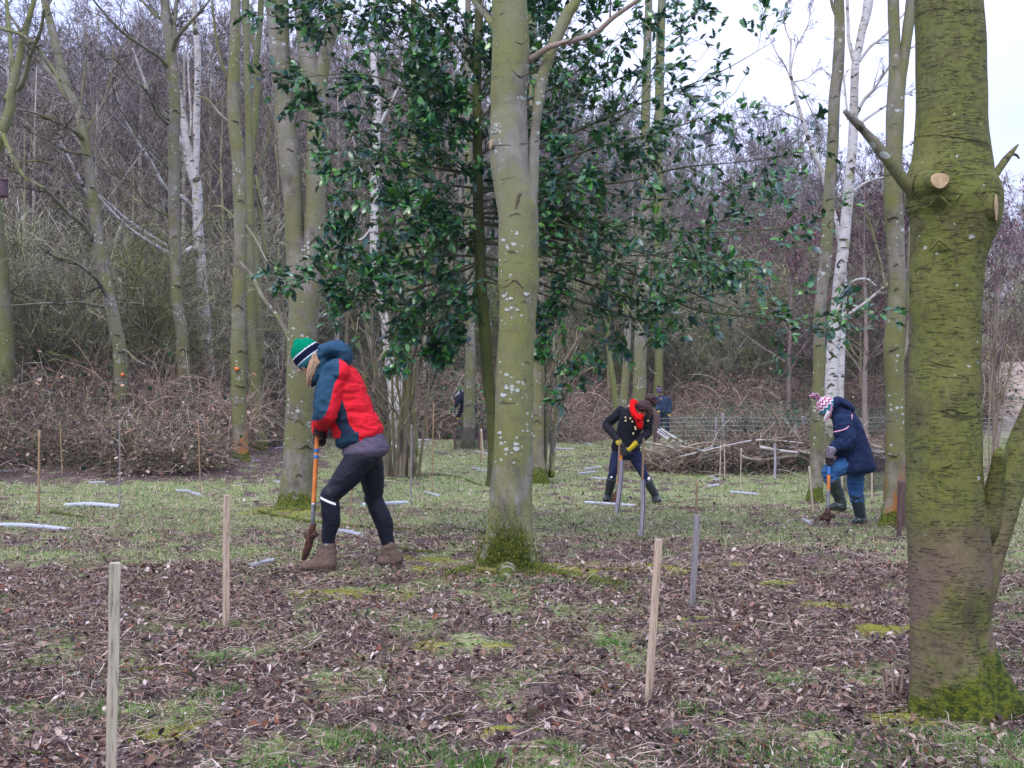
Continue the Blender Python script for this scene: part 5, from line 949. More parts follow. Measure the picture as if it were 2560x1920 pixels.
# ---- worker in red and teal jacket
def worker_red():
    d = 8.36; og = P(880, 1425, d); og[2] = float(gz(og[0], og[1]))
    p = lambda x, y, dd=0.0: P(x, y, d + dd)
    N, Fr = -.10, .14     # near and far side offsets in depth
    hipn, hipf = p(912, 1138, -.09), p(925, 1138, .09); kn, kf = p(824, 1243, -.13), p(935, 1249, .12); an, af = p(821, 1372, -.10), p(976, 1374, .13)
    zt = lambda w, v: np.array([w[0], w[1], v])
    gn = float(gz(*an[:2])); gf = float(gz(*af[:2]))
    heel_n = P(839, 1428, d - .12); toe_n = P(744, 1428, d - .16); heel_f = P(1008, 1416, d + .14); toe_f = P(938, 1416, d + .10)
    for h in (heel_n, toe_n): h[2] = gn + .012
    for h in (heel_f, toe_f): h[2] = gf + .015
    chest = p(846, 950); neck = p(806, 914); hc = p(770, 893)
    fwd = unit([-.70, 0, -.72]); up = unit([-.55, 0, .62])
    mb = MB()
    loft(mb, [p(918, 1120), p(900, 1070), p(878, 1010), p(852, 955), p(828, 925)], [(.165, .115), (.15, .10), (.155, .105), (.17, .105), (.11, .07)], (0, 1, 0))
    loft(mb, [p(830, 925), neck, p(788, 903)], [.06, .055, .05]); at = head_shapes(mb, hc, fwd, up, 1.03)
    for h, k, a in ((hipn, kn, an), (hipf, kf, af)): loft(mb, [h, h * .5 + k * .5, k * .9 + h * .1, k * .85 + a * .15 + np.array([.012, 0, 0]), k * .5 + a * .5, a], [.075, .055, .040, .036, .034, .026])
    hn, hf = p(797, 1072, -.03), p(797, 1094, .03); en, ef = p(812, 1028, -.22), p(806, 1040, .22)
    for s_, e, h in ((p(842, 938, -.17), en, hn), (p(842, 938, .17), ef, hf)): loft(mb, [s_, e, h], [.05, .04, .028])
    me = fuse(mb, .007, 4, "person", colf=const(SKINC), mats=M_SKIN, origin=og); o = link("person", me, None, tuple(og))
    tag(o, "person in red and teal jacket and green hat, bending forward to push in a spade", "person")
    eyes(o, at, og)
    def add(nm, mb, vox, sm, fo, fs, cf, m, fa=(1, 1, 1), parent=None): return link(nm, fuse(mb, vox, sm, nm, fo, fs, fa, len(nm), cf, m, og), parent or o)
    # leggings
    mb = MB()
    for h, k, a, e in ((hipn, kn, an, 0), (hipf, kf, af, 0)):
        kb = k * .55 + a * .45 + np.array([.016, 0, 0]); loft(mb, [h + np.array([-.02, 0, .0]), h * .5 + k * .5, k * .85 + h * .15, k, kb, a * .75 + k * .25, a + np.array([0, 0, .0])], [(.098, .104), (.083, .088), (.064, .068), (.060, .064), (.058, .062), (.044, .048), (.038, .041)], (0, 1, 0))
    loft(mb, [p(918, 1110), p(914, 1132), p(914, 1152)], [(.150, .105), (.165, .122), (.150, .105)], (0, 1, 0))
    lg = add("leggings", mb, .006, 3, .004, 10, const((.006, .008, .016)), attrmat("stretch_fabric", .55, .25, .1, 30))
    mb = MB(); st = kn + np.array([.0, 0, -.035]); loft(mb, [st + np.array([-.002, 0, .012]), st + np.array([.004, 0, -.004])], [(.064, .064)] * 2, (0, 1, 0), 24, 4)
    # reflective stripe below the near knee: slanted band
    mb = MB(); c0 = p(823, 1251, -.128); a = np.linspace(-2.55, .1, 22); ring = []
    for t in a:
        q = c0 + np.array([math.cos(t) * .0655, math.sin(t) * .066, 0]); q[2] = c0[2] - .028 * math.cos(t) ; ring += [q + np.array([0, 0, .0085]), q - np.array([0, 0, .0085])]
    fs = [(2 * i, 2 * i + 2, 2 * i + 3, 2 * i + 1) for i in range(21)]; mb.add(np.array(ring), np.array(fs)); m_ = mb.mesh("reflective_stripe", M_WHITE, True, og); link("reflective_stripe", m_, o)
    # shirt hem below the jacket
    mb = MB(); loft(mb, [p(896, 1060), p(906, 1092), p(913, 1122), p(914, 1130)], [(.13, .10), (.165, .135), (.194, .160), (.192, .160)], (0, 1, 0), 28)
    add("shirt", mb, .006, 2, .005, 9, const((.105, .085, .125)), M_CLOTH, (1, 1, 2.2))
    # jacket body
    RED, TEAL, NAVY = np.array((.70, .012, .025)), np.array((.016, .060, .105)), np.array((.014, .028, .055))
    mb = MB(); loft(mb, [p(817, 910), p(832, 928), p(850, 960), p(864, 1000), p(880, 1045), p(893, 1076), p(899, 1092)], [(.085, .085), (.15, .115), (.205, .148), (.195, .158), (.188, .158), (.186, .165), (.186, .170)], (0, 1, 0), 30)
    def jc(co):
        x, y = PX(co); c = np.tile(RED, (len(co), 1))
        c[y < 938 - (x - 845) * .9] = TEAL
        xl = np.interp(y, [985, 1010, 1035, 1055, 1080, 1100, 1115], [846, 841, 838, 838, 852, 850, 842]); xr = np.interp(y, [985, 1010, 1035, 1055, 1080, 1100, 1115], [848, 860, 868, 870, 888, 898, 905])
        m = (x > xl) & (x < xr) & (y > 985); c[m] = NAVY; m = (y > 1076 + (905 - x) * .32) & (x < 897); c[m] = TEAL * .8; return c
    jk = add("jacket", mb, .006, 3, .009, 8, jc, M_CLOTH, (.6, 1, 2.0))
    for zx in (((862, 985), (872, 1020), (884, 1060), (893, 1080)),):
        mb = MB(); q = np.array([p(a, b, -.150 - .012 * (i in (1, 2))) for i, (a, b) in enumerate(zx)]); big_tube(mb, q, np.full(4, .0028), 6, 0, 0, 0, 3); link("seam", mb.mesh("seam", M_BLACK, True, og), jk)
    for side, e, h, s0 in ((-1, en, hn, p(842, 936, -.15)), (1, ef, hf, p(840, 938, .15))):
        mb = MB(); sh = s0 + np.array([-.012, 0, 0]); cu = h + unit(e - h) * .055
        loft(mb, [s0 + np.array([.03, -.04 * side * -1, .02]), sh, sh * .5 + e * .5 + np.array([-.005, 0, 0]), e + np.array([.01, 0, 0]), e * .55 + cu * .45, cu], [(.075, .075), (.088, .096), (.082, .090), (.074, .078), (.06, .064), (.046, .048)], (0, 1, 0), 24)
        def sc(co):
            x, y = PX(co); c = np.tile(TEAL, (len(co), 1)); yy = [940, 960, 1000, 1030, 1048, 1060, 1080]; xs = np.interp(y, yy, [848, 836, 827, 818, 806, 770, 760]); c[x > xs] = RED; c[y > 1052] = RED * .9; return c
        add("sleeve", mb, .006, 2, .008, 11, sc, M_CLOTH, (1, .8, 1), jk)
    mb = MB(); loft(mb, [p(795, 940), p(800, 905), p(818, 880), p(838, 872), p(856, 882), p(860, 898), p(848, 915), p(828, 925)], [(.055, .03), (.095, .045), (.125, .055), (.135, .060), (.13, .055), (.12, .05), (.10, .045), (.085, .035)], (0, 1, 0), 22)
    loft(mb, [p(806, 872), p(812, 905), p(790, 950), p(783, 962)], [(.10, .025), (.11, .045), (.075, .035), (.04, .02)], (0, 1, 0), 20)
    add("hood", mb, .006, 2, .010, 9, const(TEAL * 1.05), M_CLOTH, (1, 1, 1), jk)
    # hat: crown, stripes
    hd = unit(np.array([-.62, 0, .78])); hb = hc + np.array([.004, 0, .006]); sdv = np.array([0, 1.0, 0]); mb = MB(); loft(mb, [hb - hd * .035, hb + hd * .01, hb + hd * .06, hb + hd * .105, hb + hd * .128], [(.088, .102), (.092, .108), (.088, .100), (.066, .076), (.03, .035)], sdv, 24, 26)
    def hcx(co):
        h = (co - hb) @ hd; c = np.tile(np.array((.0, .22, .11)), (len(co), 1)); c[h < .048] = (.72, .75, .85); c[h < .040] = (.010, .012, .035); c[h < -.006] = (.60, .72, .80); c[h < -.014] = (.03, .17, .19); return c
    add("beanie", mb, .0045, 2, .0012, 50, hcx, M_KNIT)
    mb = MB()
    for k in (-.075, 0, .075):
        loft(mb, [hc + np.array([.075, k, .01]), p(785, 912, k), p(776, 935, k * .8), p(771, 958, k * .6)], [(.030, .028), (.038, .036), (.030, .026), (.014, .010)], (0, 1, 0), 14)
    loft(mb, [hc + np.array([.06, 0, .03]), hc + np.array([.085, 0, -.02])], [(.075, .03), (.07, .03)], (0, 1, 0), 16)
    add("hair", mb, .005, 2, .004, 50, const((.52, .33, .20)), M_HAIR, (2, 2, .25))
    mb = MB(); rg = np.random.default_rng(9); ns = 110; k = rg.uniform(-.10, .10, ns); u = rg.random(ns)
    st = np.array([hc + np.array([.055 + .05 * a, b, .02 - .05 * a]) for a, b in zip(u, k)]); md_ = np.array([p(783 + 8 * a, 914, b * 1.15) for a, b in zip(u, k)]); m2 = np.array([p(774 + 8 * a, 938, b) for a, b in zip(u, k)]); en_ = np.array([p(768 + 8 * a + rg.normal(0, 1.5), 960 + rg.normal(0, 5), b * .7) for a, b in zip(u, k)])
    tubes(mb, np.stack([st, md_, m2, en_], 1) + rg.normal(0, .004, (ns, 4, 3)), np.full((ns, 4), .0045) * np.array([[1, 1.1, .8, .3]]), 4, np.array([(.55, .36, .22), (.38, .22, .13), (.68, .50, .34)])[rg.integers(0, 3, ns)]); link("hair_strands", mb.mesh("hair_strands", M_HAIR, True, og), o)
    for sgn, an_ in ((1, an),):
        for i in range(5):
            mb = MB(); c0 = an_ + np.array([-.050 - .012 * i, -.045, .035 - .022 * i]); big_tube(mb, np.array([c0, c0 + [-.012, -.012, -.004], c0 + [-.02, .03, -.002]]), np.full(3, .003), 6, 0, 0, 0, 2); link("lace", mb.mesh("lace", M_BLACK, True, og), o)
    top = p(795, 1058); bot = p(781, 1318); tip = P(758, 1400, d - .03); ax = unit(bot - top)
    glove("glove", o, og, hn, ax, (.25, -1, 0), en * .35 + hn * .65, (.045, .028, .024), (.25, .16, .04), flip=1); glove("glove", o, og, hf, ax, (.4, 1, 0), ef * .35 + hf * .65, (.045, .028, .024), (.25, .16, .04), flip=-1)
    boot("boot", o, og, an, heel_n, toe_n, an * .35 + kn * .65 if False else an + unit(kn - an) * .03, .052, .050, (.145, .10, .075), mats=M_GLOVE); boot("boot", o, og, af, heel_f, toe_f, af + unit(kf - af) * .03, .052, .050, (.14, .10, .075), mats=M_GLOVE)
    for a_, k_ in ((an, kn),):
        mb = MB(); dd = unit(k_ - a_); loft(mb, [a_ + dd * .02, a_ + dd * .045], [.047, .045], (0, 1, 0), 16, 4); add("sock", mb, .005, 1, 0, 1, const((.35, .50, .55)), M_KNIT)
    tag(spade("spade", "long orange handled trenching spade with blue tape held by the worker in red", top, bot, ((.245, .28), (.305, .34)), .77, .034, tip, r=.0165, mudball=p(781, 1336), side=(1, .9, 0), mud=.62), None)
worker_red()

# ---- worker with red scarf
def worker_scarf():
    d = 17.0; og = P(1585, 1258, d); og[2] = float(gz(og[0], og[1])); p = lambda x, y, dd=0.0: P(x, y, d + dd)
    hl, hr = p(1547, 1128), p(1583, 1128); kl, kr = p(1533, 1176, -.06), p(1607, 1180, -.06); al, ar = p(1521, 1240), p(1638, 1250)
    el, er = p(1517, 1062, .05), p(1619, 1082, -.05); wl, wr = p(1546, 1103, -.25), p(1592, 1106, -.25); sl, sr = p(1556, 1026, -.02), p(1620, 1040, -.02); hc = p(1608, 1024, -.16)
    hgt = float(gz(al[0], al[1])); heel_l = P(1524, 1255, d + .06); toe_l = P(1511, 1255, d - .12); heel_r = P(1634, 1260, d + .05); toe_r = P(1649, 1262, d - .12)
    for h in (heel_l, toe_l, heel_r, toe_r): h[2] = float(gz(h[0], h[1])) + .01
    al[2] = hgt + .10; ar[2] = hgt + .10
    fwd = unit([.05, -.55, -.85]); up = unit([.45, -.75, .40]); mb = MB()
    loft(mb, [p(1565, 1128), p(1568, 1090, -.03), p(1578, 1055, -.08), p(1590, 1032, -.12)], [(.16, .11), (.14, .10), (.17, .11), (.12, .08)], (1, 0, 0)); loft(mb, [p(1590, 1035, -.12), hc], [.05, .05]); at = head_shapes(mb, hc, fwd, up, 1.0)
    for h, k, a in ((hl, kl, al), (hr, kr, ar)): loft(mb, [h, h * .5 + k * .5, k, k * .5 + a * .5, a], [.08, .07, .05, .05, .035])
    for s_, e, h in ((sl, el, wl), (sr, er, wr)): loft(mb, [s_, e, h], [.045, .035, .025])
    o = link("person", fuse(mb, .008, 4, "person", colf=const((.50, .26, .18)), mats=M_SKIN, origin=og), None, tuple(og)); tag(o, "dark haired person with red scarf and black jacket, digging with legs apart", "person"); eyes(o, at, og)
    def add(nm, mb, vox, sm, fo, fs, cf, m, fa=(1, 1, 1), parent=None): return link(nm, fuse(mb, vox, sm, nm, fo, fs, fa, len(nm), cf, m, og), parent or o)
    mb = MB()
    for h, k, a in ((hl, kl, al), (hr, kr, ar)): loft(mb, [h, h * .5 + k * .5, k, k * .6 + a * .4], [(.095, .10), (.085, .088), (.062, .066), (.058, .06)], (1, 0, 0))
    loft(mb, [p(1565, 1108), p(1565, 1132), p(1565, 1142)], [(.165, .12), (.17, .13), (.14, .10)], (1, 0, 0)); add("jeans", mb, .008, 3, .005, 12, const((.013, .02, .06)), M_CLOTH)
    BK = (.008, .009, .014); mb = MB(); loft(mb, [p(1592, 1018, -.08), p(1590, 1030, -.07), p(1582, 1052, -.06), p(1570, 1080, -.03), p(1565, 1110, 0), p(1564, 1122, 0)], [(.10, .08), (.185, .12), (.20, .145), (.165, .13), (.19, .14), (.205, .15)], (1, 0, .25), 28)
    jk = add("jacket", mb, .008, 2, .007, 9, const(BK), M_CLOTH)
    for s_, e, w in ((sl, el, wl), (sr, er, wr)):
        mb = MB(); loft(mb, [s_, s_ * .5 + e * .5, e, e * .5 + w * .5, w], [.078, .068, .062, .054, .046], (0, 1, 0), 18); add("sleeve", mb, .008, 2, .006, 14, const(BK), M_CLOTH, (1, 1, 1), jk)
    for x, y in ((1564, 1044), (1576, 1046), (1564, 1052), (1581, 1054), (1606, 1056), (1589, 1073), (1620, 1052), (1583, 1084), (1588, 1068), (1572, 1016)):
        mb = MB(); ball(mb, p(x, y, -.225 if y > 1020 else -.13), .016, None, 8); link("button", mb.mesh("button", M_BRASS, True, og), jk)
    mb = MB(); loft(mb, [p(1584, 1004, -.12), p(1580, 1018, -.20), p(1586, 1034, -.26), p(1596, 1046, -.27), p(1605, 1040, -.24)], [(.03, .025), (.036, .032), (.042, .038), (.040, .034), (.034, .03)], (1, 0, 0)); loft(mb, [p(1594, 1040, -.26), p(1599, 1056, -.24), p(1601, 1070, -.22)], [(.045, .03), (.05, .03), (.03, .02)], (1, 0, 0)); loft(mb, [p(1582, 1004, -.05), p(1590, 1012, -.02), p(1606, 1018, .0)], [.04, .045, .032], (0, 1, 0))
    add("scarf", mb, .007, 2, .008, 16, const((.75, .01, .012)), M_KNIT)
    HB = (.045, .014, .010); mb = MB(); f, s_, u = frame(fwd, up); ball(mb, hc + u * .035 - f * .03, (.10, .10, .09)); ball(mb, p(1627, 997, -.10), (.075, .07, .065)); ball(mb, p(1634, 1006, -.10), (.05, .05, .05)); loft(mb, [hc + u * .06 + s_ * .05, p(1624, 1026, -.24), p(1624, 1044, -.26)], [.065, .045, .012]); loft(mb, [hc + u * .05, p(1617, 1018, -.10), p(1628, 1000, -.1)], [.08, .06, .04])
    add("hair", mb, .006, 2, .010, 34, const(HB), M_HAIR)
    top = p(1557, 1112, -.24); bot = P(1541, 1232, d - .20); tip = P(1537, 1266, d - .18); ax = unit(bot - top); gc = (.05, .045, .045); gy = (.55, .42, .03)
    glove("glove", o, og, p(1556, 1116, -.24), ax, (-.5, -1, 0), wl, gc, gy, s=1.15); glove("glove", o, og, p(1558, 1128, -.24), ax, (1, -.5, 0), wr, gc, gy, s=1.15)
    for a, k, h, t, l in ((al, kl, heel_l, toe_l, 0), (ar, kr, heel_r, toe_r, 1)):
        q = a * .28 + k * .72; q = a + unit(k - a) * .24; b_ = boot("welly", o, og, a, h, t, q, .070, .052, (.012, .016, .018) if not l else (.016, .024, .026), high=True)
        mb = MB(); loft(mb, [q + np.array([.0, -.055, .03]), q + np.array([.0, -.055, .05])], [(.03, .02), (.03, .02)], (1, 0, 0), 8, 4); link("label", mb.mesh("label", M_WHITE, True, og), b_)
    spade("spade", "orange shafted spade held by the worker with the red scarf", top, bot, (), .80, .06, tip, r=.021, side=(1, 0, 0))
worker_scarf()

# ---- worker in navy coat
def worker_navy():
    d = 13.6; og = P(2115, 1312, d); og[2] = float(gz(og[0], og[1])); p = lambda x, y, dd=0.0: P(x, y, d + dd)
    hn, hf = p(2140, 1165, .07), p(2118, 1160, -.07); kn, kf = p(2139, 1226, .08), p(2073, 1180, -.12); an, af = p(2152, 1298, .08), p(2101, 1252, -.10)
    heel_n = P(2165, 1316, d + .08); toe_n = P(2130, 1316, d + .06); heel_f = P(2112, 1279, d - .10); toe_f = P(2062, 1276, d - .14)
    for h in (heel_n, toe_n): h[2] = float(gz(h[0], h[1])) + .012
    an[2] = heel_n[2] + .09; hc = p(2068, 1020); neck = p(2088, 1030); sn, sf = p(2108, 1052, -.15), p(2104, 1050, .15); en, ef = p(2117, 1102, -.22), p(2108, 1100, .2); wn, wf = p(2079, 1121, -.20), p(2078, 1134, -.12)
    fwd = unit([-.80, 0, -.60]); up = unit([-.55, 0, .80]); mb = MB()
    loft(mb, [p(2135, 1160), p(2128, 1120), p(2115, 1075), p(2100, 1045)], [(.16, .11), (.15, .11), (.17, .11), (.11, .08)], (0, 1, 0)); loft(mb, [p(2100, 1045), neck, p(2078, 1028)], [.06, .055, .05]); at = head_shapes(mb, hc, fwd, up, 1.02)
    for h, k, a in ((hn, kn, an), (hf, kf, af)): loft(mb, [h, h * .5 + k * .5, k, k * .5 + a * .5, a], [.085, .075, .055, .052, .036])
    for s_, e, h in ((sn, en, wn), (sf, ef, wf)): loft(mb, [s_, e, h], [.05, .04, .026])
    o = link("person", fuse(mb, .008, 4, "person", colf=const(SKINC), mats=M_SKIN, origin=og), None, tuple(og)); tag(o, "person in navy hooded coat and patterned bobble hat, one boot on a spade", "person"); eyes(o, at, og)
    def add(nm, mb, vox, sm, fo, fs, cf, m, fa=(1, 1, 1), parent=None): return link(nm, fuse(mb, vox, sm, nm, fo, fs, fa, len(nm), cf, m, og), parent or o)
    mb = MB(); JB = (.035, .115, .28)
    for h, k, a in ((hn, kn, an), (hf, kf, af)): loft(mb, [h, h * .5 + k * .5, k, k * .6 + a * .4], [(.10, .105), (.09, .095), (.078, .082), (.07, .076)], (0, 1, 0))
    loft(mb, [p(2133, 1150), p(2130, 1168)], [(.17, .13), (.16, .12)], (0, 1, 0)); add("jeans", mb, .007, 2, .009, 11, const(JB), M_CLOTH, (.7, .7, 1.8))
    NV = (.007, .018, .060); mb = MB(); loft(mb, [p(2092, 1022), p(2100, 1035), p(2116, 1060), p(2127, 1095), p(2134, 1130), p(2138, 1160), p(2139, 1172)], [(.09, .08), (.15, .11), (.19, .15), (.19, .16), (.20, .185), (.215, .21), (.22, .225)], (0, 1, 0), 30)
    jk = add("coat", mb, .007, 2, .010, 7, const(NV), M_CLOTH)
    for s_, e, w, n_ in ((sn, en, wn, 1), (sf, ef, wf, 0)):
        mb = MB(); loft(mb, [s_ + np.array([.0, .02 * (1 if n_ else -1), .02]), s_ * .5 + e * .5, e, e * .5 + w * .5, w + (e - w) * .12], [.105, .10, .092, .075, .055], (0, 1, 0), 20); add("sleeve", mb, .007, 2, .010, 12, const((NV[0] * 1.3, NV[1] * 1.3, NV[2] * 1.25)), M_CLOTH, (1, 1, 1), jk)
    mb = MB(); loft(mb, [p(2084, 1045), p(2084, 1020), p(2092, 1004), p(2104, 1008), p(2120, 1018), p(2126, 1028), p(2112, 1040)], [(.06, .03), (.10, .045), (.125, .05), (.13, .05), (.12, .045), (.10, .04), (.07, .03)], (0, 1, 0), 20); add("hood", mb, .007, 2, .010, 10, const(NV), M_CLOTH, (1, 1, 1), jk)
    # pink piping over the shoulder and hood edge
    for pts in ([(2084, 1080, -.30), (2100, 1077, -.295), (2115, 1072, -.285), (2124, 1062, -.25), (2129, 1048, -.21), (2130, 1036, -.16)], [(2080, 1008, -.12), (2078, 1022, -.115), (2072, 1040, -.10), (2064, 1052, -.07)]):
        mb = MB(); q = np.array([p(a, b, c) for a, b, c in pts]); big_tube(mb, q, np.full(len(q), .0075), 8, 0, 0, 0, 2.0); link("piping", mb.mesh("piping", plain("pink_piping", (.60, .28, .38), .7), True, og), jk)
    # hat with zigzag bands
    hd = unit(np.array([-.60, 0, .62])); hb = hc + np.array([.008, 0, .0]); mb = MB(); loft(mb, [hb - hd * .015, hb + hd * .01, hb + hd * .06, hb + hd * .11, hb + hd * .135], [(.088, .108), (.098, .118), (.094, .110), (.066, .078), (.03, .035)], (0, 1, 0), 26, 28)
    sd3 = np.array([0, 1., 0]); f3 = np.cross(sd3, hd)
    def hx(co):
        v = co - hb; h = v @ hd; th = np.arctan2(v @ sd3, v @ f3); tri = np.abs((th / (2 * math.pi) * 11) % 1 - .5) * 2; hh = h + (tri - .5) * .026; k = np.floor((hh + .09) / .021).astype(int)
        pal = np.array([(.75, .70, .76), (.42, .02, .10), (.78, .74, .80), (.42, .02, .12), (.10, .42, .48), (.015, .13, .22), (.78, .76, .82), (.40, .03, .12), (.78, .74, .80), (.45, .04, .14), (.78, .74, .80), (.4, .04, .14), (.7, .6, .7)]); return pal[np.clip(k, 0, 12)]
    ht = add("bobble_hat", mb, .0045, 2, .002, 50, hx, M_KNIT); mb = MB(); rg = np.random.default_rng(1); c_ = p(2036, 990)
    for _ in range(26): ball(mb, c_ + rg.normal(0, .020, 3), .014, None, 6)
    add("pompom", mb, .005, 1, .006, 70, lambda co: np.where((np.sin(co[:, :1] * 300) + np.sin(co[:, 2:3] * 260)) > 0, np.array([[.35, .05, .14]]), np.array([[.6, .45, .6]])), M_KNIT, parent=ht)
    for k in (-1, 1):
        mb = MB(); loft(mb, [hc + np.array([.0, .085 * k, -.045]), p(2062, 1046, .06 * k), p(2063, 1054, .04 * k), p(2067, 1052, .03 * k)], [(.03, .012), (.012, .008), (.008, .008), (.007, .007)], (1, 0, 0), 10); link("hat_cord", mb.mesh("hat_cord", M_WHITE, True, og), ht)
    top = p(2073, 1128, -.22); bot = P(2070, 1276, d - .27); tip = P(2068, 1314, d - .25); ax = unit(bot - top); glove("glove", o, og, p(2072, 1134, -.22), ax, (.5, -1, 0), wn, (.20, .17, .21), (.5, .42, .5), s=1.1); glove("glove", o, og, p(2072, 1148, -.22), ax, (.5, 1, 0), wf, (.05, .035, .035), None, s=1.1, flip=-1)
    for a, k, h, t, c in ((an, kn, heel_n, toe_n, (.014, .030, .030)), (af, kf, heel_f, toe_f, (.018, .030, .024))): boot("welly", o, og, a, h, t, a + unit(k - a) * .25, .080, .058, c, (.10, .07, .03) if c[0] > .015 else (.02, .02, .02), high=True)
    spade("spade", "orange and black handled spade under the boot of the navy coat worker", top, bot, ((.26, .40),), .66, .04, tip, r=.019, top_m=M_BLACK, top_frac=.26, mudball=P(2070, 1290, d - .26))
worker_navy()

# ---- two distant workers
def far_worker(nm, label, d, px, foot, head, fwd, up, joints, jacket, trous, glovec, extra):
    og = P(px, foot, d); og[2] = float(gz(og[0], og[1])); p = lambda x, y, dd=0.0: P(x, y, d + dd); J = {k: p(*v) for k, v in joints.items()}; mb = MB(); hc = p(*head)
    for k in ("al", "ar"): J[k][2] = float(gz(J[k][0], J[k][1])) + .09
    loft(mb, [J["hip"], J["mid"], J["chest"], J["neck"], hc], [(.14, .1), (.14, .1), (.15, .1), (.06, .06), .05], (1, .2, 0)); head_shapes(mb, hc, fwd, up, 1.0)
    for a, b, c in (("hl", "kl", "al"), ("hr", "kr", "ar")): loft(mb, [J[a], J[b], J[c]], [.08, .055, .04])
    for a, b, c in (("sl", "el", "wl"), ("sr", "er", "wr")): loft(mb, [J[a], J[b], J[c]], [.045, .036, .026])
    o = link("person", fuse(mb, .012, 3, "person", colf=const((.5, .3, .24)), mats=M_SKIN, origin=og), None, tuple(og)); tag(o, label, "person")
    def add(n_, mb, c, m=M_CLOTH, fo=.006): return link(n_, fuse(mb, .011, 2, n_, fo, 9, colf=const(c), mats=m, origin=og), o)
    mb = MB(); loft(mb, [J["hip"], J["mid"], J["chest"], J["neck"] * .7 + J["chest"] * .3], [(.20, .15), (.20, .155), (.215, .15), (.11, .09)], (1, .2, 0))
    for a, b, c in (("sl", "el", "wl"), ("sr", "er", "wr")): loft(mb, [J[a], J[b], J[c]], [.085, .07, .055])
    add("jacket", mb, jacket); mb = MB()
    for a, b, c in (("hl", "kl", "al"), ("hr", "kr", "ar")): loft(mb, [J[a] + np.array([0, 0, .05]), J[b], J[c] + np.array([0, 0, .12])], [.11, .08, .07])
    add("trousers", mb, trous)
    for c in ("wl", "wr"):
        mb = MB(); ball(mb, J[c], (.045, .035, .055), None, 8); dn = unit(J[c] - J["e" + c[1]])
        for i in range(4): loft(mb, [J[c] + dn * .03 + np.array([(i - 1.5) * .018, 0, 0]), J[c] + dn * (.085 - .01 * abs(i - 1.3)) + np.array([(i - 1.5) * .02, -.02, 0])], [.010, .008], (0, 1, 0), 6, 4)
        loft(mb, [J[c] + np.array([.03, -.02, 0]), J[c] + dn * .05 + np.array([.05, -.03, 0])], [.011, .009], (0, 1, 0), 6, 4); link("glove", fuse(mb, .007, 1, "glove", colf=const(glovec), mats=M_GLOVE, origin=og), o)
    for a in ("al", "ar"):
        g0 = J[a].copy(); g0[2] = float(gz(g0[0], g0[1])) + .01; t = g0 + np.array([-.05, -.18, 0]); boot("boot", o, og, J[a], g0 + np.array([.02, .06, 0]), t, J[a] + np.array([0, 0, .10]), .07, .055, (.02, .025, .02), high=True, sole=False)
    extra(o, og, hc, add, p); return o
def ex1(o, og, hc, add, p):
    mb = MB(); u = np.array([0, 0, 1.0]); loft(mb, [hc - u * .01, hc + u * .06, hc + u * .12, hc + u * .15], [(.105, .112), (.108, .115), (.08, .085), (.03, .03)], (1, 0, 0), 18)
    ht = link("beanie", fuse(mb, .006, 1, "beanie", colf=lambda co: np.where((np.floor((co[:, 2:3] - hc[2] + .05) / .028) % 2) > 0, np.array([[.22, .16, .26]]), np.array([[.03, .02, .06]])), mats=M_KNIT, origin=og), o); mb = MB(); ball(mb, hc + u * .17, .035, None, 8); link("pompom", fuse(mb, .008, 0, "pompom", .006, 60, colf=const((.04, .025, .08)), mats=M_KNIT, origin=og), ht)
    mb = MB(); ball(mb, p(1652, 997, -.15), (.05, .012, .04), None, 8); link("badge", mb.mesh("badge", plain("pale_badge", (.3, .16, .22), .7), True, og), o)
far_worker("person", "distant person in blue fleece and striped knitted hat standing behind the wire fence", 40.5, 1660, 1092, (1648, 979, -.12), unit([-.15, -.7, -.6]), unit([0, -.55, .8]),
    dict(hip=(1658, 1030), mid=(1657, 1016), chest=(1655, 1000), neck=(1652, 988), sl=(1642, 996), el=(1641, 1012), wl=(1645, 1026, -.2), sr=(1669, 996), er=(1675, 1014), wr=(1673, 1034, -.1), hl=(1651, 1034), kl=(1650, 1060), al=(1649, 1086), hr=(1665, 1034), kr=(1667, 1060), ar=(1669, 1086)), (.022, .042, .085), (.02, .028, .05), (.55, .40, .05), ex1)
def ex2(o, og, hc, add, p):
    mb = MB(); ball(mb, hc + np.array([.0, -.01, .035]), (.088, .098, .085)); link("hair", fuse(mb, .007, 1, "hair", .003, 60, colf=const((.07, .055, .05)), mats=M_HAIR, origin=og), o); mb = MB(); loft(mb, [p(1143, 992, -.05), p(1149, 984, .0), p(1156, 980, .05)], [(.09, .05), (.12, .06), (.12, .05)], (0, 1, 0)); link("hood", fuse(mb, .009, 1, "hood", .008, 14, colf=const((.32, .30, .35)), mats=M_CLOTH, origin=og), o)
far_worker("person", "stooping person in dark clothes with grey hood, half hidden by the slim smooth trunk", 35.6, 1166, 1112, (1138, 997, -.1), unit([-.5, -.5, -.8]), unit([-.75, -.4, .3]),
    dict(hip=(1176, 1028), mid=(1168, 1005), chest=(1158, 988), neck=(1147, 988), sl=(1150, 990, -.15), el=(1143, 1005, -.2), wl=(1140, 1016, -.2), sr=(1160, 996, .12), er=(1155, 1020, .1), wr=(1146, 1042, 0), hl=(1172, 1034, -.08), kl=(1162, 1062, -.1), al=(1164, 1095, -.05), hr=(1180, 1034, .1), kr=(1178, 1064, .1), ar=(1184, 1095, .12)), (.010, .014, .03), (.012, .014, .022), (.50, .34, .05), ex2)
spade("spade", "grey bladed spade held by the stooping person behind the trunk", P(1140, 1010, 35.4), P(1134, 1045, 35.3), (), .7, .09, P(1133, 1062, 35.3), r=.02, shaft_m=M_BLACK)

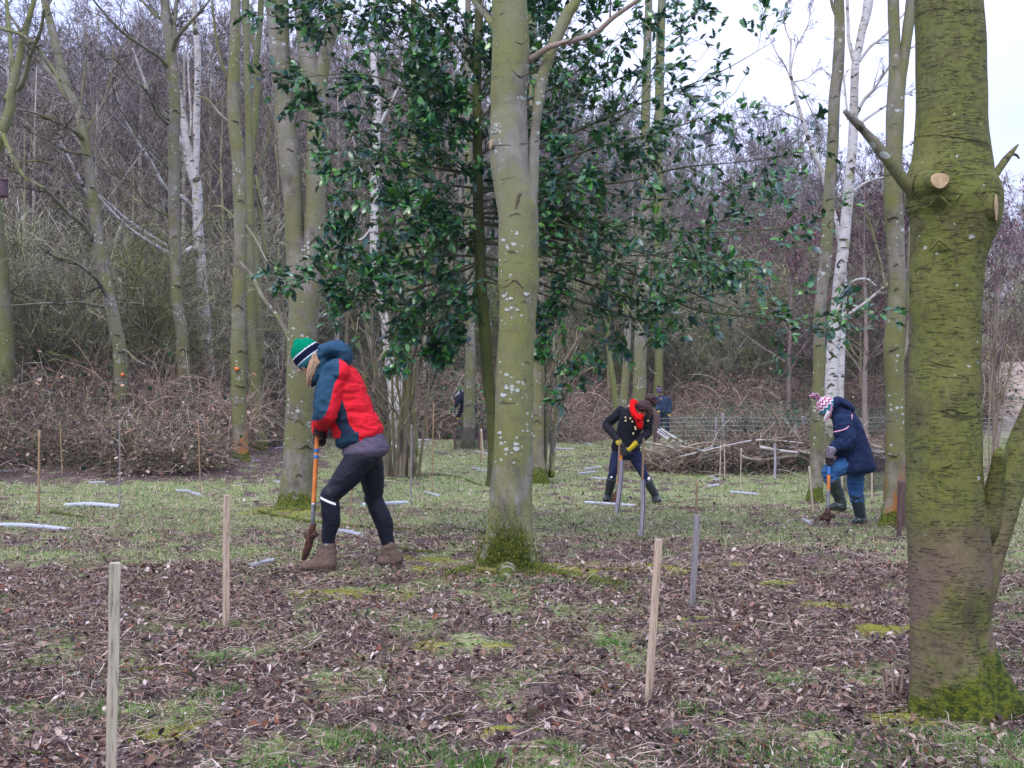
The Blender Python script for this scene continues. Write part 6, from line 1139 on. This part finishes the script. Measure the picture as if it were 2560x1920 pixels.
# ------------------------------------------------------------------ stakes, canes, guards, tubes
M_STAKE = None
def wood(name, a, b, grain=(14, 14, 1.2)):
    t = NT(name); n = t.noise(6, 6, t.map(grain)); c = t.mix(t.step(n, .3, .7), a, b); c = t.mix(t.step(t.noise(90, 3, t.map((1, 1, .12))), .52, .66), c, tuple(x * .5 for x in a)); c = t.mix(t.math('MULTIPLY', t.step(t.noise(4, 5, t.map((1, 1, .6))), .5, .7), .5), c, tuple(x * .62 for x in b)); z = t.n("SeparateXYZ", _o=2, Vector=t.obj); c = t.mix(t.math('MULTIPLY', t.step(z, .08, 0), .6), c, (.08, .06, .05)); return t.fin(c, .8, t.bump(n, .003, .8))
M_ST1 = wood("greenish_stake_wood", (.44, .39, .30), (.34, .31, .22)); M_ST2 = wood("pale_stake_wood", (.50, .39, .28), (.40, .30, .22)); M_ST3 = wood("weathered_grey_wood", (.27, .25, .25), (.20, .18, .185)); M_CANE = wood("bamboo_cane", (.36, .25, .15), (.26, .18, .10)); M_CANE2 = wood("pale_cane", (.50, .42, .32), (.40, .33, .25)); M_POST = wood("dark_post_wood", (.085, .05, .045), (.13, .085, .08)); M_GPOST = wood("grey_post_wood", (.32, .27, .27), (.22, .19, .19)); M_LOG = birchbark("log_bark", .01, .6)
def stake(label, px, pyb, pxt, pyt, w, m, d=None, name="wooden_stake", cat="stake", yaw=.35, group=None, leany=0):
    d = d or D(pyb, px); b = P(px, pyb, d); b[2] = float(gz(b[0], b[1])); t = P(pxt, pyt, d); t[1] += leany; hw = w * .5 / F * d * .82; mb = MB(); ax = unit(t - b); X = unit(np.array([math.cos(yaw), math.sin(yaw), 0])); Y = np.cross(ax, X); c = .12 * hw; b0 = b - ax * .12
    prof = [(-hw, -hw + c), (-hw + c, -hw), (hw - c, -hw), (hw, -hw + c), (hw, hw - c), (hw - c, hw), (-hw + c, hw), (-hw, hw - c)]; v = []; rg = np.random.default_rng(int(px)); ks = 9
    for k in range(ks):
        f = k / (ks - 1); cc = b0 + (t - b0) * f + X * rg.normal(0, hw * .05) + Y * rg.normal(0, hw * .05)
        for a, e in prof: v.append(cc + X * a + Y * e)
    for a, e in prof: v.append(t + X * a * .9 + Y * e * .9 + ax * c)
    n = len(prof); fs = [(k * n + i, k * n + (i + 1) % n, (k + 1) * n + (i + 1) % n, (k + 1) * n + i) for k in range(ks) for i in range(n)]; e = ks * n
    fs += [(e, e + 1, e + 2, e + 3), (e, e + 3, e + 4, e + 7), (e + 4, e + 5, e + 6, e + 7)]; mb.add(np.array(v), np.array(fs)); return solo(name, mb, m, tuple(b), label, cat, group, False)
stake("greenish square stake nearest the viewer at bottom left", 276, 2050, 288, 1408, 29, M_ST1, 3.55, yaw=.5)
stake("pale square stake standing between the greenish stake and the red jacket worker", 565, 1578, 566, 1238, 16.5, M_ST2, yaw=.6)
stake("pale square stake leaning slightly right, near the bottom right of the leaf litter", 1620, 1758, 1647, 1350, 18, M_ST2, yaw=.5)
stake("split weathered grey stake leaning right behind the pale leaning stake", 1730, 1528, 1743, 1288, 15, M_ST3, yaw=.2)
stake("short dark stake beside the mossy base of the big trunk, left side", 2247, 1348, 2252, 1206, 12, M_POST, yaw=.2)
def cane(label, px, pyb, pxt, pyt, w=4, m=None, group=None, name="bamboo_cane", d=None):
    d = d or D(pyb, px); b = P(px, pyb, d); b[2] = float(gz(b[0], b[1])); t = P(pxt, pyt, d); mb = MB(); r = max(w * .38 / F * d, .005); n = 10; q = np.array([b + (t - b) * f for f in np.linspace(-.04, 1, n)]); rr = r * (1 + .12 * (np.arange(n) % 3 == 0)); big_tube(mb, q, rr, 8, .02, px, 0, 3, cap=True); return solo(name, mb, m or M_CANE, tuple(b), label, "cane", group)
CN = "bamboo canes marking planting spots"
for a in (("thick brown cane at the far left in front of the brambles", 97, 1288, 98, 1075, 8, M_CANE), ("thin pinkish cane right of the thick brown cane at left", 156, 1192, 150, 1052, 4, M_CANE), ("tall grey cane standing at the end of the long plastic tube at left", 300, 1264, 299, 1050, 4.5, M_ST3),
          ("cane below the straight lichen covered tree, beside a bent plastic tube", 501, 1232, 496, 1048, 4, M_CANE), ("reddish cane in the leaf litter left of the orange stained trunk", 519, 1150, 519, 1042, 3.5, M_CANE), ("yellowish leaning cane in front of the brambles", 331, 1160, 316, 1052, 4, M_CANE2),
          ("tall grey cane in front of the hazel stems", 1027, 1266, 1029, 1062, 5, M_ST3), ("thin pale cane right of the hazel stems", 1080, 1232, 1084, 1010, 3.5, M_CANE), ("brown cane seen between the legs of the red jacket worker", 872, 1325, 881, 1204, 5, M_CANE),
          ("leftmost cane of the pale pair by the central tree", 1209, 1152, 1203, 1072, 5, M_CANE2), ("rightmost cane of the pale pair by the central tree, leaning", 1201, 1158, 1203, 1080, 4, M_CANE), ("short pale cane in the distant grass between the tree and the scarf worker", 1456, 1092, 1459, 1042, 4, M_CANE2), ("pale cane in the distant grass nearer the scarf worker", 1476, 1080, 1473, 1030, 4, M_CANE2),
          ("thick brown cane stub standing in the grass right of the scarf worker", 1741, 1290, 1742, 1202, 6.5, M_CANE), ("left cane of the thin pair before the brush pile", 1799, 1210, 1802, 1113, 3.5, M_CANE2), ("right cane of the thin pair before the brush pile", 1812, 1200, 1811, 1108, 3.5, M_CANE2), ("thin pale cane before the logs of the brush pile", 1851, 1228, 1853, 1120, 3.5, M_CANE2),
          ("pale leaning lath beside the tall thin grey trunk", 2034, 1290, 2023, 1166, 7, M_CANE2), ("cane behind the raised boot of the navy coat worker", 2105, 1256, 2105, 1178, 6, M_CANE2), ("post behind the navy coat worker, by the netting", 2180, 1258, 2179, 1166, 7, M_CANE2), ("thin brown cane left of the hazel stems far back", 1068, 1110, 1067, 1030, 3, M_CANE), ("thin cane at the left in the short grass before the brambles", 565, 1150, 576, 1040, 3, M_CANE2)):
    lab, px, yb, pt, yt, w, m = a; cane(lab, px, yb, pt, yt, w, m, CN)
# tree shelters lying in the grass
t = NT("clear_ribbed_plastic"); t.b.inputs["Roughness"].default_value = .3; t.b.inputs["Base Color"].default_value = (.66, .70, .80, 1); t.b.inputs["Alpha"].default_value = .36; t.b.inputs["Specular IOR Level"].default_value = .8; M_PLAS = t.m
def tube(label, x0, y0, x1, y1, w=10, bend=3, r=None, m=None, name="tree_guard", up=0):
    g0, g1 = G(x0, y0 + w * .35), G(x1, y1 + w * .35); d = .5 * (g0[1] + g1[1]); r = r or min(max(w * .5 / F * d * .70, .018), .040); mid = .5 * (g0 + g1) + np.array([0, 0, .5 * bend / F * d]); mid[2] = max(mid[2], float(gz(mid[0], mid[1])) )
    q = np.array([g0, mid, g1]) + np.array([0, 0, r * .65 + .008]); mb = MB(); c = tuple(.5 * (g0 + g1)); n = 16; qs = spline(q, n); sides = 14
    tubes(mb, qs[None], np.full((1, n), r), sides); tubes(mb, qs[None, ::-1], np.full((1, n), r * .93), sides); rib = MB()
    for e in (0, -1):
        tg = unit(qs[1] - qs[0]); ring = qs[e]; U = unit(np.cross(tg, [0, 0, 1])); V = np.cross(tg, U); a = np.linspace(0, 6.283, 17); pts = ring + r * .97 * (np.cos(a)[:, None] * U + np.sin(a)[:, None] * V); tubes(rib, pts[None], np.full((1, 17), r * .07), 5)
    o = thing(name, c, label, "tree guard", "plastic tree guards lying on the grass"); part("tube", mb, m or M_PLAS, o); part("rim", rib, M_WHITE, o); return o
for i, a in enumerate([("long bent clear plastic tube at left beside the tall grey cane", 165, 1262, 298, 1266, 15, 8), ("clear plastic tube cut by the left edge, nearest on the left", -40, 1312, 175, 1324, 15, 10), ("short curved plastic tube below the straight lichen covered tree", 443, 1226, 500, 1238, 11, 7), ("greenish white plastic tube sloping down from the yellowish cane", 331, 1168, 390, 1184, 8, 1),
    ("plastic tube at the left edge under the brambles", -30, 1178, 28, 1177, 10, 0), ("clear open ended tube behind the near boot of the red jacket worker", 842, 1326, 902, 1338, 17, 0), ("short clear open ended tube lying in the litter left of the near boot", 680, 1402, 624, 1416, 17, 0), ("clear white tube seen between the legs of the red jacket worker", 905, 1262, 1018, 1256, 12, 2),
    ("small bluish tube piece in the litter left of the brambles bottom edge", 222, 1207, 262, 1206, 6, 0), ("short bluish tube behind the twin stemmed tree", 690, 1205, 712, 1208, 7, 0), ("tube just left of the twin stemmed tree, farther back", 688, 1121, 712, 1118, 6, 0), ("thin white tube beside the foot of the orange stained trunk", 570, 1152, 648, 1152, 7, 1),
    ("topmost of the three small tubes behind the hazel stems", 1041, 1100, 1078, 1100, 5, 0), ("middle of the three small tubes behind the hazel stems", 1040, 1107, 1076, 1111, 5, 1), ("lowest of the three small tubes behind the hazel stems", 1003, 1114, 1062, 1120, 5, 0), ("tube left of the central trunk by the pale canes", 1188, 1129, 1232, 1138, 6, 0), ("slanting tube close to the left side of the central trunk", 1184, 1170, 1222, 1180, 7, 0), ("crumpled tube piece in the grass left of the central trunk", 1062, 1230, 1100, 1240, 8, 0),
    ("white tube right of the central trunk, farther left of the distant pair", 1386, 1121, 1434, 1122, 5, 0), ("small white tube left of the scarf worker, farthest back", 1448, 1104, 1477, 1111, 5, 0), ("middle of the three white tubes left of the scarf worker", 1445, 1184, 1488, 1179, 7, 0), ("upper of the three white tubes left of the scarf worker", 1463, 1172, 1500, 1167, 7, 0), ("lower of the three white tubes left of the scarf worker", 1478, 1196, 1516, 1197, 6, 0), ("long blue white tube at the feet of the scarf worker", 1462, 1256, 1586, 1264, 8, 0),
    ("small slanting tube under the thin cane pair before the brush pile", 1774, 1191, 1797, 1202, 6, 0), ("bent tube in the grass below the thin cane pair", 1765, 1218, 1796, 1212, 7, 1), ("white tube in the grass before the brush pile logs", 1827, 1230, 1893, 1236, 7, 0), ("small tube fragment by the spade of the navy coat worker", 2008, 1300, 2026, 1310, 7, 0), ("pale tube behind the heel of the raised boot", 2116, 1268, 2134, 1272, 6, 0)]):
    tube(*a)
# spiral guards standing round canes
t = NT("lilac_guard_plastic"); n_ = t.noise(3, 3, t.map((40, 40, .6))); M_GUARD = t.fin(t.mix(t.step(n_, .4, .6), (.24, .21, .24), (.38, .35, .41)), .45, t.bump(n_, .004, 1), .5)
def guard(label, xb, yb, xt, yt, w, cx, cyy, d):
    b = P(xb, yb, d); b[2] = float(gz(b[0], b[1])); tp = P(xt, yt, d); r = w * .5 / F * d; o = thing("spiral_guard", tuple(b), label, "tree guard"); mb = MB(); q = spline(np.array([b, (b + tp) / 2 + np.array([.012, 0, 0]), tp]), 20); tubes(mb, q[None], np.full((1, 20), r), 14); tubes(mb, q[None, ::-1], np.full((1, 20), r * .9), 14); part("guard_tube", mb, M_GUARD, o)
    mb = MB(); s = q + np.array([r * .55, -r * .9, 0]); tubes(mb, s[None], np.full((1, 20), r * .13), 5, (1, 1, 1)); part("seam", mb, M_BLACK, o); mb = MB(); ct = P(cx, cyy, d); big_tube(mb, np.array([b, (b + ct) / 2, ct]), np.full(3, .011), 8, .02, 0, 0, 3, cap=True); part("cane", mb, M_CANE, o)
guard("grey spiral guard and cane directly in front of the scarf worker's spade", 1541, 1286, 1555, 1151, 12, 1549, 1100, D(1286, 1541)); guard("grey spiral guard with tall cane at the right knee of the scarf worker", 1602, 1344, 1607, 1199, 12, 1609, 1095, D(1344, 1602))
guard("small white sleeve standing upright on a cane before the brush pile", 1937, 1150, 1937, 1110, 8, 1937, 1108, 22.0)

# ------------------------------------------------------------------ fallen branches
def stick(label, pts, m=None, w0=8, w1=5, lift=.0, name="fallen_branch"):
    q = []
    for x, y in pts: q.append(G(x, y))
    q = np.array(q); dm = q[:, 1].mean(); r = np.linspace(w0, w1, len(q)) * .5 / F * dm; q[:, 2] += r + .01 + lift; mb = MB(); c = tuple(q.mean(0)); big_tube(mb, q, r, 7, .08, pts[0][0], 0, 1.6, cap=True); return solo(name, mb, m or B_OLIVE, c, label, "fallen branch")
for a in (("long greenish branch lying behind the boots of the red jacket worker", [(648, 1284), (740, 1304), (860, 1318), (960, 1328), (1050, 1328)], B_OLIVE, 9, 6), ("straight orange brown stick lying behind the boots of the red jacket worker", [(688, 1393), (800, 1398), (945, 1402)], M_CANE, 5, 4), ("curved stick left of the central tree foot", [(1042, 1338), (1110, 1330), (1150, 1326), (1215, 1336)], B_GREY, 6, 4),
          ("dark branch lying right of the rear boot", [(1000, 1376), (1050, 1384), (1100, 1386), (1180, 1384)], B_GREY, 8, 4), ("curved twig in the litter below the second stake", [(330, 1688), (400, 1678), (450, 1682), (486, 1698)], B_GREY, 9, 4), ("long slim stick ending at the foot of the leaning pale stake", [(1320, 1670), (1440, 1688), (1560, 1702), (1700, 1712)], M_CANE, 6, 4), ("thick grey stick left of the leaning stake foot", [(1478, 1742), (1530, 1732), (1565, 1722)], B_GREY, 10, 6),
          ("thick pale branch piece left of the big trunk base", [(2040, 1660), (2080, 1650), (2115, 1644), (2128, 1634)], B_PINK, 14, 6), ("bare pale stick below the thick branch piece", [(2045, 1724), (2100, 1700), (2150, 1686)], B_PINK, 8, 4), ("short grey stick at the foot of the big trunk", [(2205, 1798), (2240, 1786), (2262, 1776)], B_GREY, 11, 7), ("curvy thin branch in the leaf litter at bottom centre", [(1092, 1832), (1120, 1806), (1145, 1798), (1200, 1818), (1300, 1830), (1400, 1836)], B_OLIVE, 7, 4),
          ("long dark twig in the litter below the red jacket worker", [(600, 1440), (720, 1438), (850, 1440), (960, 1446)], B_GREY, 6, 3), ("stick lying from the pale leaning stake to the right", [(1700, 1712), (1800, 1722), (1900, 1730)], M_CANE, 5, 3), ("thin arched branch in the grass left of the central trunk", [(1020, 1196), (1080, 1190), (1140, 1194), (1205, 1216)], B_GREY, 4, 3), ("mossy stick at the far left beyond the bottom left grass", [(128, 1286), (170, 1292), (210, 1298)], B_OLIVE, 9, 6),
          ("long stick across the litter at bottom left", [(10, 1900), (90, 1892), (180, 1900)], B_GREY, 9, 5), ("thin dark twig right of the central trunk", [(1390, 1288), (1430, 1312), (1490, 1340)], B_GREY, 4, 3), ("branch lying at bottom left beside the nearest stake", [(290, 1862), (370, 1870), (450, 1872)], B_GREY, 10, 6), ("v shaped branch left part, right of the stump", [(1442, 1802), (1480, 1822), (1520, 1820)], B_PINK, 6, 4), ("v shaped branch right part, below the leaning pale stake", [(1520, 1824), (1570, 1810), (1598, 1790)], B_PINK, 7, 5),
          ("thin pale twig lying across the litter in the right middle", [(1790, 1452), (1830, 1442), (1880, 1440)], B_GREY, 6, 4), ("long thin branch lying from centre toward the grey stake", [(1340, 1560), (1450, 1570), (1600, 1560)], B_GREY, 4, 3)):
    stick(*a)
def stump():
    b = G(1330, 1802); mb = MB(); big_tube(mb, np.array([b - [0, 0, .05], b + [0, 0, .02], b + [.003, 0, .055]]), np.array([.038, .026, .020]), 12, .16, 4, 0, .1, cap=True); solo("stump", mb, bark("rotten_bark", (.09, .06, .045), (.04, .03, .025), (.06, .06, .02), 0, .3, moss_h=0), tuple(b), "small rotten sapling stump in the leaf litter at bottom centre", "stump")
stump()
for (x, y, h, lab) in ((2232, 1740, .11, "cluster of broken upright stems left of the big trunk base"),):
    b = G(x, y); o = thing("broken_sapling", tuple(b), lab, "sapling")
    for k in range(5):
        mb = MB(); q0 = b + np.array([(k - 2) * .014, .01 * (k % 2), -.03]); big_tube(mb, np.array([q0, q0 + [.004 * (k - 2), 0, h * .6], q0 + [.008 * (k - 2), 0, h + .03 * (k % 3)]]), np.array([.008, .007, .005]), 7, .1, k, 0, 1, cap=True); part("stem", mb, B_PINK, o)

# ------------------------------------------------------------------ fence, logs, brush pile, netting
def fence():
    d = 37.0; tag0 = "wire stock fence strung behind the scarf worker and the brush pile"; b = P(1830, 1130, d); b[2] = float(gz(b[0], b[1])); o = thing("wire_fence", tuple(b), tag0, "fence"); rg = np.random.default_rng(2)
    for i, (x, yt, w) in enumerate(((1790, 1044, 8), (1808, 1032, 8), (1990, 1060, 9), (2012, 1040, 9), (2150, 1046, 8), (2330, 1050, 8), (2420, 1054, 7), (2540, 1058, 8))):
        q = P(x, 1130, d); q[2] = float(gz(q[0], q[1])) - .1; tp = P(x + rg.normal(0, 2), yt, d); mb = MB(); big_tube(mb, np.array([q, (q + tp) / 2, tp]), np.array([w * .5 / F * d] * 3), 10, .05, x, 0, 1, cap=True); part("post", mb, M_GPOST, o)
    m = plain("fence_wire", (.30, .36, .37), .5, .1, 5, metal=.3)
    for yy in (1045, 1056, 1066, 1078, 1090, 1102): mb = MB(); xs = np.linspace(1642, 2620, 30); q = np.array([P(x, yy + 2.0 * math.sin(x * .013), d - .08) for x in xs]); tubes(mb, q[None], np.full((1, 30), .0055), 4); part("wire", mb, m, o)
    mb = MB()
    for x in np.arange(1650, 2600, 13): q = np.array([P(x, 1045, d - .085), P(x, 1102, d - .085)]); tubes(mb, spline(q, 3)[None], np.full((1, 3), .0028), 3)
    part("wire_mesh", mb, m, o)
    b = P(1641, 1112, 35.5); b[2] = float(gz(b[0], b[1])); mb = MB(); tp = P(1642, 1031, 35.5); big_tube(mb, np.array([b - [0, 0, .1], (b + tp) / 2, tp]), np.array([.095, .095, .092]), 14, .03, 1, 0, .6, cap=True); solo("fence_post", mb, M_POST, tuple(b), "thick dark brown gate post right of the scarf worker", "post")
    for k, (a, c) in enumerate((((1646, 1074), (1700, 1114)), ((1644, 1080), (1694, 1116)), ((1652, 1072), (1726, 1118)))):
        q = np.array([P(*a, 35.2 - .1 * k), P((a[0] + c[0]) / 2, (a[1] + c[1]) / 2 + 1, 34.8 - .1 * k), P(*c, 34.3 - .1 * k)]); mb = MB(); big_tube(mb, q, np.array([.034, .036, .04]), 8, .06, k, 0, 1, cap=True)
        solo("log", mb, M_LOG, tuple(q[1]), ("upper pale log of the three leaning against the dark post", "lowest pale log leaning against the dark post", "longest pale log leaning against the dark post")[k], "log", "logs leaning on the gate post")
fence()
def brush_pile():
    rg = np.random.default_rng(8); b = G(1800, 1195); b[1] = 23.6; b[2] = float(gz(b[0], b[1])); o = thing("brush_pile", tuple(b), "long heap of cut brushwood and dry grass in front of the wire fence", "brush pile")
    cen = [(-1.1, 24.4, .6, .22), (-.5, 24.0, .7, .30), (.2, 23.8, .8, .42), (1.05, 23.8, .9, .50), (1.8, 24.0, .9, .48), (2.7, 24.2, .9, .46), (3.6, 24.6, .9, .42)]
    def merged(nm, kw, seedo, sel=None):
        mb = MB()
        for i, (x, y, w, h) in enumerate(cen):
            if sel and i not in sel: continue
            t_ = tangle(seedo + i, w, .6, h * 1.1, **kw); X = b[0] + x
            for v, f, c in zip(t_.v, t_.f, t_.c): mb.v.append(v + np.array([X, y, float(gz(X, y)) - .03])); mb.f.append(f + mb.n); mb.c.append(c); mb.n += 0
            mb.n = sum(len(v) for v in mb.v)
        return mb
    def merged2(kw, seedo, sel):
        mb = MB()
        for i in sel:
            x, y, w, h = cen[i]; t_ = tangle(seedo + i, w, .6, h * 1.4, **kw); X = b[0] + x; n0 = 0
            V = np.vstack(t_.v) + np.array([X, y, float(gz(X, y)) - .03]); mb.add(V, np.vstack(t_.f), np.vstack(t_.c))
        return mb
    part("brushwood", merged2(dict(n=800, leaves=160, cols=((.36, .24, .17), (.50, .38, .28), (.17, .11, .09), (.60, .48, .36)), r=(.003, .008), leafsz=.05), 700, range(7)), M_TWIG, o)
    part("ivy_leaves", merged2(dict(n=60, leaves=0, green=420, leafsz=.06, cols=((.05, .09, .03),), r=(.002, .004)), 720, (3, 4)), M_TWIG, o)
    for k in range(34):
        x = rg.uniform(1640, 2060); yb = 1185 - rg.uniform(0, 40); L = rg.uniform(60, 190); sl = rg.uniform(-.45, .3); s_ = rg.choice([-1, 1]); q = np.array([P(x, yb, 23.3 + rg.uniform(-.2, 1)), P(x + s_ * L * .5, yb - L * .20 + sl * 14 - 10, 23.4), P(x + s_ * L, min(yb - L * .33 + sl * 30, 1180), 23.6)]); r = np.array([.016, .013, .007]) * rg.uniform(.6, 1.3); mb = MB(); big_tube(mb, q, r, 5, .07, k, 0, 4, cap=True); part("pole", mb, (B_PINK, M_LOG, M_CANE2, B_HAZEL)[k % 4], o)
    for k, (pts, w) in enumerate((([(1900, 1118), (1960, 1128), (2030, 1134)], 8), ([(1850, 1142), (1900, 1150), (1980, 1140), (2036, 1132)], 9), ([(1846, 1136), (1885, 1150)], 6), ([(1880, 1148), (1950, 1132), (2060, 1126)], 7), ([(1700, 1142), (1800, 1118), (1900, 1100), (2010, 1108)], 5), ([(1890, 1162), (1990, 1136), (2130, 1142), (2200, 1140)], 9), ([(2060, 1126), (2130, 1138), (2230, 1146)], 8), ([(2176, 1114), (2205, 1120)], 12), ([(2180, 1124), (2240, 1138), (2300, 1150)], 8), ([(1700, 1160), (1780, 1140), (1860, 1128)], 5))):
        q = np.array([P(x, y, 23.0 + .05 * k) for x, y in pts]); r = np.linspace(w, w * .7, len(q)) * .5 / F * 23; mb = MB(); big_tube(mb, q, r, 7, .07, k, 0, 2, cap=True); part("pole", mb, B_PINK if k % 2 else M_LOG, o)
brush_pile()
def netting(label, pts, d, h, name="netting_fence"):
    b = P(pts[0], 1150, d); b[2] = float(gz(b[0], b[1])); o = thing(name, tuple(b), label, "netting"); t = NT(name + "_net"); t.b.inputs["Alpha"].default_value = .62; t.b.inputs["Base Color"].default_value = (.035, .028, .035, 1)
    v = []; 
    xs = np.linspace(pts[0], pts[-1], 24)
    for x in xs:
        q = P(x, 1000, d); g = float(gz(q[0], d)); v += [[q[0], d + .03 * math.sin(x), g], [q[0], d + .03 * math.sin(x) + .02, g + h * (1 + .04 * math.sin(x * .2))]]
    mb = MB(); mb.add(np.array(v), np.array([(2 * i, 2 * i + 2, 2 * i + 3, 2 * i + 1) for i in range(23)])); part("net", mb, t.m, o)
    for x in pts: q = P(x, 1000, d - .03); q[2] = float(gz(q[0], q[1])) - .1; mb = MB(); big_tube(mb, np.array([q, q + [0, 0, h * .55], q + [0.01, 0, h * 1.15]]), np.array([.03] * 3), 8, .03, x, 0, 1, cap=True); part("post", mb, M_POST, o)
netting("low dark netting on posts behind the slim smooth trunk", [1137, 1198, 1260], 33, .62); netting("dark netting strung between posts behind the navy coat worker", [2085, 2180, 2275], 19.2, .60)
# nest boxes
def nestbox(label, px, py, d, w, h):
    c = P(px, py, d); o = thing("bird_box", tuple(c), label, "bird box"); s = F / d; m = plain("brown_box", (.085, .05, .06), .7, .3, 30)
    mb = MB(); big_tube(mb, np.array([c - [0, 0, h / s / 2], c, c + [0, 0, h / s / 2]]), np.array([w / s / 2] * 3), 18, .01, 0, 0, .5, cap=True); part("body", mb, m, o)
    mb = MB(); big_tube(mb, np.array([c + [0, 0, h / s / 2], c + [0, 0, h / s / 2 + .02]]), np.array([w / s / 2 * 1.2, w / s / 2 * 1.1]), 18, .0, 0, 0, .5, cap=True); part("lid", mb, m, o)
    mb = MB(); big_tube(mb, np.array([c + [0, 0, h / s / 2 + .01], c + [0, 0, h / s / 2 + .20]]), np.array([.005, .005]), 6, 0, 0, 0, 2); part("hook", mb, M_BLACK, o)
nestbox("brown hanging bird box at the left edge", 6, 472, 20, 26, 42); nestbox("purplish bird box hanging in the holly right of the central trunk", 1370, 596, 12.5, 30, 50)
# dark tree guard at the big trunk
stake("dark mesh sleeve standing left of the big mossy trunk", 2262, 1330, 2258, 1204, 24, M_POST, d=13.0, name="mesh_sleeve", cat="tree guard")

def dug_soil(name, label, px, py, spx, n, s):
    rg = np.random.default_rng(int(px)); mb = MB()
    for _ in range(n):
        x = px + rg.normal(0, spx); y = py + rg.normal(0, spx * .12); g = G(x, y); ball(mb, g + [0, 0, s * .3], np.array([1, 1, .6]) * s * (.3 + .9 * rg.random()), None, 6)
    c = G(px, py); me = fuse(mb, .008, 1, name, .008, 45, mats=M_MUD, origin=c); o = link(name, me, None, tuple(c)); tag(o, label, "soil heap")
dug_soil("soil_heap", "dark crumbly dug soil beside the short open tube and near boot", 650, 1440, 42, 60, .018)
dug_soil("soil_heap", "small dark soil heap in the grass near the thick cane stub", 1705, 1272, 14, 24, .03)

# ------------------------------------------------------------------ damp air
def haze():
    mb = MB(); x0, x1, y0, y1, z0, z1 = -190, 190, -15, 262, -3, 42
    v = np.array([(x, y, z) for z in (z0, z1) for y in (y0, y1) for x in (x0, x1)], float)
    mb.add(v, np.array([(0, 2, 3, 1), (4, 5, 7, 6), (0, 1, 5, 4), (2, 6, 7, 3), (0, 4, 6, 2), (1, 3, 7, 5)]))
    m = bpy.data.materials.new("damp_air"); m.use_nodes = True; nt = m.node_tree; nt.nodes.clear(); o = nt.nodes.new("ShaderNodeOutputMaterial"); v = nt.nodes.new("ShaderNodeVolumePrincipled")
    v.inputs["Color"].default_value = (.80, .84, 1.0, 1); v.inputs["Density"].default_value = .0004; nt.links.new(v.outputs[0], o.inputs["Volume"])
    setting("haze", mb, m, 'stuff', False, "thin damp air that pales the far wood")
haze()
